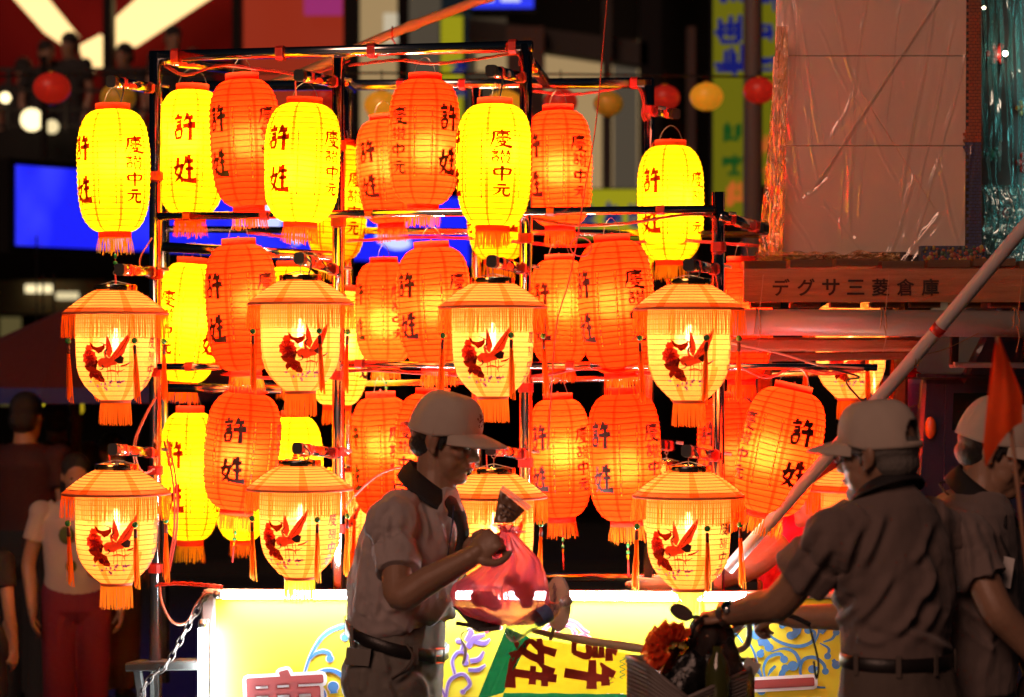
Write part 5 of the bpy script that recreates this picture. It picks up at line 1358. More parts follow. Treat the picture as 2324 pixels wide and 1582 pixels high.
def sheet(u, v):
    y = -160 + 770 * v
    xl = 1770 - 50 * max(0, (y + 40) / 640) ** 1.2; xr = 2228
    x = xl + (xr - xl) * u
    fold = crease(x, y) * 1.6 + .006 * mnoise.noise(Vector((u * 5, v * 3, 2))) + .0018 * mnoise.noise(Vector((u * 30, v * 5, 4)))
    edge = max(0, 1 - u / .10); cr = max(0, (v - .88) / .12)
    fold += cr * .005 * (mnoise.noise(Vector((u * 26, v * 30, 5))) + .5) + edge * .012 * mnoise.noise(Vector((u * 60, v * 24, 9)))
    return P(x, y, 8.74 - fold + edge * .05)
b = MB(); b.grid(sheet, 240, 200, FILM); pl = part(b, 'plastic_sheet', model, FILM, True)
FOIL = film('creased_gold_film', (1, .93, .85), .30, .12, (1, .82, .55), .03, (.9, .5, .2), 1.0, 26, (1, 1, .35))
def side(u, v):
    y = 60 + 548 * v; xl = 1766 - 46 * (v ** 1.1); x = xl - 4 + (26 + 34 * v) * u
    return P(x, y, 8.725 + .022 * mnoise.noise(Vector((u * 5, v * 16, 2))) + .014 * mnoise.noise(Vector((u * 11, v * 34, 7))))
b = MB(); b.grid(side, 20, 90, FOIL); part(b, 'creased_edge', model, FOIL)
def hem(u, v):
    x = 1712 + 330 * u; y = 572 + 36 * v + 10 * mnoise.noise(Vector((u * 9, 0, 1)))
    return P(x, y, 8.67 + .05 * mnoise.noise(Vector((u * 22, v * 5, 3))) + .03 * mnoise.noise(Vector((u * 50, v * 11, 4))))
b = MB(); b.grid(hem, 110, 12, FOIL); part(b, 'crumpled_hem', model, FOIL)
# shrine model at the right edge; cyan reflections are coloured into its film strips
CYF = film('cyan_glint_film', (.75, .95, .95), .30, .14, (.75, 1, 1), .22, (.30, .80, .78), .5, 14, (1, 1, .2), thin=.8)
GOLD = mat('gilt_ornament', (.6, .34, .08), .3, .9)
shrine = thing('shrine_model', 'dark ornamented shrine model behind film with painted blue glints at the edge of the photo', 'shrine model', P(2330, 600, 8.85))
b = MB(); quad_box(b, PQ(9.07, (2226, -160), (2226, 606), (2700, 606), (2700, -160)), .4, mat('dark_lacquer', (.06, .03, .025), .35, var=.5, vscale=30)); part(b, 'back_wall', shrine)
rr = random.Random(8)
for i in range(16):
    x, y = rr.uniform(2240, 2420), rr.uniform(-40, 590); b = MB(); m = (GOLD, mat('red_lacquer', (.45, .03, .025), .3), mat('jade_lacquer', (.05, .2, .12), .3))[i % 3]
    R0 = rr.uniform(.012, .026)
    c = P(x, y, 9.03); b.ball(c, (R0, R0 * .6, R0), m, 10, 6)
    for k in range(6): b.ball(c + Vector((cos(k * pi / 3) * R0 * 1.2, -.004, sin(k * pi / 3) * R0 * 1.2)), R0 * .5, m, 8, 5)
    part(b, 'ornament', shrine, m, True)
b = MB(); b.ball(P(2280, 122, 8.97), .010, lamp_mat('tiny_lamp', (1, .86, .6), 60), 12, 8); part(b, 'small_lamp', shrine, None, True)
b = MB(); b.ball(P(2232, 18, 8.97), .007, lamp_mat('tiny_lamp_dim', (1, .8, .5), 14), 10, 6); part(b, 'small_lamp', shrine, None, True)
b = MB(); b.tube([P(2352, -100, 8.95), P(2352, 590, 8.95)], .009, lamp_mat('added_cyan_light', (.45, 1, .95), 5), 12); part(b, 'added_tube', shrine, None, True)  # tube added to light the cyan strips from behind
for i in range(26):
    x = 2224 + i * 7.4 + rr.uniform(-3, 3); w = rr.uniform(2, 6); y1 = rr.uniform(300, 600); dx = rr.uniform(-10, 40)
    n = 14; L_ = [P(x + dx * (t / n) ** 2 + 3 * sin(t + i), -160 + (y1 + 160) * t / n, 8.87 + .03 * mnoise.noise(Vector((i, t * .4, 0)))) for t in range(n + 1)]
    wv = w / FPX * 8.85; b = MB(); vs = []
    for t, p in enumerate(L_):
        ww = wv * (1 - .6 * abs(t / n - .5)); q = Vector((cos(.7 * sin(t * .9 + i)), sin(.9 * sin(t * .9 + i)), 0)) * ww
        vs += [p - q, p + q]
    b.add(vs, [(2 * t, 2 * t + 1, 2 * t + 3, 2 * t + 2) for t in range(n)], CYF); part(b, 'glint_strip', shrine, CYF, True)
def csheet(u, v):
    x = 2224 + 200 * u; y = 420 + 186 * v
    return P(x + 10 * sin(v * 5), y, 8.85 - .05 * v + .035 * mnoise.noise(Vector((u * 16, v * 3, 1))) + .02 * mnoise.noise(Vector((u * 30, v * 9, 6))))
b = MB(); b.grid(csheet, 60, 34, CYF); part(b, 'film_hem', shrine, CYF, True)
# leaning pole
POLE = mat('pale_plastic_pipe', (.62, .52, .50), .42, var=.12, vscale=6)
p0, p1 = P(2380, 448, 7.36), P(1652, 1290, 8.03)
lean = thing('leaning_pole', 'long pale pole leaning diagonally across the deck with a red band of tape', 'pole', (p0 + p1) / 2)
b = MB(); b.tube([p0.lerp(p1, i / 10) + Vector((0, 0, -.012 * sin(pi * i / 10))) for i in range(11)], .0205, POLE, 18); part(b, 'shaft', lean, POLE, True)
def onpole(t): return p0.lerp(p1, t) + Vector((0, 0, -.012 * sin(pi * t)))
b = MB(); b.tube([onpole(.318), onpole(.336)], .0220, TAPE, 18); part(b, 'tape_band', lean, TAPE, True)
for t in (.405, .60):
    b = MB(); q = onpole(t); b.tube([q + Vector((.006 * i * .2, .023 * sin(i * .8), .024 * cos(i * .8))) for i in range(18)], .002, TW if t < .5 else ENDCAP, 5)
    b.tube(catmull([q + Vector((.01, -.02, .01)), q + Vector((.10, .02, .03)), q + Vector((.22, .1, .08))]), .0014, TW, 4); part(b, 'lashing', lean, TW)
# dark shelf and chain by the outer post
SH = mat('grey_shelf_steel', (.05, .048, .045), .6, .2, var=.3, vscale=12)
sh = thing('side_shelf', 'narrow grey steel shelf at the foot of the outer post', 'shelf', RP(390, 1510, .05))
b = MB(); b.beam(RP(300, 1510, -.02), RP(480, 1506, -.02), .12, .03, SH); part(b, 'shelf_board', sh, SH)
b = MB(); b.beam(RP(312, 1520, -.02), RP(330, 1640, -.02), .03, .02, SH, up=RN); part(b, 'bracket', sh, SH)
ch = thing('steel_chain', 'dark steel chain hanging between the yellow panel and the outer post', 'chain', RP(420, 1440, -.06))
cp = catmull([RP(472, 1344, -.07), RP(446, 1388, -.08), RP(420, 1432, -.09), RP(396, 1478, -.09), RP(372, 1516, -.09), RP(350, 1530, -.09), RP(326, 1556, -.09), RP(322, 1600, -.09)], 3)
CHN = mat('rusty_chain_steel', (.16, .13, .12), .42, .85, var=.3, vscale=60)
acc = [cp[0]]; step = .030
for p in cp[1:]:
    while (p - acc[-1]).length > step: acc.append(acc[-1] + (p - acc[-1]).normalized() * step)
for i in range(len(acc) - 1):
    c = (acc[i] + acc[i + 1]) / 2; d = (acc[i + 1] - acc[i]).normalized(); s_ = (RN if i % 2 else RN.cross(d)).normalized(); s_ = (s_ - d * s_.dot(d)).normalized()
    b = MB(); b.tube([c + d * (.021 * sin(a)) + s_ * (.010 * cos(a)) for a in [2 * pi * k / 14 for k in range(15)]], .0032, CHN, 6, caps=False); part(b, 'link', ch, CHN, True)

# ------------------------------------------------------------------ the glowing yellow panel
YEL = mat('yellow_print_board', (.76, .70, .035), .6, var=.05, vscale=14)
PBLUE = mat('print_blue', (.06, .22, .55), .6, var=.1, vscale=60); PWHITE = mat('print_white', (.78, .80, .82), .6); PRED = mat('print_red', (.55, .045, .035), .55, var=.12, vscale=80)
PPURP = mat('print_purple', (.17, .10, .40), .6); PLIL = mat('print_lilac', (.55, .50, .60), .6); PPINK = mat('print_pink', (.62, .08, .13), .6)
panel = thing('printed_panel', 'long yellow printed panel with blue scrolls along the truck, lit by white tubes', 'panel', RP(1100, 1480, .06))
VP = -.06
def pane(mb, x0, y0, x1, y1, v, th, m):
    q = [RP(x0, y0, v), RP(x0, y1, v), RP(x1, y1, v), RP(x1, y0, v)]; d = RN * th
    mb.add(q + [p + d for p in q], [(0, 1, 2, 3), (7, 6, 5, 4), (0, 4, 5, 1), (1, 5, 6, 2), (2, 6, 7, 3), (3, 7, 4, 0)], m)
b = MB(); pane(b, 478, 1352, 2010, 1850, VP, .03, YEL); part(b, 'board', panel, YEL)
b = MB(); b.beam(RP(468, 1344, VP + .01), RP(2010, 1350, VP + .01), .05, .022, mat('pinkish_batten', (.5, .42, .40), .6)); part(b, 'top_batten', panel)  # both battens share one even pinkish grey
b = MB(); b.beam(RP(476, 1345, VP + .01), RP(474, 1850, VP + .01), .05, .035, mat('pinkish_batten', (.5, .42, .40), .6), up=RN); part(b, 'side_batten', panel)
def pstroke(pts, wid, m, border=None, blob=0, lift=0.0, n=6):
    """a printed scroll stroke in photo pixels on the panel plane"""
    out = []
    for q, (mm, ex, off) in enumerate(((border, 5.0, .0015), (m, 0, .0030))):
        if mm is None: continue
        b = MB(); vs, fs = stroke_poly([(x, -y) for x, y in pts], [w + ex for w in wid], n)
        b.add([RP(v.x, -v.y, VP - off - lift) for v in vs], fs, mm)
        if blob:
            cx_, cy_ = pts[-1]; r = blob + ex / 2
            b.add([RP(cx_ + r * cos(a), cy_ + r * .95 * sin(a), VP - off - lift - .0004) for a in [2 * pi * i / 18 for i in range(18)]], [tuple(range(18))], mm)
        out.append((b, mm))
    return out
PR = {}
def pr(*a, **k):
    for b, mm in pstroke(*a, **k):
        part(b, 'scroll_print', panel, mm)
Z4 = lambda *p: [(444.6 + x * .1646, 1321.2 + y * .1646) for x, y in p]
Z2 = lambda *p: [(1365.7 + x * .246, 1302 + y * .246) for x, y in p]
pr(Z4((1500, 1240), (1560, 1060), (1640, 900), (1740, 760), (1880, 660), (2090, 595), (2250, 610)), [4, 5, 6, 7, 8, 9, 10], PBLUE, PWHITE)
pr(Z4((1570, 1060), (1650, 985), (1750, 955), (1830, 985), (1845, 1055)), [3, 6, 8, 9, 10], PBLUE, PWHITE, 8)
pr(Z4((2300, 800), (2150, 680), (2060, 660)), [12, 8, 2], PBLUE, PWHITE); pr(Z4((2200, 660), (2080, 700), (2050, 760)), [8, 8, 6], PBLUE, PWHITE, 8)
pr(Z4((1580, 1330), (1680, 1250), (1800, 1212), (1930, 1235), (2040, 1320), (2100, 1450)), [3, 6, 8, 9, 10, 10], PBLUE, PWHITE)
pr(Z4((1540, 1430), (1640, 1420), (1720, 1460), (1770, 1560), (1760, 1700)), [3, 6, 8, 9, 8], PBLUE, PWHITE); pr(Z4((1900, 1530), (1890, 1440)), [14, 16], PBLUE, PWHITE, 12); pr(Z4((1640, 1640), (1650, 1560)), [8, 10], PBLUE, PWHITE, 9)
# scrolls at the right end
for pts, w, bl in (([(1330, 590), (1400, 720), (1440, 860), (1480, 980), (1500, 1010)], [4, 5, 6, 6, 2], 0), ([(1450, 420), (1520, 540), (1640, 630), (1800, 670), (1930, 630), (1960, 540), (1900, 520)], [2, 5, 7, 8, 8, 7, 6], 9),
    ([(1650, 370), (1720, 400), (1700, 470), (1660, 480)], [4, 5, 6, 6], 7), ([(1760, 470), (1790, 540), (1740, 570)], [10, 14, 12], 10), ([(1830, 440), (1810, 530), (1770, 560)], [8, 12, 12], 9),
    ([(1500, 950), (1490, 860), (1540, 770), (1640, 740), (1680, 790)], [4, 6, 7, 8, 8], 9), ([(1560, 720), (1680, 690), (1780, 730), (1820, 830), (1760, 850)], [3, 6, 8, 9, 8], 12), ([(1900, 1000), (1830, 920), (1850, 800), (1950, 770), (2040, 830), (2060, 900)], [4, 6, 8, 8, 8, 7], 8),
    ([(1990, 870), (1940, 880)], [8, 10], 10), ([(2010, 640), (2090, 690), (2080, 760)], [3, 6, 7], 8), ([(2020, 550), (2060, 480), (2080, 400)], [10, 14, 10], 8), ([(1440, 640), (1500, 630), (1540, 680)], [14, 18, 14], 10), ([(1480, 700), (1460, 740)], [8, 14], 9),
    ([(1600, 850), (1560, 890), (1530, 940)], [6, 8, 3], 0), ([(1640, 980), (1660, 920), (1690, 870)], [10, 14, 10], 9), ([(1900, 1010), (1960, 1040), (2060, 1050)], [3, 6, 3], 0), ([(2040, 630), (2120, 600), (2160, 540)], [3, 6, 8], 8), ([(1160, 520), (1240, 560), (1300, 640)], [6, 6, 4], 0), ([(1380, 430), (1440, 480), (1420, 560)], [14, 24, 18], 12),
    ([(2130, 790), (2160, 840)], [8, 12], 10), ([(1380, 920), (1420, 900), (1460, 930)], [3, 6, 3], 0), ([(1370, 1060), (1420, 1040), (1470, 1080)], [6, 8, 8], 10), ([(1940, 420), (2000, 520), (1960, 640)], [3, 6, 3], 0), ([(1660, 350), (1780, 370), (1860, 390)], [6, 10, 8], 8)):
    pr(Z2(*pts), w, PBLUE, None, bl)
# purple scroll between the man and the flag, pink cloud above the flag pole
for pts, w, bl in (([(1010, 1590), (1020, 1545), (1050, 1530), (1066, 1552), (1050, 1570)], [5, 6, 6, 6, 4], 5), ([(1032, 1530), (1026, 1500), (1040, 1480), (1058, 1486), (1056, 1504)], [4, 5, 6, 6, 5], 6), ([(1046, 1476), (1050, 1462), (1040, 1455)], [4, 5, 4], 5),
    ([(1060, 1470), (1076, 1450), (1100, 1440)], [10, 14, 3], 0), ([(1058, 1455), (1068, 1436), (1062, 1425)], [8, 12, 2], 0), ([(1076, 1456), (1098, 1460), (1112, 1450)], [8, 10, 2], 0), ([(1066, 1500), (1086, 1496), (1098, 1478)], [8, 9, 3], 0), ([(1062, 1520), (1084, 1520), (1102, 1508)], [6, 8, 2], 0), ([(1000, 1560), (1010, 1580)], [4, 5], 4)):
    pr(pts, w, PPURP, PLIL, bl)
for pts, w, bl in (([(1080, 1428), (1092, 1416), (1106, 1420), (1104, 1432)], [4, 5, 5, 4], 4), ([(1112, 1430), (1122, 1418), (1134, 1424)], [4, 5, 4], 4)):
    pr(pts, w, PPINK, PLIL, bl)
for pts, w, bl in (([(1232, 1432), (1250, 1416), (1276, 1408), (1304, 1414), (1322, 1430), (1336, 1438)], [3, 5, 6, 6, 6, 4], 0), ([(1262, 1438), (1274, 1422), (1294, 1422), (1304, 1436)], [4, 5, 5, 4], 4), ([(1312, 1446), (1326, 1440), (1336, 1448)], [4, 5, 4], 4)):
    pr(pts, w, PPINK, PWHITE, bl)
for ch, cx_, cy_, sz in (('慶', 643, 1618, 190), ('讚', 868, 1650, 190), ('中', 1400, 1660, 180), ('元', 1782, 1622, 170)):
    vs, fs = glyph(ch, 0.0); ec = {}; cr, sr = cos(rad(3)), sin(rad(3))
    for f in fs:
        for i in range(len(f)): k = tuple(sorted((f[i], f[(i + 1) % len(f)]))); ec[k] = ec.get(k, 0) + 1
    def T(v): return (cx_ + (v.x * cr - v.y * sr) * sz, -cy_ + (v.x * sr + v.y * cr) * sz)
    # the red character, thickened along its outline, on a broader white outline
    for W2, mm, base, nm in ((sz * .020, PRED, .0085, 'lettering'), (sz * .062, PWHITE, .0040, 'lettering_outline')):
        b = MB(); q = 0
        if mm is PRED: put_char(b, ch, lambda x, y: RP(x, -y, VP - .0125), sz, cx_, -cy_, PRED, rot=rad(3), bold=0, cell=0, font=True)
        for (i, j), n_ in ec.items():
            if n_ > 1: continue
            (x0, y0), (x1, y1) = T(vs[i]), T(vs[j]); dx, dy = x1 - x0, y1 - y0; l_ = math.hypot(dx, dy) or 1; ux, uy = dx / l_, dy / l_; q += 1
            pl = []
            for (xx, yy, a0_) in ((x1, y1, -pi / 2), (x0, y0, pi / 2)):
                for k in range(5): an = a0_ + pi * k / 4; pl.append((xx + W2 * (ux * cos(an) - uy * sin(an)), yy + W2 * (uy * cos(an) + ux * sin(an))))
            b.add([RP(x, -y, VP - base - q * 1.2e-5) for x, y in pl], [tuple(range(10))], mm)
        part(b, nm, panel, mm)
TUBE = lamp_mat('white_tube_light', (.86, .97, 1), 170.0)
WHM = mat('white_enamel', (.75, .75, .74), .35); METC = mat('tube_end_metal', (.55, .5, .45), .3, 1.0)
def tube_lamp(a, c, label, r=.0135):
    d = (c - a).normalized(); t = thing('fluorescent_tube', label, 'tube lamp', (a + c) / 2, 'white tubes on the yellow panel')
    b = MB(); b.tube([a + d * .03, c - d * .03], r, TUBE, 16); part(b, 'glass', t, TUBE, True)
    for p, q in ((a, a + d * .03), (c - d * .03, c)): b = MB(); b.tube([p, q], r * .98, METC, 14); part(b, 'end_cap', t, METC, True)
    b = MB(); off = RN * .020; b.beam(a + off, c + off, .03, .014, WHM, up=RN); part(b, 'batten', t, WHM)
tube_lamp(RP(486, 1349, -.115), RP(1092, 1351, -.115), 'left of the two white tubes along the top of the yellow panel')
tube_lamp(RP(1098, 1351, -.115), RP(1712, 1355, -.115), 'right of the two white tubes along the top of the yellow panel')
tube_lamp(RP(459, 1406, -.10), RP(457, 1790, -.10), 'upright white tube at the left end of the yellow panel')

# ------------------------------------------------------------------ banner, bag and other held things
YFLAG = paper('yellow_flag_cloth', (.75, .62, .02), (.72, .60, .02), .02, (1, .8, .05), wscale=25, tmix=.55); GFLAG = paper('green_flag_cloth', (.02, .30, .10), (.015, .24, .08), .0, wscale=25, tmix=.25)
REDF = mat('red_flag_print', (.50, .045, .03), .7); GRF = mat('green_flag_print', (.03, .30, .10), .7)
flag = thing('banner_flag', 'yellow banner with green border and red characters lying sideways below the bag', 'flag', P(1270, 1510, 7.3))
def flagpt(x, y, off=0.0):
    d = .012 * mnoise.noise(Vector((x * .012, y * .018, 1))) + .006 * sin(x * .05 + y * .03) * max(0, (y - 1480) / 100)
    return P(x, y, 7.34 - d - off)
def fl(tl, tr, br, bl, nu, nv, m, nm, rip=0.0):
    def f(u, v):
        x = (tl[0] * (1 - u) + tr[0] * u) * (1 - v) + (bl[0] * (1 - u) + br[0] * u) * v; y = (tl[1] * (1 - u) + tr[1] * u) * (1 - v) + (bl[1] * (1 - u) + br[1] * u) * v
        p = flagpt(x, y)
        if rip: p.y -= rip * sin(u * 44) * .5 + rip * mnoise.noise(Vector((u * 9, v * 9, 2)))
        return p
    b = MB(); b.grid(f, nu, nv, m); return part(b, nm, flag, m, True)
fl((1204, 1446), (1600, 1512), (1600, 1576), (1143, 1571), 60, 24, YFLAG, 'cloth')
fl((1143, 1572), (1600, 1577), (1600, 1660), (1120, 1650), 80, 10, GFLAG, 'border', .012)
fl((1148, 1424), (1203, 1447), (1142, 1572), (1082, 1590), 12, 30, GFLAG, 'border', .010)
put = lambda b, ch, x, y, s, m, rot, **k: put_char(b, ch, lambda u, w: flagpt(u, -w, .004), s, x, -y, m, rot=rot, cell=12, **k)
for ch, x, y, s in (('許', 1338, 1506, 118), ('姓', 1208, 1506, 118)):
    b = MB(); put(b, ch, x, y, s, REDF, -pi / 2 - rad(8)); part(b, 'lettering', flag, REDF)
b = MB()
for pts in ([(1364, 1536), (1384, 1530)], [(1368, 1546), (1372, 1536), (1376, 1546)], [(1380, 1548), (1396, 1528)], [(1386, 1532), (1396, 1540)], [(1376, 1552), (1392, 1548)]):
    vs, fs = stroke_poly([(x, -y) for x, y in pts], [2.5, 3, 1.5]); b.add([flagpt(v.x, -v.y, .004) for v in vs], fs, REDF)
part(b, 'small_mark', flag, REDF)
b = MB()
for k in range(4):
    vs, fs = stroke_poly([(1412 + 6 * sin(i * 1.3), -(1492 + k * 12 + i * 2.4)) for i in range(6)], [2, 2.5, 1.5]); b.add([flagpt(v.x, -v.y, .004) for v in vs], fs, GRF)
part(b, 'small_mark', flag, GRF)
b = MB(); b.tube([P(1206, 1430, 7.30), P(1240, 1438, 7.29), P(1340, 1455, 7.27), P(1470, 1474, 7.24), P(1600, 1494, 7.2)], [.008, .009, .012, .013, .013], mat('pale_wood_pole', (.55, .40, .24), .5, var=.15, vscale=10), 14); part(b, 'flag_pole', flag, None, True)
# plastic bag with food
PINKB = film('pink_bag_film', (1, .66, .70), .12, .09, (1, .9, .95), .55, (.88, .20, .27), .6, 14, (1, 1, .3), thin=.72)
bag = thing('plastic_bag', 'pink translucent plastic bag of food hanging from the hand of the man in the cap', 'bag', P(1140, 1330, 7.2))
rings = [(1192, 1146, 16), (1206, 1150, 10), (1220, 1154, 20), (1240, 1158, 34), (1270, 1168, 54), (1300, 1155, 80), (1328, 1138, 103), (1352, 1136, 108), (1376, 1141, 104), (1396, 1152, 92), (1410, 1162, 66), (1418, 1168, 26)]
YB = 7.18
def bagpt(u, v):
    t = v * (len(rings) - 1); i = min(int(t), len(rings) - 2); fr_ = t - i; y, cx_, hw = [rings[i][k] + (rings[i + 1][k] - rings[i][k]) * fr_ for k in range(3)]
    a = 2 * pi * u; up = max(0, 1 - v * 1.6)
    r = 1.03 + (.05 + .12 * up) * mnoise.noise(Vector((cos(a) * 3.2, sin(a) * 3.2, v * 1.5))) + (.018 + .07 * up) * sin(a * 17 + v * 3) + .03 * mnoise.noise(Vector((cos(a) * 7, sin(a) * 7, v * 9)))
    return P(cx_ + hw * r * sin(a), y + 6 * mnoise.noise(Vector((sin(a) * 2, cos(a) * 2, v * 6))), YB - hw * r * .62 / FPX * YB * cos(a))
b = MB(); b.grid(bagpt, 120, 60, PINKB); part(b, 'film', bag, PINKB, True)
b = MB()
for k, (x1, y1) in enumerate(((1172, 1196), (1184, 1206), (1126, 1190))):
    b.grid(lambda u, v, x1=x1, y1=y1, k=k: P(1150 + (x1 - 1150) * v + (u - .5) * 16 * (.4 + v), 1206 + (y1 - 1206) * v + 3 * sin(u * 9 + k), YB - .02 + .012 * sin(u * 7 + v * 4 + k)), 10, 8, PINKB)
part(b, 'handle', bag, PINKB, True)
for i, (x, y, rx, ry, col, lab) in enumerate(((1100, 1362, 46, 30, (.22, .08, .05), 'dark wrapped parcel of food at the left inside the pink bag'), (1196, 1350, 40, 42, (.45, .25, .08), 'yellowish parcel of food at the right inside the pink bag'), (1160, 1318, 26, 24, (.55, .22, .10), 'orange lump of food at the top inside the pink bag'))):
    S = Sculpt(); c = P(x, y, YB); s_ = YB / FPX
    for k in range(6):
        rr2 = random.Random(i * 9 + k); S.ball(c + Vector((rr2.uniform(-.5, .5) * rx * s_, rr2.uniform(-.25, .25) * rx * s_, rr2.uniform(-.5, .5) * ry * s_)), (rx * s_ * .42, rx * s_ * .3, ry * s_ * .42), None, 12, 8)
    o = obj('food_parcel', S.fuse('food_parcel', mat('food_%d' % i, col, .5, var=.3, vscale=30), .006, 2)); tag(o, lab, 'food', 'food in the pink bag')
pk = thing('snack_pouch', 'clear zip pouch of brown food held up by the man with the bag', 'pouch', P(1160, 1150, 7.16))
FOOD = mat('brown_powder_food', (.20, .10, .05), .4, var=.3, vscale=60, coat=.5); ZIP = mat('red_zip_strip', (.62, .16, .10), .35); ZIPW = film('zip_film', (1, .95, .9), .10, .12, (1, 1, 1), .35, (.9, .75, .65), .3, 20, thin=.5)
def pouch(z):
    def f(u, v):
        tl, tr, br, bl = (1133, 1112), (1192, 1158), (1164, 1187), (1120, 1187)
        x = (tl[0] * (1 - u) + tr[0] * u) * (1 - v) + (bl[0] * (1 - u) + br[0] * u) * v; y = (tl[1] * (1 - u) + tr[1] * u) * (1 - v) + (bl[1] * (1 - u) + br[1] * u) * v
        return P(x, y, 7.16 + z * (.004 + .022 * math.sqrt(max(0, u * (1 - u) * 4)) * (.3 + .7 * v) + .004 * mnoise.noise(Vector((u * 6, v * 6, z)))))
    return f
b = MB(); b.grid(pouch(-1), 24, 24, FOOD); b.grid(pouch(1), 24, 24, FOOD); part(b, 'pouch', pk, FOOD, True)
b = MB(); b.plate(PQ(7.155, (1141, 1101), (1206, 1149), (1196, 1160), (1133, 1113)), .003, ZIPW, nrm=(0, 1, 0)); part(b, 'zip_edge', pk, ZIPW)
for k in (0, 1):
    b = MB(); d = k * 5; b.beam(P(1139 - d * .6, 1104 + d, 7.153), P(1203 - d * .6, 1151 + d, 7.153), .003, .003, ZIP); part(b, 'zip_strip', pk, ZIP)
MARKP = mat('dark_pouch_print', (.05, .025, .03), .5)
b = MB(); rr = random.Random(6)
for i in range(9):
    u, v = .3 + .5 * (i % 3) / 2.5, .35 + .18 * (i // 3); c = pouch(-1)(u, v) + Vector((0, -.002, 0)); b.box(c, (.008 + .004 * rr.random(), .0015, .004), MARKP, Matrix.Rotation(rad(35), 3, 'Y'))
part(b, 'printed_mark', pk, MARKP)
# paper fan, bottle, black paper, string
fan = thing('paper_fan', 'round pale paper fan sticking up behind the water bottle', 'fan', P(1265, 1368, 7.24))
PAPERF = paper('fan_paper', (.75, .60, .45), (.66, .56, .46), .02, (1, .9, .7), wscale=30, tmix=.3)
b = MB(); pts = [P(1266 + 30 * cos(a) * (1 - .0 * sin(a)), 1370 + 63 * sin(a), 7.25 - .03 * cos(a)) for a in [2 * pi * i / 40 for i in range(40)]]; b.plate(pts, .003, PAPERF, nrm=(0, 1, 0)); part(b, 'blade', fan, PAPERF)
b = MB(); rr = random.Random(2)
for i in range(10):
    y = 1330 + i * 6; b.box(P(1256 + (i % 3) * 2, y, 7.235), (.018, .001, .003), mat('fan_print', (.30, .28, .30), .7), Matrix.Rotation(rad(-75), 3, 'Y'))
part(b, 'printed_line', fan)
b = MB(); b.tube([P(1278, 1312, 7.233), P(1288, 1334, 7.232), P(1290, 1380, 7.232)], .004, mat('fan_grey_print', (.38, .36, .36), .7), 4); part(b, 'printed_band', fan)
b = MB(); b.beam(P(1256, 1426, 7.25), P(1248, 1452, 7.27), .012, .004, mat('fan_handle_plastic', (.6, .5, .4), .4), up=(0, 1, 0)); part(b, 'handle', fan)
GLS = film('bottle_plastic', (.90, .93, .95), .16, .05, (1, 1, 1), .02, (.8, .85, .9), .15, 30)
bot = thing('water_bottle', 'clear plastic water bottle lying under the pink bag, its base towards the viewer', 'bottle', P(1215, 1404, 7.14))
a, c = P(1158, 1440, 7.08), P(1288, 1362, 7.2); d = (c - a).normalized(); L = (c - a).length
prof = [(0, .4), (.0, .9), (.02, 1), (.08, 1), (.11, .92), (.14, 1), (.18, .92), (.21, 1), (.25, .92), (.28, 1), (.33, .93), (.36, 1), (.44, 1), (.66, 1), (.72, .95), (.80, .62), (.86, .42), (.90, .40), (.90, .48), (1.0, .48)]
b = MB(); b.tube([a + d * L * t for t, r in prof], [.0270 * r for t, r in prof], GLS, 24); part(b, 'body', bot, GLS, True)
WATER = mat('water_in_bottle', (.16, .17, .18), .04, spec=.8, alpha=.12)
b = MB(); b.tube([a + d * L * t for t in (.03, .3, .5, .62)], .0235, WATER, 20); part(b, 'water', bot, WATER, True)
b = MB(); b.tube([a + d * L * .46, a + d * L * .64], .0275, mat('bottle_label_blue', (.12, .16, .36), .4, var=.5, vscale=60), 24, caps=False); part(b, 'label_band', bot, None, True)
b = MB(); b.tube([a + d * L * .92, a + d * L * 1.03], .0145, mat('pale_bottle_cap', (.60, .42, .36), .4), 18); part(b, 'cap', bot, None, True)
bp2 = thing('black_folder', 'black sheet folded under the bottom of the pink bag', 'folder', P(1080, 1410, 7.2)); DP = mat('black_sheet', (.015, .008, .008), .5)
b = MB(); b.plate([P(1026, 1376, 7.26), P(1081, 1435, 7.2), P(1134, 1430, 7.16), P(1140, 1404, 7.18), P(1080, 1380, 7.25)], .004, DP, nrm=(0, 1, 0)); part(b, 'sheet', bp2, DP)
b = MB(); b.plate([P(1081, 1435, 7.198), P(1088, 1426, 7.19), P(1134, 1420, 7.155), P(1134, 1430, 7.158)], .003, mat('grey_sheet_edge', (.1, .09, .09), .5), nrm=(0, 1, 0)); part(b, 'folded_edge', bp2)
b = MB(); b.tube([P(1034, 1414, 7.22), P(1098, 1424, 7.22)], .006, DP, 10); tag(b.build('black_stick', DP, None, True), 'short black stick poking out beside the belly of the man in the cap', 'stick')
b = MB(); b.tube(catmull([P(1084, 1434, 7.19), P(1072, 1428, 7.18), P(1050, 1436, 7.18), P(1046, 1452, 7.18), P(1056, 1470, 7.18), P(1054, 1494, 7.18), P(1050, 1506, 7.18)]), [.002] * 20 + [.004] * 17, mat('white_string', (.7, .7, .68), .6), 5); tag(b.build('white_string', None), 'thin white string dangling from the black sheet', 'string')
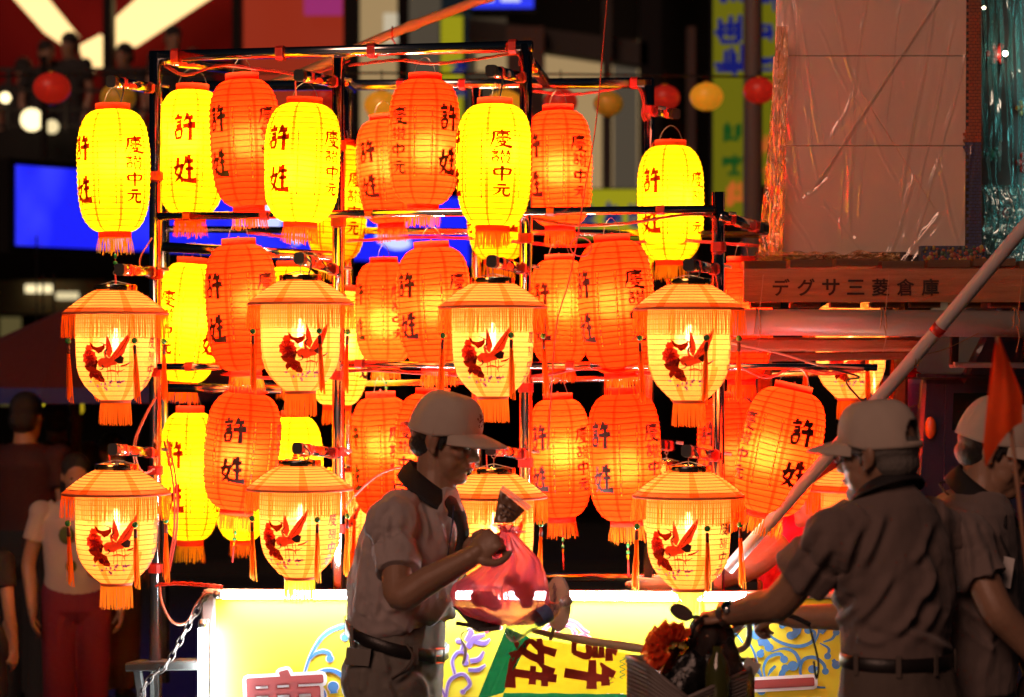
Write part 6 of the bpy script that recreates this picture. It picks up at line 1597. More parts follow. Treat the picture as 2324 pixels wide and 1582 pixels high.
# orange pennant
ORF = paper('orange_pennant_cloth', (1, .12, .025), (.95, .10, .025), .02, (1, .2, .05), wscale=30, tmix=.25)
pn = thing('pennant_flag', 'plain orange pennant on a thin stick in front of the right-hand man in a cap', 'flag', P(2290, 960, 5.9))
def pen(u, v):
    t = v; xl = 2262 - 36 * t ** .8 + (0 if t < .85 else 10 * (t - .85) / .15); xr = 2268 + 52 * min(1, t * 1.45)
    yb = 765 + 195 * t + (100 * max(0, t - .0) ** 1.6) * (1 - u) ** 1.6
    return P(xl + (xr - xl) * u, yb, 5.9 + .018 * sin(u * 6 + t * 2) + .012 * sin(t * 7 - u * 3))
b = MB(); b.grid(pen, 24, 40, ORF); part(b, 'cloth', pn, ORF, True)
b = MB(); e = P(2300, 1030, 5.9); s0 = P(2274, 800, 5.905); dd = (e - s0); g = s0 + dd * ((0 - s0.z) / dd.z); b.tube([P(2262, 764, 5.905), s0, e, g], .0052, mat('cane_stick', (.40, .20, .12), .6), 8); part(b, 'stick', pn, None, True)
# ------------------------------------------------------------------ bicycle
BK = mat('black_cycle_plastic', (.014, .012, .012), .4); ALU = mat('cycle_aluminium', (.45, .43, .42), .3, 1.0); BASK = mat('brown_basket_plastic', (.19, .155, .14), .5, bump=.2, bscale=200)
bike = thing('bicycle', 'bicycle with a full brown front basket held by the man with glasses', 'bicycle', (.9, 7.0, 0))
G0, G1 = P(1606, 1408, 6.76), P(1722, 1402, 7.24)      # near and far grip
bd = Vector((-.955, .296, 0)); sdv = (G1 - G0).normalized()
hm = (G0 + G1) / 2
b = MB(); b.tube(catmull([G0, G0 + sdv * .10 - bd * .02, hm - sdv * .07 + bd * .06 + Vector((0, 0, -.05)), hm + sdv * .07 + bd * .06 + Vector((0, 0, -.05)), G1 - sdv * .10 - bd * .02, G1], 6), .011, ALU, 12); part(b, 'handlebar', bike, ALU, True)
for g, s in ((G0, 1), (G1, -1)):
    b = MB(); b.tube([g - sdv * s * .03, g + sdv * s * .09], .0165, BK, 12); part(b, 'grip', bike, BK, True)
    l0 = g + sdv * s * .12 + bd * .035
b = MB(); b.tube(catmull([P(1690, 1400, 6.98), P(1760, 1392, 6.98), P(1800, 1400, 6.98), P(1838, 1418, 6.98)], 4), [.009] * 6 + [.007] * 7, BK, 8); part(b, 'brake_lever', bike, BK, True)
b = MB(); b.box(P(1698, 1404, 6.98), (.05, .03, .024), BK, Matrix.Rotation(rad(10), 3, 'Y')); part(b, 'lever_clamp', bike, BK)
b = MB(); b.tube(catmull([P(1592, 1404, 6.72), P(1574, 1420, 6.70), P(1566, 1446, 6.70)], 4), .007, BK, 8); part(b, 'brake_lever', bike, BK, True)
b = MB(); b.tube(catmull([P(1700, 1410, 6.98), P(1650, 1470, 6.9), P(1640, 1540, 6.9), P(1652, 1600, 6.9)], 5), .0032, BK, 6); part(b, 'brake_cable', bike, BK, True)
b = MB(); b.tube(catmull([P(1836, 1420, 6.98), P(1856, 1500, 6.98), P(1852, 1540, 6.98), P(1846, 1500, 6.98)], 5), .0032, BK, 6); part(b, 'brake_cable', bike, BK, True)
b = MB(); b.tube(catmull([P(1698, 1408, 6.95), P(1700, 1440, 6.95), P(1688, 1470, 6.95), P(1640, 1482, 6.92), P(1608, 1470, 6.9), P(1596, 1452, 6.88)], 5), .009, ALU, 10); part(b, 'basket_hoop', bike, ALU, True)
mc = P(1546, 1390, 6.74)
M = Matrix.Rotation(rad(26), 3, 'Y')
b = MB(); b.ball(mc, (.034, .012, .021), BK, 20, 10, M); mir = part(b, 'mirror', bike, BK, True)
b = MB(); pts = [mc + M @ Vector((.030 * cos(a), -.0125, .0175 * sin(a))) for a in [2 * pi * i / 24 for i in range(24)]]; b.add(pts, [tuple(range(24))], mat('mirror_glass_dim', (.16, .12, .11), .25, .5)); subpart(b, 'mirror_glass', mir)
b = MB(); b.tube(catmull([mc + Vector((.028, 0, -.012)), P(1584, 1400, 6.74), P(1600, 1412, 6.75)], 4), .006, BK, 8); subpart(b, 'mirror_arm', mir, BK, True)
# basket: front and side walls of ribbed plastic
def bwall(x0, yt0, Y0, x1, yt1, Y1, zb, n, name):
    a, c = P(x0, yt0, Y0), P(x1, yt1, Y1); d = (c - a); inn = Vector((0, 0, 1)).cross(d).normalized()
    nz = 22; vs, fs = [], []
    for j in range(nz * 2 + 1):
        t = j / (nz * 2)
        for i in range(n + 1):
            p = a.lerp(c, i / n); z = p.z + (zb - p.z) * t; tp = inn * (.03 * t) + inn * (.0022 if j % 2 else -.0022)
            vs.append(Vector((p.x, p.y, z)) + tp)
    fs = [(j * (n + 1) + i, j * (n + 1) + i + 1, (j + 1) * (n + 1) + i + 1, (j + 1) * (n + 1) + i) for j in range(nz * 2) for i in range(n)]
    b = MB(); b.add(vs, fs, BASK); o = part(b, name, bike, BASK); q = o.modifiers.new('t', 'SOLIDIFY'); q.thickness = .004
    b = MB(); b.tube([a, c], .006, BASK, 8); subpart(b, 'rim', o, BASK, True)
bwall(1422, 1490, 6.80, 1470, 1512, 6.66, .74, 4, 'basket_side')
bwall(1470, 1512, 6.66, 1560, 1584, 6.60, .74, 6, 'basket_side')
bwall(1560, 1584, 6.60, 1694, 1524, 6.72, .74, 6, 'basket_side')
bwall(1694, 1524, 6.72, 1712, 1498, 6.95, .74, 4, 'basket_side')
bwall(1712, 1498, 6.95, 1422, 1490, 6.98, .74, 8, 'basket_side')
b = MB(); b.plate([P(1440, 0, 6.78) * 1, P(1470, 0, 6.68), P(1690, 0, 6.74), P(1700, 0, 6.93), P(1440, 0, 6.95)], .004, BASK, nrm=(0, 0, 1)); b.v = [(v[0], v[1], .742 + (.004 if i > 4 else 0)) for i, v in enumerate(b.v)]; part(b, 'basket_floor', bike, BASK)
b = MB(); b.box(P(1704, 1512, 6.80), (.045, .008, .035), mat('pale_reflector', (.5, .45, .4), .2, spec=.8), Matrix.Rotation(rad(30), 3, 'Y')); part(b, 'reflector', bike)
# frame, wheels, saddle (below and behind what the photo shows)
fwc = hm + bd * .10; fwc.z = .33; rwc = fwc - bd * 1.05
for wc in (fwc, rwc):
    n = 36; b = MB(); b.tube([wc + bd * .32 * cos(a) + Vector((0, 0, .32 * sin(a))) for a in [2 * pi * i / n for i in range(n + 1)]], .019, RUBBER, 8, caps=False); w = part(b, 'wheel', bike, RUBBER, True)
    b = MB(); b.tube([wc + bd * .295 * cos(a) + Vector((0, 0, .295 * sin(a))) for a in [2 * pi * i / n for i in range(n + 1)]], .010, ALU, 6, caps=False); subpart(b, 'rim', w, ALU, True)
    b = MB()
    for i in range(18): a = 2 * pi * i / 18; b.tube([wc, wc + bd * .29 * cos(a) + Vector((0, 0, .29 * sin(a)))], .0012, ALU, 4)
    subpart(b, 'spoke', w, ALU)
FRM = mat('cycle_frame_paint', (.05, .05, .07), .35, coat=.4)
hd = Vector((hm.x, hm.y, .95)) - bd * .02; bb_ = rwc + bd * .44; bb_.z = .30; st = bb_ - bd * .12 + Vector((0, 0, .50))
b = MB()
for p, q, r in ((hm + bd * .03 + Vector((0, 0, -.05)), hd, .013), (hd, Vector((hd.x, hd.y, .70)) + bd * .02, .018), (Vector((hd.x, hd.y, .72)), bb_, .017), (bb_, st, .015), (st + Vector((0, 0, -.06)), rwc, .010), (bb_, rwc, .011), (Vector((hd.x, hd.y, .70)) + bd * .02, fwc, .012)):
    b.tube([p, q], r, FRM, 10)
part(b, 'frame', bike, FRM, True)
b = MB(); b.ball(st + Vector((0, 0, .05)), (.13, .08, .035), LEATHER, 16, 8, Matrix.Rotation(math.atan2(bd.y, bd.x), 3, 'Z')); part(b, 'saddle', bike, LEATHER, True)
# things in the basket
RIB = paper('red_orange_ribbon', (.80, .09, .02), (.70, .075, .02), .05, (1, .3, .08), wscale=50, tmix=.35)
ros = thing('ribbon_rosette', 'crumpled red orange ribbon rosette stuffed in the bicycle basket', 'rosette', P(1500, 1460, 6.74))
def ruffle(u, v, k=0):
    a = rad(232) - rad(190) * u; R = .018 + (.052 + .006 * k) * v; c = P(1520 + 6 * k, 1478 - 4 * k, 6.72 - .02 * k)
    z = (.010 * sin(u * 58 + k) + .010 * sin(u * 37 + 2 * k + 1)) * v + .012 * mnoise.noise(Vector((u * 16, v * 6, k)))
    return c + Vector((cos(a) * R * 1.05 + z * .3, -.035 * v * (1 - v) * 2 + z, sin(a) * R * 1.15 + z * .4))
for k in range(3):
    b = MB(); b.grid(lambda u, v, k=k: ruffle(u, v * (1 - .22 * k), k), 150, 12, RIB); part(b, 'ruffle', ros, RIB, True)
BBAG = mat('black_bag_plastic', (.010, .009, .009), .22, bump=.6, bscale=40)
def lump(name, label, cat, pts, m, vox=.007, disp=None):
    S = Sculpt()
    for p, r in pts: S.ball(p, r, None, 14, 10)
    return tag(obj(name, S.fuse(name, m, vox, 2, disp)), label, cat)
lump('black_bag', 'black plastic bag filling the bicycle basket', 'bag', [(P(1568, 1520, 6.78), (.09, .06, .08)), (P(1610, 1500, 6.80), (.08, .05, .09)), (P(1540, 1560, 6.76), (.07, .05, .07)), (P(1640, 1550, 6.8), (.07, .06, .08)), (P(1590, 1470, 6.80), (.05, .04, .05))], BBAG, .006, folds(22, .010, (.3, 0, 1), .3, 2))
lump('cloth_bundle', 'dark cloth bundle hanging over the handlebar above the basket', 'cloth', [(P(1600, 1440, 6.78), (.05, .04, .05)), (P(1630, 1446, 6.82), (.045, .04, .05)), (P(1585, 1460, 6.76), (.03, .03, .06))], mat('dark_brown_cloth', (.035, .022, .018), .8), .006, folds(26, .008, (0, 0, 1), .2, 5))
GREENB = film('green_bottle_plastic', (.25, .32, .08), .12, .1, (1, 1, .8), .15, (.25, .28, .05), .2, 20)
b = MB(); q = P(1628, 1560, 6.68); b.tube([q + Vector((0, 0, z)) for z in (-.12, -.1, .04, .07, .09, .11)], [.03, .034, .034, .028, .014, .013], mat('dark_green_bottle', (.05, .055, .012), .12, spec=.7), 18); tag(b.build('tea_bottle', None, None, True), 'dark greenish bottle standing in the bicycle basket', 'bottle')
rr = random.Random(9)
for i, (x, y) in enumerate(((1532, 1455), (1524, 1464), (1548, 1464), (1494, 1514))):
    b = MB(); c = P(x, y, 6.70)
    for k in range(5): b.ball(c + Vector((.006 * cos(k * 1.26), 0, .006 * sin(k * 1.26))), (.005, .003, .005), mat('tiny_yellow_petal', (.6, .5, .12), .6), 6, 4)
    tag(b.build('yellow_flower', None, None, True), ('topmost tiny yellow flower on the black bag in the basket', 'tiny yellow flower nearest the ribbon rosette in the basket', 'tiny yellow flower nearest the mirror in the bicycle basket', 'lowest tiny yellow flower, by the rim of the bicycle basket')[i], 'flower', 'tiny yellow flowers in the bicycle basket')

# ------------------------------------------------------------------ man with the bag
def dirv(deg): return Vector((cos(rad(deg)), sin(rad(deg)), 0))
YA = 7.5; S1 = YA / FPX
A_root = thing('person', 'man in a beige cap and grey polo shirt looking down at the pouch he holds, pink bag in the same hand', 'person', Vector((P(900, 0, YA).x, YA, 0)))
A_root['label'] = 'man in beige cap and grey polo shirt in profile, holding a pouch and pink bag'
faceA = dirv(-12); headA = dirv(-22)
def TA(py, cx, hd, w, tilt=0.0): return (P(cx, py, YA), math.sqrt(max(1e-4, (hd * S1) ** 2 - (w * .21) ** 2)) / .978, w, tilt)
torsoA = [TA(1108, 985, 50, .066), TA(1128, 972, 70, .11, .1), TA(1150, 958, 90, .155, .08), TA(1185, 942, 106, .185, .05), TA(1250, 929, 122, .195), TA(1320, 914, 124, .195), TA(1385, 914, 123, .190, -.08), TA(1418, 912, 121, .185, -.22), TA(1434, 906, 110, .172, -.28)]
hipsA = [TA(1428, 904, 106, .165, -.25), TA(1460, 900, 108, .17, -.22), TA(1500, 892, 112, .178, -.1), TA(1545, 890, 113, .178), TA(1600, 892, 105, .17), TA(1640, 895, 90, .15)]
frA = frame(headA, rad(15)); OA = P(1012, 999, YA)
sh_n, el_n, wr_n = P(893, 1188, 7.33), P(908, 1352, 7.20), P(1068, 1264, 7.14)
sh_f, el_f, wr_f = P(985, 1192, 7.68), P(988, 1330, 7.74), P(1078, 1238, 7.34)
hxA = P(0, 0, 1)
legsA = [[P(880, 1640, YA - .10), P(884, 1900, YA - .10), Vector((P(868, 0, YA).x, YA - .10, .09))], [P(915, 1640, YA + .10), P(930, 1900, YA + .10), Vector((P(930, 0, YA).x, YA + .10, .09))]]
dh = (P(1120, 1222, 7.13) - wr_n).normalized()
handsA = [(wr_n, dh, Vector((-.25, -.9, .35)), 84, .98, 1), (wr_f, (P(1120, 1214, 7.26) - wr_f).normalized(), Vector((.1, .9, .3)), 70, .95, -1)]
fA = folds(11, .010, (.35, .3, 1), .30, 1.0, .003)
ZA = lambda *p: [(571.7 + x * .3613, 1010 + y * .3613) for x, y in p]
ZD = lambda *p: [(1751.3 + x * .3613, 1010 + y * .3613) for x, y in p]
def fA2(co, n=None):
    # pulled folds from the armpit across the chest and blousing above the belt
    return fA(co) + .004 * math.exp(-((co.z - 1.02) / .06) ** 2) * mnoise.noise(co * 14)
FLA = [ZA((900, 330), (790, 430), (775, 600), (800, 760)), ZA((1000, 290), (1080, 420), (1112, 600)), ZA((1130, 400), (1190, 560), (1222, 700)), ZA((1230, 420), (1256, 560), (1250, 700)), ZA((900, 520), (1000, 640), (1060, 740)), ZA((850, 420), (838, 600)),
       ZA((805, 830), (790, 980), (762, 1090)), ZA((700, 680), (640, 900)), ZA((690, 800), (650, 1050)), ZA((810, 930), (850, 1030), (960, 1015), (1060, 1000)), ZA((940, 1090), (1090, 1180), (1210, 1225)), ZA((1230, 960), (1262, 1100)), ZA((740, 480), (690, 700)), ZA((860, 1080), (980, 1160), (1080, 1250)), ZA((720, 980), (700, 1080))]  # one ridge follows the arm's shadow, shaped here as a fold
FTA = [ZA((800, 1240), (830, 1350), (850, 1450)), ZA((930, 1250), (995, 1350), (960, 1430), (880, 1490)), ZA((1090, 1290), (1150, 1370), (1120, 1520)), ZA((1190, 1340), (1160, 1480)), ZA((700, 1400), (690, 1560)), ZA((1000, 1440), (1080, 1500), (1100, 1600)), ZA((840, 1500), (900, 1600))]
bodyA, shirtA, trA, WA = person_parts(A_root, OA, frA, 1.0, torsoA, faceA, [[sh_n, el_n, wr_n], [sh_f, el_f, wr_f]], legsA, None, SHIRT, TROUS, SKIN, .0045, .66, handsA, cloth_folds(FLA, fA2, .0065, 8), cloth_folds(FTA, folds(10, .006, (.2, .2, 1), .4, 4, .002), .007, 8), hipsA, sm=4,
    sleeve_r=(.074, .066, .064), arm_r=(.048, .044, .042, .032), leg_r=(.088, .066, .058, .044))
cap_on(A_root, OA, frA, 1.0, CAPM, emblem=mat('maroon_cap_print', (.12, .03, .03), .8))
def head_extras(root, W, fr, hair_m, k=1.0, hair_low=-.07, lips=True, brows=True):
    f, l, u = fr; M = Matrix((f, l, u)).transposed()
    S = Sculpt()
    S.ball(W(-.036, 0, .012), (.082 * k, .080 * k, .058 * k), None, 20, 12, M); S.ball(W(-.052, 0, -.030), (.060 * k, .071 * k, .046 * k), None, 18, 10, M)
    for s in (-1, 1): S.ball(W(.030, s * .066, .026), (.024 * k, .012 * k, .026 * k), None, 12, 8, M); S.ball(W(.016, s * .071, -.002), (.009 * k, .008 * k, .024 * k), None, 10, 8, M)
    place('hair', S.fuse('hair', hair_m, .004, 3, lambda co, n=None: .0016 * mnoise.noise(co * 120)), root)
    for s in (-1, 1):
        b = MB(); b.ball(W(.0835, s * .031, .0035), .0115 * k, EYEW, 14, 10); e = part(b, 'eye', root, EYEW, True)
        b = MB(); b.ball(W(.0915, s * .0315, .0018), (.0050 * k, .0056 * k, .0056 * k), EYEB, 12, 8, M); subpart(b, 'iris', e, EYEB, True)
        b = MB(); b.tube([W(.0860, s * .043, .0105), W(.0955, s * .031, .0125), W(.090, s * .019, .008)], [.0035 * k, .0048 * k, .0032 * k], SKIN, 8); b.tube([W(.0850, s * .042, -.0055), W(.0930, s * .031, -.0085), W(.0885, s * .02, -.004)], [.003 * k, .0042 * k, .003 * k], SKIN, 8); subpart(b, 'eyelid', e, SKIN, True)
        b = MB(); b.tube([W(.080, s * .050, .022), W(.098, s * .036, .029), W(.100, s * .016, .025)], [.002 * k, .0034 * k, .0026 * k], hair_m, 6); part(b, 'eyebrow', root, hair_m, True)
    b = MB(); b.tube([W(.092, .021, -.062), W(.1012, .008, -.0605), W(.1015, 0, -.0615), W(.1012, -.008, -.0605), W(.092, -.021, -.062)], [.0022, .0044, .0046, .0044, .0022], LIP, 8); b.tube([W(.090, .018, -.067), W(.0985, 0, -.0695), W(.090, -.018, -.067)], [.003, .0052, .003], LIP, 8); part(b, 'lips', root, LIP, True)
head_extras(A_root, WA, frA, HAIR)
# collar and placket
def collar(root, pts_in, pts_out, m, th=.003, name='collar', pip=None):
    """a turned-down collar between an inner (upper) and an outer (lower) edge"""
    a, c = catmull(pts_in, 6), catmull(pts_out, 6); b = MB(); n = len(a); K = 5
    ctr = sum(a, Vector()) / n
    def pt(i, j):
        t = j / K; p = a[i].lerp(c[i], t); o = (p - ctr); o.z = 0
        return p + o.normalized() * .004 * sin(pi * t)
    vs = [pt(i, j) for j in range(K + 1) for i in range(n)]
    b.add(vs, [(j * n + i, j * n + i + 1, (j + 1) * n + i + 1, (j + 1) * n + i) for j in range(K) for i in range(n - 1)], m)
    o = part(b, name, root, m, True); q = o.modifiers.new('t', 'SOLIDIFY'); q.thickness = th; q.offset = 0
    if pip:
        for fr_, r in ((.80, .0028), (.92, .0028)):
            b = MB(); b.tube([a[i].lerp(c[i], fr_) + (a[i].lerp(c[i], fr_) - ctr).normalized() * .012 for i in range(n)], r, pip if fr_ > .85 else pip, 5); subpart(b, 'collar_stripe', o, pip, True)
    return o
def ring(face, c, d, w, z, tilt, degs):
    F = Vector((face[0], face[1], 0)).normalized(); L = Vector((0, 0, 1)).cross(F)
    return [Vector((c.x, c.y, 0)) + F * d * cos(rad(a)) + L * w * sin(rad(a)) + Vector((0, 0, z + tilt * cos(rad(a)))) for a in degs]
cA = P(985, 1095, YA); dg_ = [-12, -40, -75, -110, -145, 180, 145, 110, 75, 40, 12]
dg_ = [-14, -45, -80, -115, -150, -180, -210, -245, -280, -315, -346]
cin = ring(faceA, P(984, 0, YA), .072, .074, P(0, 1086, YA).z, -.055, dg_); cout = ring(faceA, P(984, 0, YA), .108, .132, P(0, 1132, YA).z, -.072, dg_)
cout[0] = P(1062, 1206, 7.36); cout[-1] = P(1056, 1196, 7.58)
collar(A_root, cin, cout, COLLARB, pip=None)
b = MB()
ring_o = ring(faceA, P(974, 0, YA), .103, .130, P(0, 1146, YA).z, -.060, dg_[1:-1])
b.tube(catmull(ring_o, 4), .0028, COLLARB, 6); part(b, 'collar_stripe', A_root, COLLARB, True)
b = MB(); ring_o = ring(faceA, P(974, 0, YA), .101, .127, P(0, 1140, YA).z, -.060, dg_[1:-1])
# button placket down the chest
pts = [P(1040, 1160, 7.39), P(1052, 1200, 7.365), P(1050, 1232, 7.36), P(1044, 1262, 7.36)]
vs = []; 
for i, p in enumerate(catmull(pts, 5)): 
    q = Vector((.5, -.86, 0)); s_ = Vector((.86, .5, 0)); vs += [p + s_ * .016 + q * .004, p - s_ * .020 + q * .010]
b = MB(); b.add(vs, [(2 * i, 2 * i + 1, 2 * i + 3, 2 * i + 2) for i in range(len(vs) // 2 - 1)], COLLARB); o = part(b, 'placket', A_root, COLLARB, True); q = o.modifiers.new('t', 'SOLIDIFY'); q.thickness = .012
# neck strap
b = MB(); b.tube(catmull([P(1030, 1148, 7.38), P(1026, 1190, 7.37), P(1020, 1230, 7.365), P(1016, 1262, 7.36)], 5), .003, mat('navy_strap', (.02, .025, .07), .6), 6); part(b, 'neck_strap', A_root, None, True)
# belt with loops and buckle
def belt(root, face, c, d, w, z, tilt, h=.036, m=LEATHER, buckle_deg=0):
    n = 48; b = MB(); F = Vector((face[0], face[1], 0)).normalized(); L = Vector((0, 0, 1)).cross(F)
    def pt(a, e, zz): return Vector((c.x, c.y, 0)) + F * (d + e) * cos(a) + L * (w + e) * sin(a) + Vector((0, 0, z + tilt * cos(a) + zz))
    vs = [pt(2 * pi * i / n, e, zz) for (e, zz) in ((.0, -h / 2), (.005, -h / 2 + .003), (.005, h / 2 - .003), (0, h / 2)) for i in range(n)]
    b.add(vs, [(k * n + i, k * n + (i + 1) % n, (k + 1) * n + (i + 1) % n, (k + 1) * n + i) for k in range(3) for i in range(n)], m); o = part(b, 'belt', root, m, True)
    a = rad(buckle_deg); p = pt(a, .009, 0); nn = (F * cos(a) + L * sin(a)).normalized(); t = Vector((0, 0, 1)).cross(nn); upv = (Vector((0, 0, 1)) + 0 * t)
    b = MB(); w2, h2 = .024, .021
    t2 = (pt(a + .15, 0, 0) - pt(a - .15, 0, 0)).normalized()
    cs = [p + t2 * x + upv * y for x, y in ((-w2, -h2), (w2, -h2), (w2, h2), (-w2, h2))]
    for i in range(4): b.beam(cs[i], cs[(i + 1) % 4], .005, .005, BUCKLE)
    b.beam(p - t2 * w2, p + t2 * w2 * .4, .004, .004, BUCKLE); subpart(b, 'buckle', o, BUCKLE)
    return o, pt, F, L
zb = P(0, 1450, YA).z
bl, bpt, bF, bL = belt(A_root, faceA, P(901, 0, YA), .1475, .186, zb, -.042, .038, LEATHER, -20)
for a in (-52, -130, -172, 60):
    p, q = bpt(rad(a), .008, -.030), bpt(rad(a), .008, .026); b = MB(); b.beam(p, q, .016, .004, TROUS, up=(bF * cos(rad(a)) + bL * sin(rad(a)))); part(b, 'belt_loop', A_root, TROUS)
# back pocket flap and side pocket seam
b = MB(); quad_box(b, [P(786, 1470, 7.36), P(782, 1508, 7.36), P(836, 1512, 7.31), P(842, 1474, 7.31)], .02, TROUS); part(b, 'pocket_flap', A_root, TROUS)
b = MB(); b.tube(catmull([P(922, 1462, 7.315), P(936, 1488, 7.31), P(920, 1516, 7.312), P(888, 1540, 7.318)], 5), .0035, TROUSB, 6); part(b, 'pocket_seam', A_root, TROUSB, True)

# ------------------------------------------------------------------ man with glasses at the bicycle, seen from behind
YBm = 6.6; SB = YBm / FPX
B_root = thing('person', 'man with glasses and cap seen from behind, hand on the bicycle handlebar', 'person', Vector((P(2030, 0, YBm).x, YBm, 0)))
headB = Vector((-cos(rad(33)), sin(rad(33)), 0)); faceB = Vector((-cos(rad(50)), sin(rad(50)), 0))
frB = frame(headB, rad(6)); OB = P(1990, 1031, YBm)
def TB(py, cx, dep, w, tilt=0.0, Y=YBm): return (P(cx, py, Y), dep, w, tilt)
torsoB = [TB(1108, 2012, .066, .072, .2), TB(1128, 2012, .082, .10, .15), TB(1152, 2010, .10, .142, .1), TB(1176, 2008, .110, .172, .05), TB(1206, 2008, .118, .188), TB(1270, 2016, .124, .188), TB(1350, 2028, .124, .178), TB(1430, 2034, .122, .165), TB(1485, 2034, .122, .158), TB(1500, 2034, .118, .152)]
hipsB = [TB(1480, 2034, .114, .150), TB(1520, 2034, .126, .163), TB(1580, 2040, .138, .178), TB(1660, 2044, .135, .178), TB(1720, 2044, .11, .15)]
LB = Vector((0, 0, 1)).cross(faceB)      # his left
shL, shR = P(1892, 1224, 6.50), P(2128, 1216, 6.76)
arB = [[shL, P(1768, 1366, 6.60), P(1660, 1394, 6.74)], [shR, P(2100, 1400, 7.0), P(1800, 1400, 7.18)]]
legB = [[P(2010, 1720, 6.56), P(2000, 2000, 6.62), Vector((P(2010, 0, 6.6).x, 6.60, .09))], [P(2090, 1720, 6.68), P(2090, 2000, 6.72), Vector((P(2100, 0, 6.7).x, 6.70, .09))]]
hB = [(P(1660, 1394, 6.74), (P(1608, 1402, 6.76) - P(1660, 1394, 6.74)), Vector((.1, -.3, .95)), 62, 1.0, 1), (P(1800, 1400, 7.18), (P(1730, 1402, 7.22) - P(1800, 1400, 7.18)), Vector((.1, .2, .95)), 60, 1.0, -1)]
FLB = [ZD((1000, 480), (940, 640), (870, 750)), ZD((930, 640), (1000, 830), (920, 970), (840, 1130)), ZD((1060, 480), (1125, 750), (1120, 1000), (1060, 1150)), ZD((990, 800), (950, 980)), ZD((820, 1150), (1000, 1230), (1130, 1290)), ZD((520, 1190), (600, 1230), (710, 1240)), ZD((430, 920), (380, 1070)),
       ZD((560, 500), (480, 700), (440, 900)), ZD((360, 1170), (430, 1080), (560, 1000)), ZD((700, 420), (640, 600), (560, 780)), ZD((760, 800), (640, 1000), (500, 1130)), ZD((300, 480), (200, 640), (90, 800)), ZD((360, 640), (260, 800), (160, 940)), ZD((900, 1050), (760, 1200)), ZD((1040, 1000), (960, 1180))]
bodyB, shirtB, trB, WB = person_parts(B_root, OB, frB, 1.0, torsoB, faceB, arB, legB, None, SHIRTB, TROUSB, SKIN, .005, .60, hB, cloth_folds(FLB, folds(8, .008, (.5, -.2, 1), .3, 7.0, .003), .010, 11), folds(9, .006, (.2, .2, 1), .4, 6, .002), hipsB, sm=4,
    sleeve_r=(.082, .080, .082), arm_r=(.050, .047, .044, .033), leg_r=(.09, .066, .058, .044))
cap_on(B_root, OB, frB, 1.0, CAPM, arch=True)
head_extras(B_root, WB, frB, HAIRG)
fB, lB, uB = frB
def spectacles(root, W, m):
    b = MB()
    for s in (-1, 1):
        b.tube([W(.100, s * .033 + .019 * cos(a), .002 + .015 * sin(a)) for a in [2 * pi * i / 16 for i in range(17)]], .0020, m, 5)
        b.tube([W(.100, s * .052, .006), W(.086, s * .070, .007), W(.0, s * .086, .004)], .0022, m, 5)
    b.tube([W(.100, .014, .005), W(.106, 0, .008), W(.100, -.014, .005)], .0012, m, 5)
    g = part(b, 'glasses', root, m, True)
    for s in (-1, 1): b = MB(); b.add([W(.100, s * .033 + .018 * cos(a), .002 + .014 * sin(a)) for a in [2 * pi * i / 16 for i in range(16)]], [tuple(range(16))], film('lens_film', (.95, .95, .95), .12, .03, (1, 1, 1), .0, bump=0.0)); subpart(b, 'lens', g)
spectacles(B_root, WB, mat('dark_wire_frame', (.04, .035, .03), .3, .8))
S = Sculpt()   # pale face mask pushed under the chin
M = Matrix(frB).transposed(); S.ball(WB(.056, 0, -.100), (.040, .046, .030), None, 18, 12, M); S.ball(WB(.030, .035, -.085), (.04, .018, .026), None, 14, 10, M)
place('face_mask', S.fuse('face_mask', mat('pale_mask_cloth', (.35, .38, .42), .85), .005, 3), B_root)
dgB = [-14, -45, -80, -115, -150, -180, -210, -245, -280, -315, -346]
collar(B_root, ring(faceB, P(2010, 0, YBm), .068, .072, P(0, 1093, YBm).z, -.035, dgB), ring(faceB, P(2011, 0, YBm), .092, .112, P(0, 1124, YBm).z, -.045, dgB), COLLARB)
blB, bptB, bFB, bLB = belt(B_root, faceB, P(2034, 0, YBm), .127, .163, P(0, 1495, YBm).z, .004, .038, LEATHER, 20)
for a in (95, 140, 180, 225):
    p, q = bptB(rad(a), .008, -.028), bptB(rad(a), .008, .028); b = MB(); b.beam(p, q, .014, .004, TROUSB, up=(bFB * cos(rad(a)) + bLB * sin(rad(a)))); part(b, 'belt_loop', B_root, TROUSB)
b = MB(); q = P(1652, 1393, 6.735); ax = (P(1660, 1394, 6.74) - P(1768, 1366, 6.60)).normalized(); b.tube([q - ax * .010, q + ax * .010], .0375, mat('watch_strap_steel', (.45, .42, .4), .3, .9), 20, caps=False); wt = part(b, 'wristwatch', B_root, None, True)
b = MB(); side_ = Vector((-.15, -.85, .5)).normalized(); b.tube([q + side_ * .034, q + side_ * .044], .016, BUCKLE, 18); subpart(b, 'watch_case', wt, BUCKLE, True)

# ------------------------------------------------------------------ man at the right edge behind the pennant
YCm = 6.95
SHIRTC = mat('grey_brown_polo_cloth', (.20, .15, .135), .85, var=.06, vscale=20, bump=.3, bscale=900, sheen=.15)
C_root = thing('person', 'man in a pale cap bending forward behind the orange pennant', 'person', Vector((P(2205, 0, YCm).x, YCm, 0)))
faceC = dirv(-24); headC = dirv(-18); frC = frame(headC, rad(20)); OC = P(2262, 1022, YCm)
def TC(py, cx, dep, w, tilt=0.0): return (P(cx, py, YCm), dep, w, tilt)
torsoC = [TC(1112, 2226, .066, .075, .15), TC(1130, 2214, .09, .13, .15), TC(1155, 2204, .115, .18, .1), TC(1200, 2198, .128, .205), TC(1290, 2200, .138, .205), TC(1380, 2202, .138, .195), TC(1460, 2198, .138, .19), TC(1530, 2192, .138, .185), TC(1566, 2190, .138, .182)]
hipsC = [TC(1500, 2190, .118, .16), TC(1560, 2188, .13, .17), TC(1640, 2186, .135, .175), TC(1710, 2186, .11, .15)]
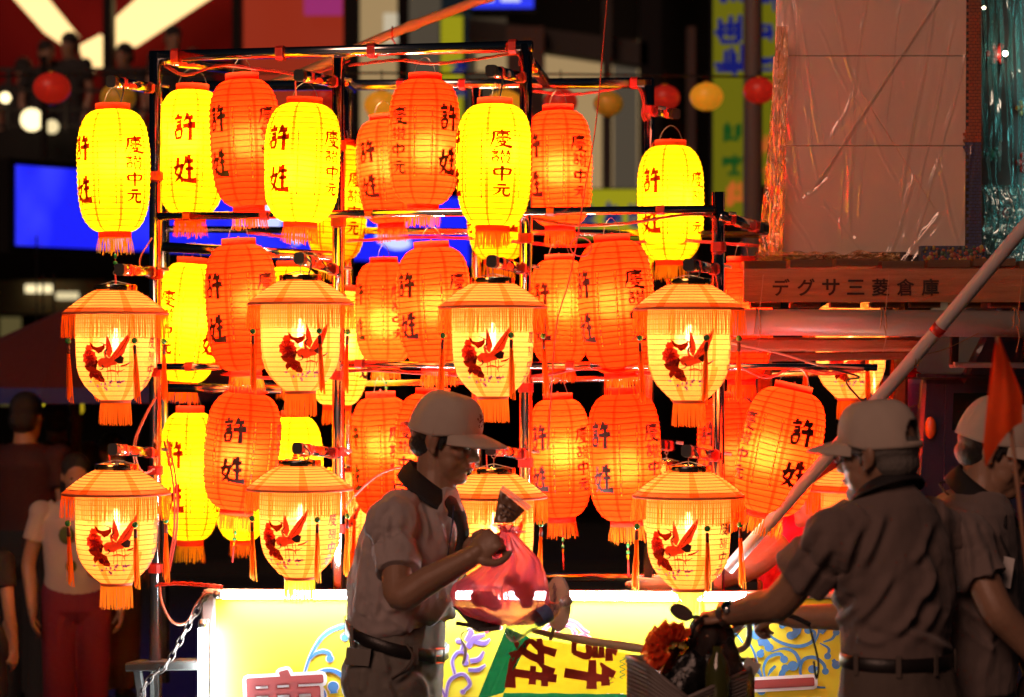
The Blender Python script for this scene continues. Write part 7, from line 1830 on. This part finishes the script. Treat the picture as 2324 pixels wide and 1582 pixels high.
arC = [[P(2188, 1226, 6.78), P(2262, 1384, 6.72), P(2352, 1490, 6.74)], [P(2262, 1220, 7.12), P(2300, 1390, 7.10), P(2345, 1520, 7.0)]]
legC = [[P(2165, 1720, 6.86), P(2165, 2000, 6.86), Vector((P(2160, 0, 6.9).x, 6.86, .09))], [P(2215, 1720, 7.04), P(2225, 2000, 7.04), Vector((P(2225, 0, 7).x, 7.04, .09))]]
hC = [(a[2], (Vector(a[2]) - Vector(a[1])), Vector((-.3, -.8, .4)), 40, 1.0, 1) for a in arC]
FLC = [ZD((1150, 420), (1230, 640), (1235, 1000)), ZD((1120, 560), (1180, 800), (1222, 1010)), ZD((1300, 540), (1395, 900), (1420, 1110)), ZD((1170, 980), (1280, 1070), (1420, 1150)), ZD((1260, 480), (1300, 700)), ZD((1350, 1000), (1380, 1250)), ZD((1190, 1120), (1300, 1230), (1400, 1290))]
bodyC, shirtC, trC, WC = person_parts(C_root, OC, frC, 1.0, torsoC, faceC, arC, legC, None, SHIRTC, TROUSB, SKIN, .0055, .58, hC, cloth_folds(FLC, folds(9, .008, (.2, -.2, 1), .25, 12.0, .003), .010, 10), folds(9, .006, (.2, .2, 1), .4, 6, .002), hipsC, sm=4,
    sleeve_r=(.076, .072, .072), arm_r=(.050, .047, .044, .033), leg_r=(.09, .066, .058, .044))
cap_on(C_root, OC, frC, 1.0, CAPM)
head_extras(C_root, WC, frC, HAIR)
cinC = ring(faceC, P(2232, 0, YCm), .066, .072, P(0, 1096, YCm).z, -.05, dg_); coutC = ring(faceC, P(2226, 0, YCm), .098, .122, P(0, 1142, YCm).z, -.07, dg_); coutC[0] = P(2282, 1196, 6.82)
collar(C_root, cinC, coutC, COLLARB)
b = MB(); b.tube(catmull(ring(faceC, P(2222, 0, YCm), .106, .134, P(0, 1150, YCm).z, -.066, dg_[1:-1]), 4), .0030, COLLARB, 6); part(b, 'collar_stripe', C_root, COLLARB, True)
b = MB(); quad_box(b, [P(2278, 1262, 6.80), P(2270, 1330, 6.80), P(2292, 1336, 6.79), P(2302, 1268, 6.79)], .004, mat('white_card', (.6, .56, .54), .6)); part(b, 'name_card', C_root)
b = MB(); b.tube(catmull([P(2256, 1180, 6.82), P(2270, 1220, 6.80), P(2290, 1262, 6.795)], 5), .003, COLLARB, 6); part(b, 'neck_strap', C_root, COLLARB, True)
# person in a pink raincoat leaning on the panel behind the lanterns
RC = paper('pink_raincoat_film', (.80, .06, .22), (.75, .07, .24), .05, (1, .4, .6), wscale=14, tmix=.35)
R_root, W = simple_person('person in a pink plastic raincoat and dark hat leaning behind the askew lantern', 1850, 1052, 8.55, (-.8, -.5), 1.5, RC, mat('pink_rain_trousers', (.5, .05, .14), .5), voxel=.009, build=1.15, arm_out=.06)
for ch_ in list(R_root.children):
    if ch_.name.startswith('shirt'):
        me = ch_.data; nr = [v.normal.copy() for v in me.vertices]; ff = folds(11, .022, (.4, .2, 1), .5, 3.0, .006)
        for v, n_ in zip(me.vertices, nr): v.co += n_ * (ff(v.co) + .03)
S = Sculpt(); S.limb([P(1760, 1240, 8.40), P(1690, 1290, 8.36), P(1560, 1326, 8.35)], [.050, .046, .036], 14, 5); S.limb([P(1560, 1326, 8.35), P(1500, 1330, 8.35), P(1424, 1326, 8.34)], [.034, .034, .012], 12, 4); S.limb([P(1500, 1322, 8.34), P(1440, 1312, 8.33)], [.012, .008], 8, 3)
place('resting_arm', S.fuse('resting_arm', SKIN, .005, 3), R_root)
b = MB(); q = P(1852, 1080, 8.55); b.lathe([(.085, .05), (.10, .0), (.17, -.02), (.172, -.026), (.10, -.012), (.02, -.012)], 36, mat('dark_red_hat', (.16, .025, .02), .7), q, sx=1, sy=1); b.ball(q + Vector((0, 0, .045)), (.088, .088, .045), MATS['dark_red_hat'], 20, 8); part(b, 'hat', R_root, None, True)
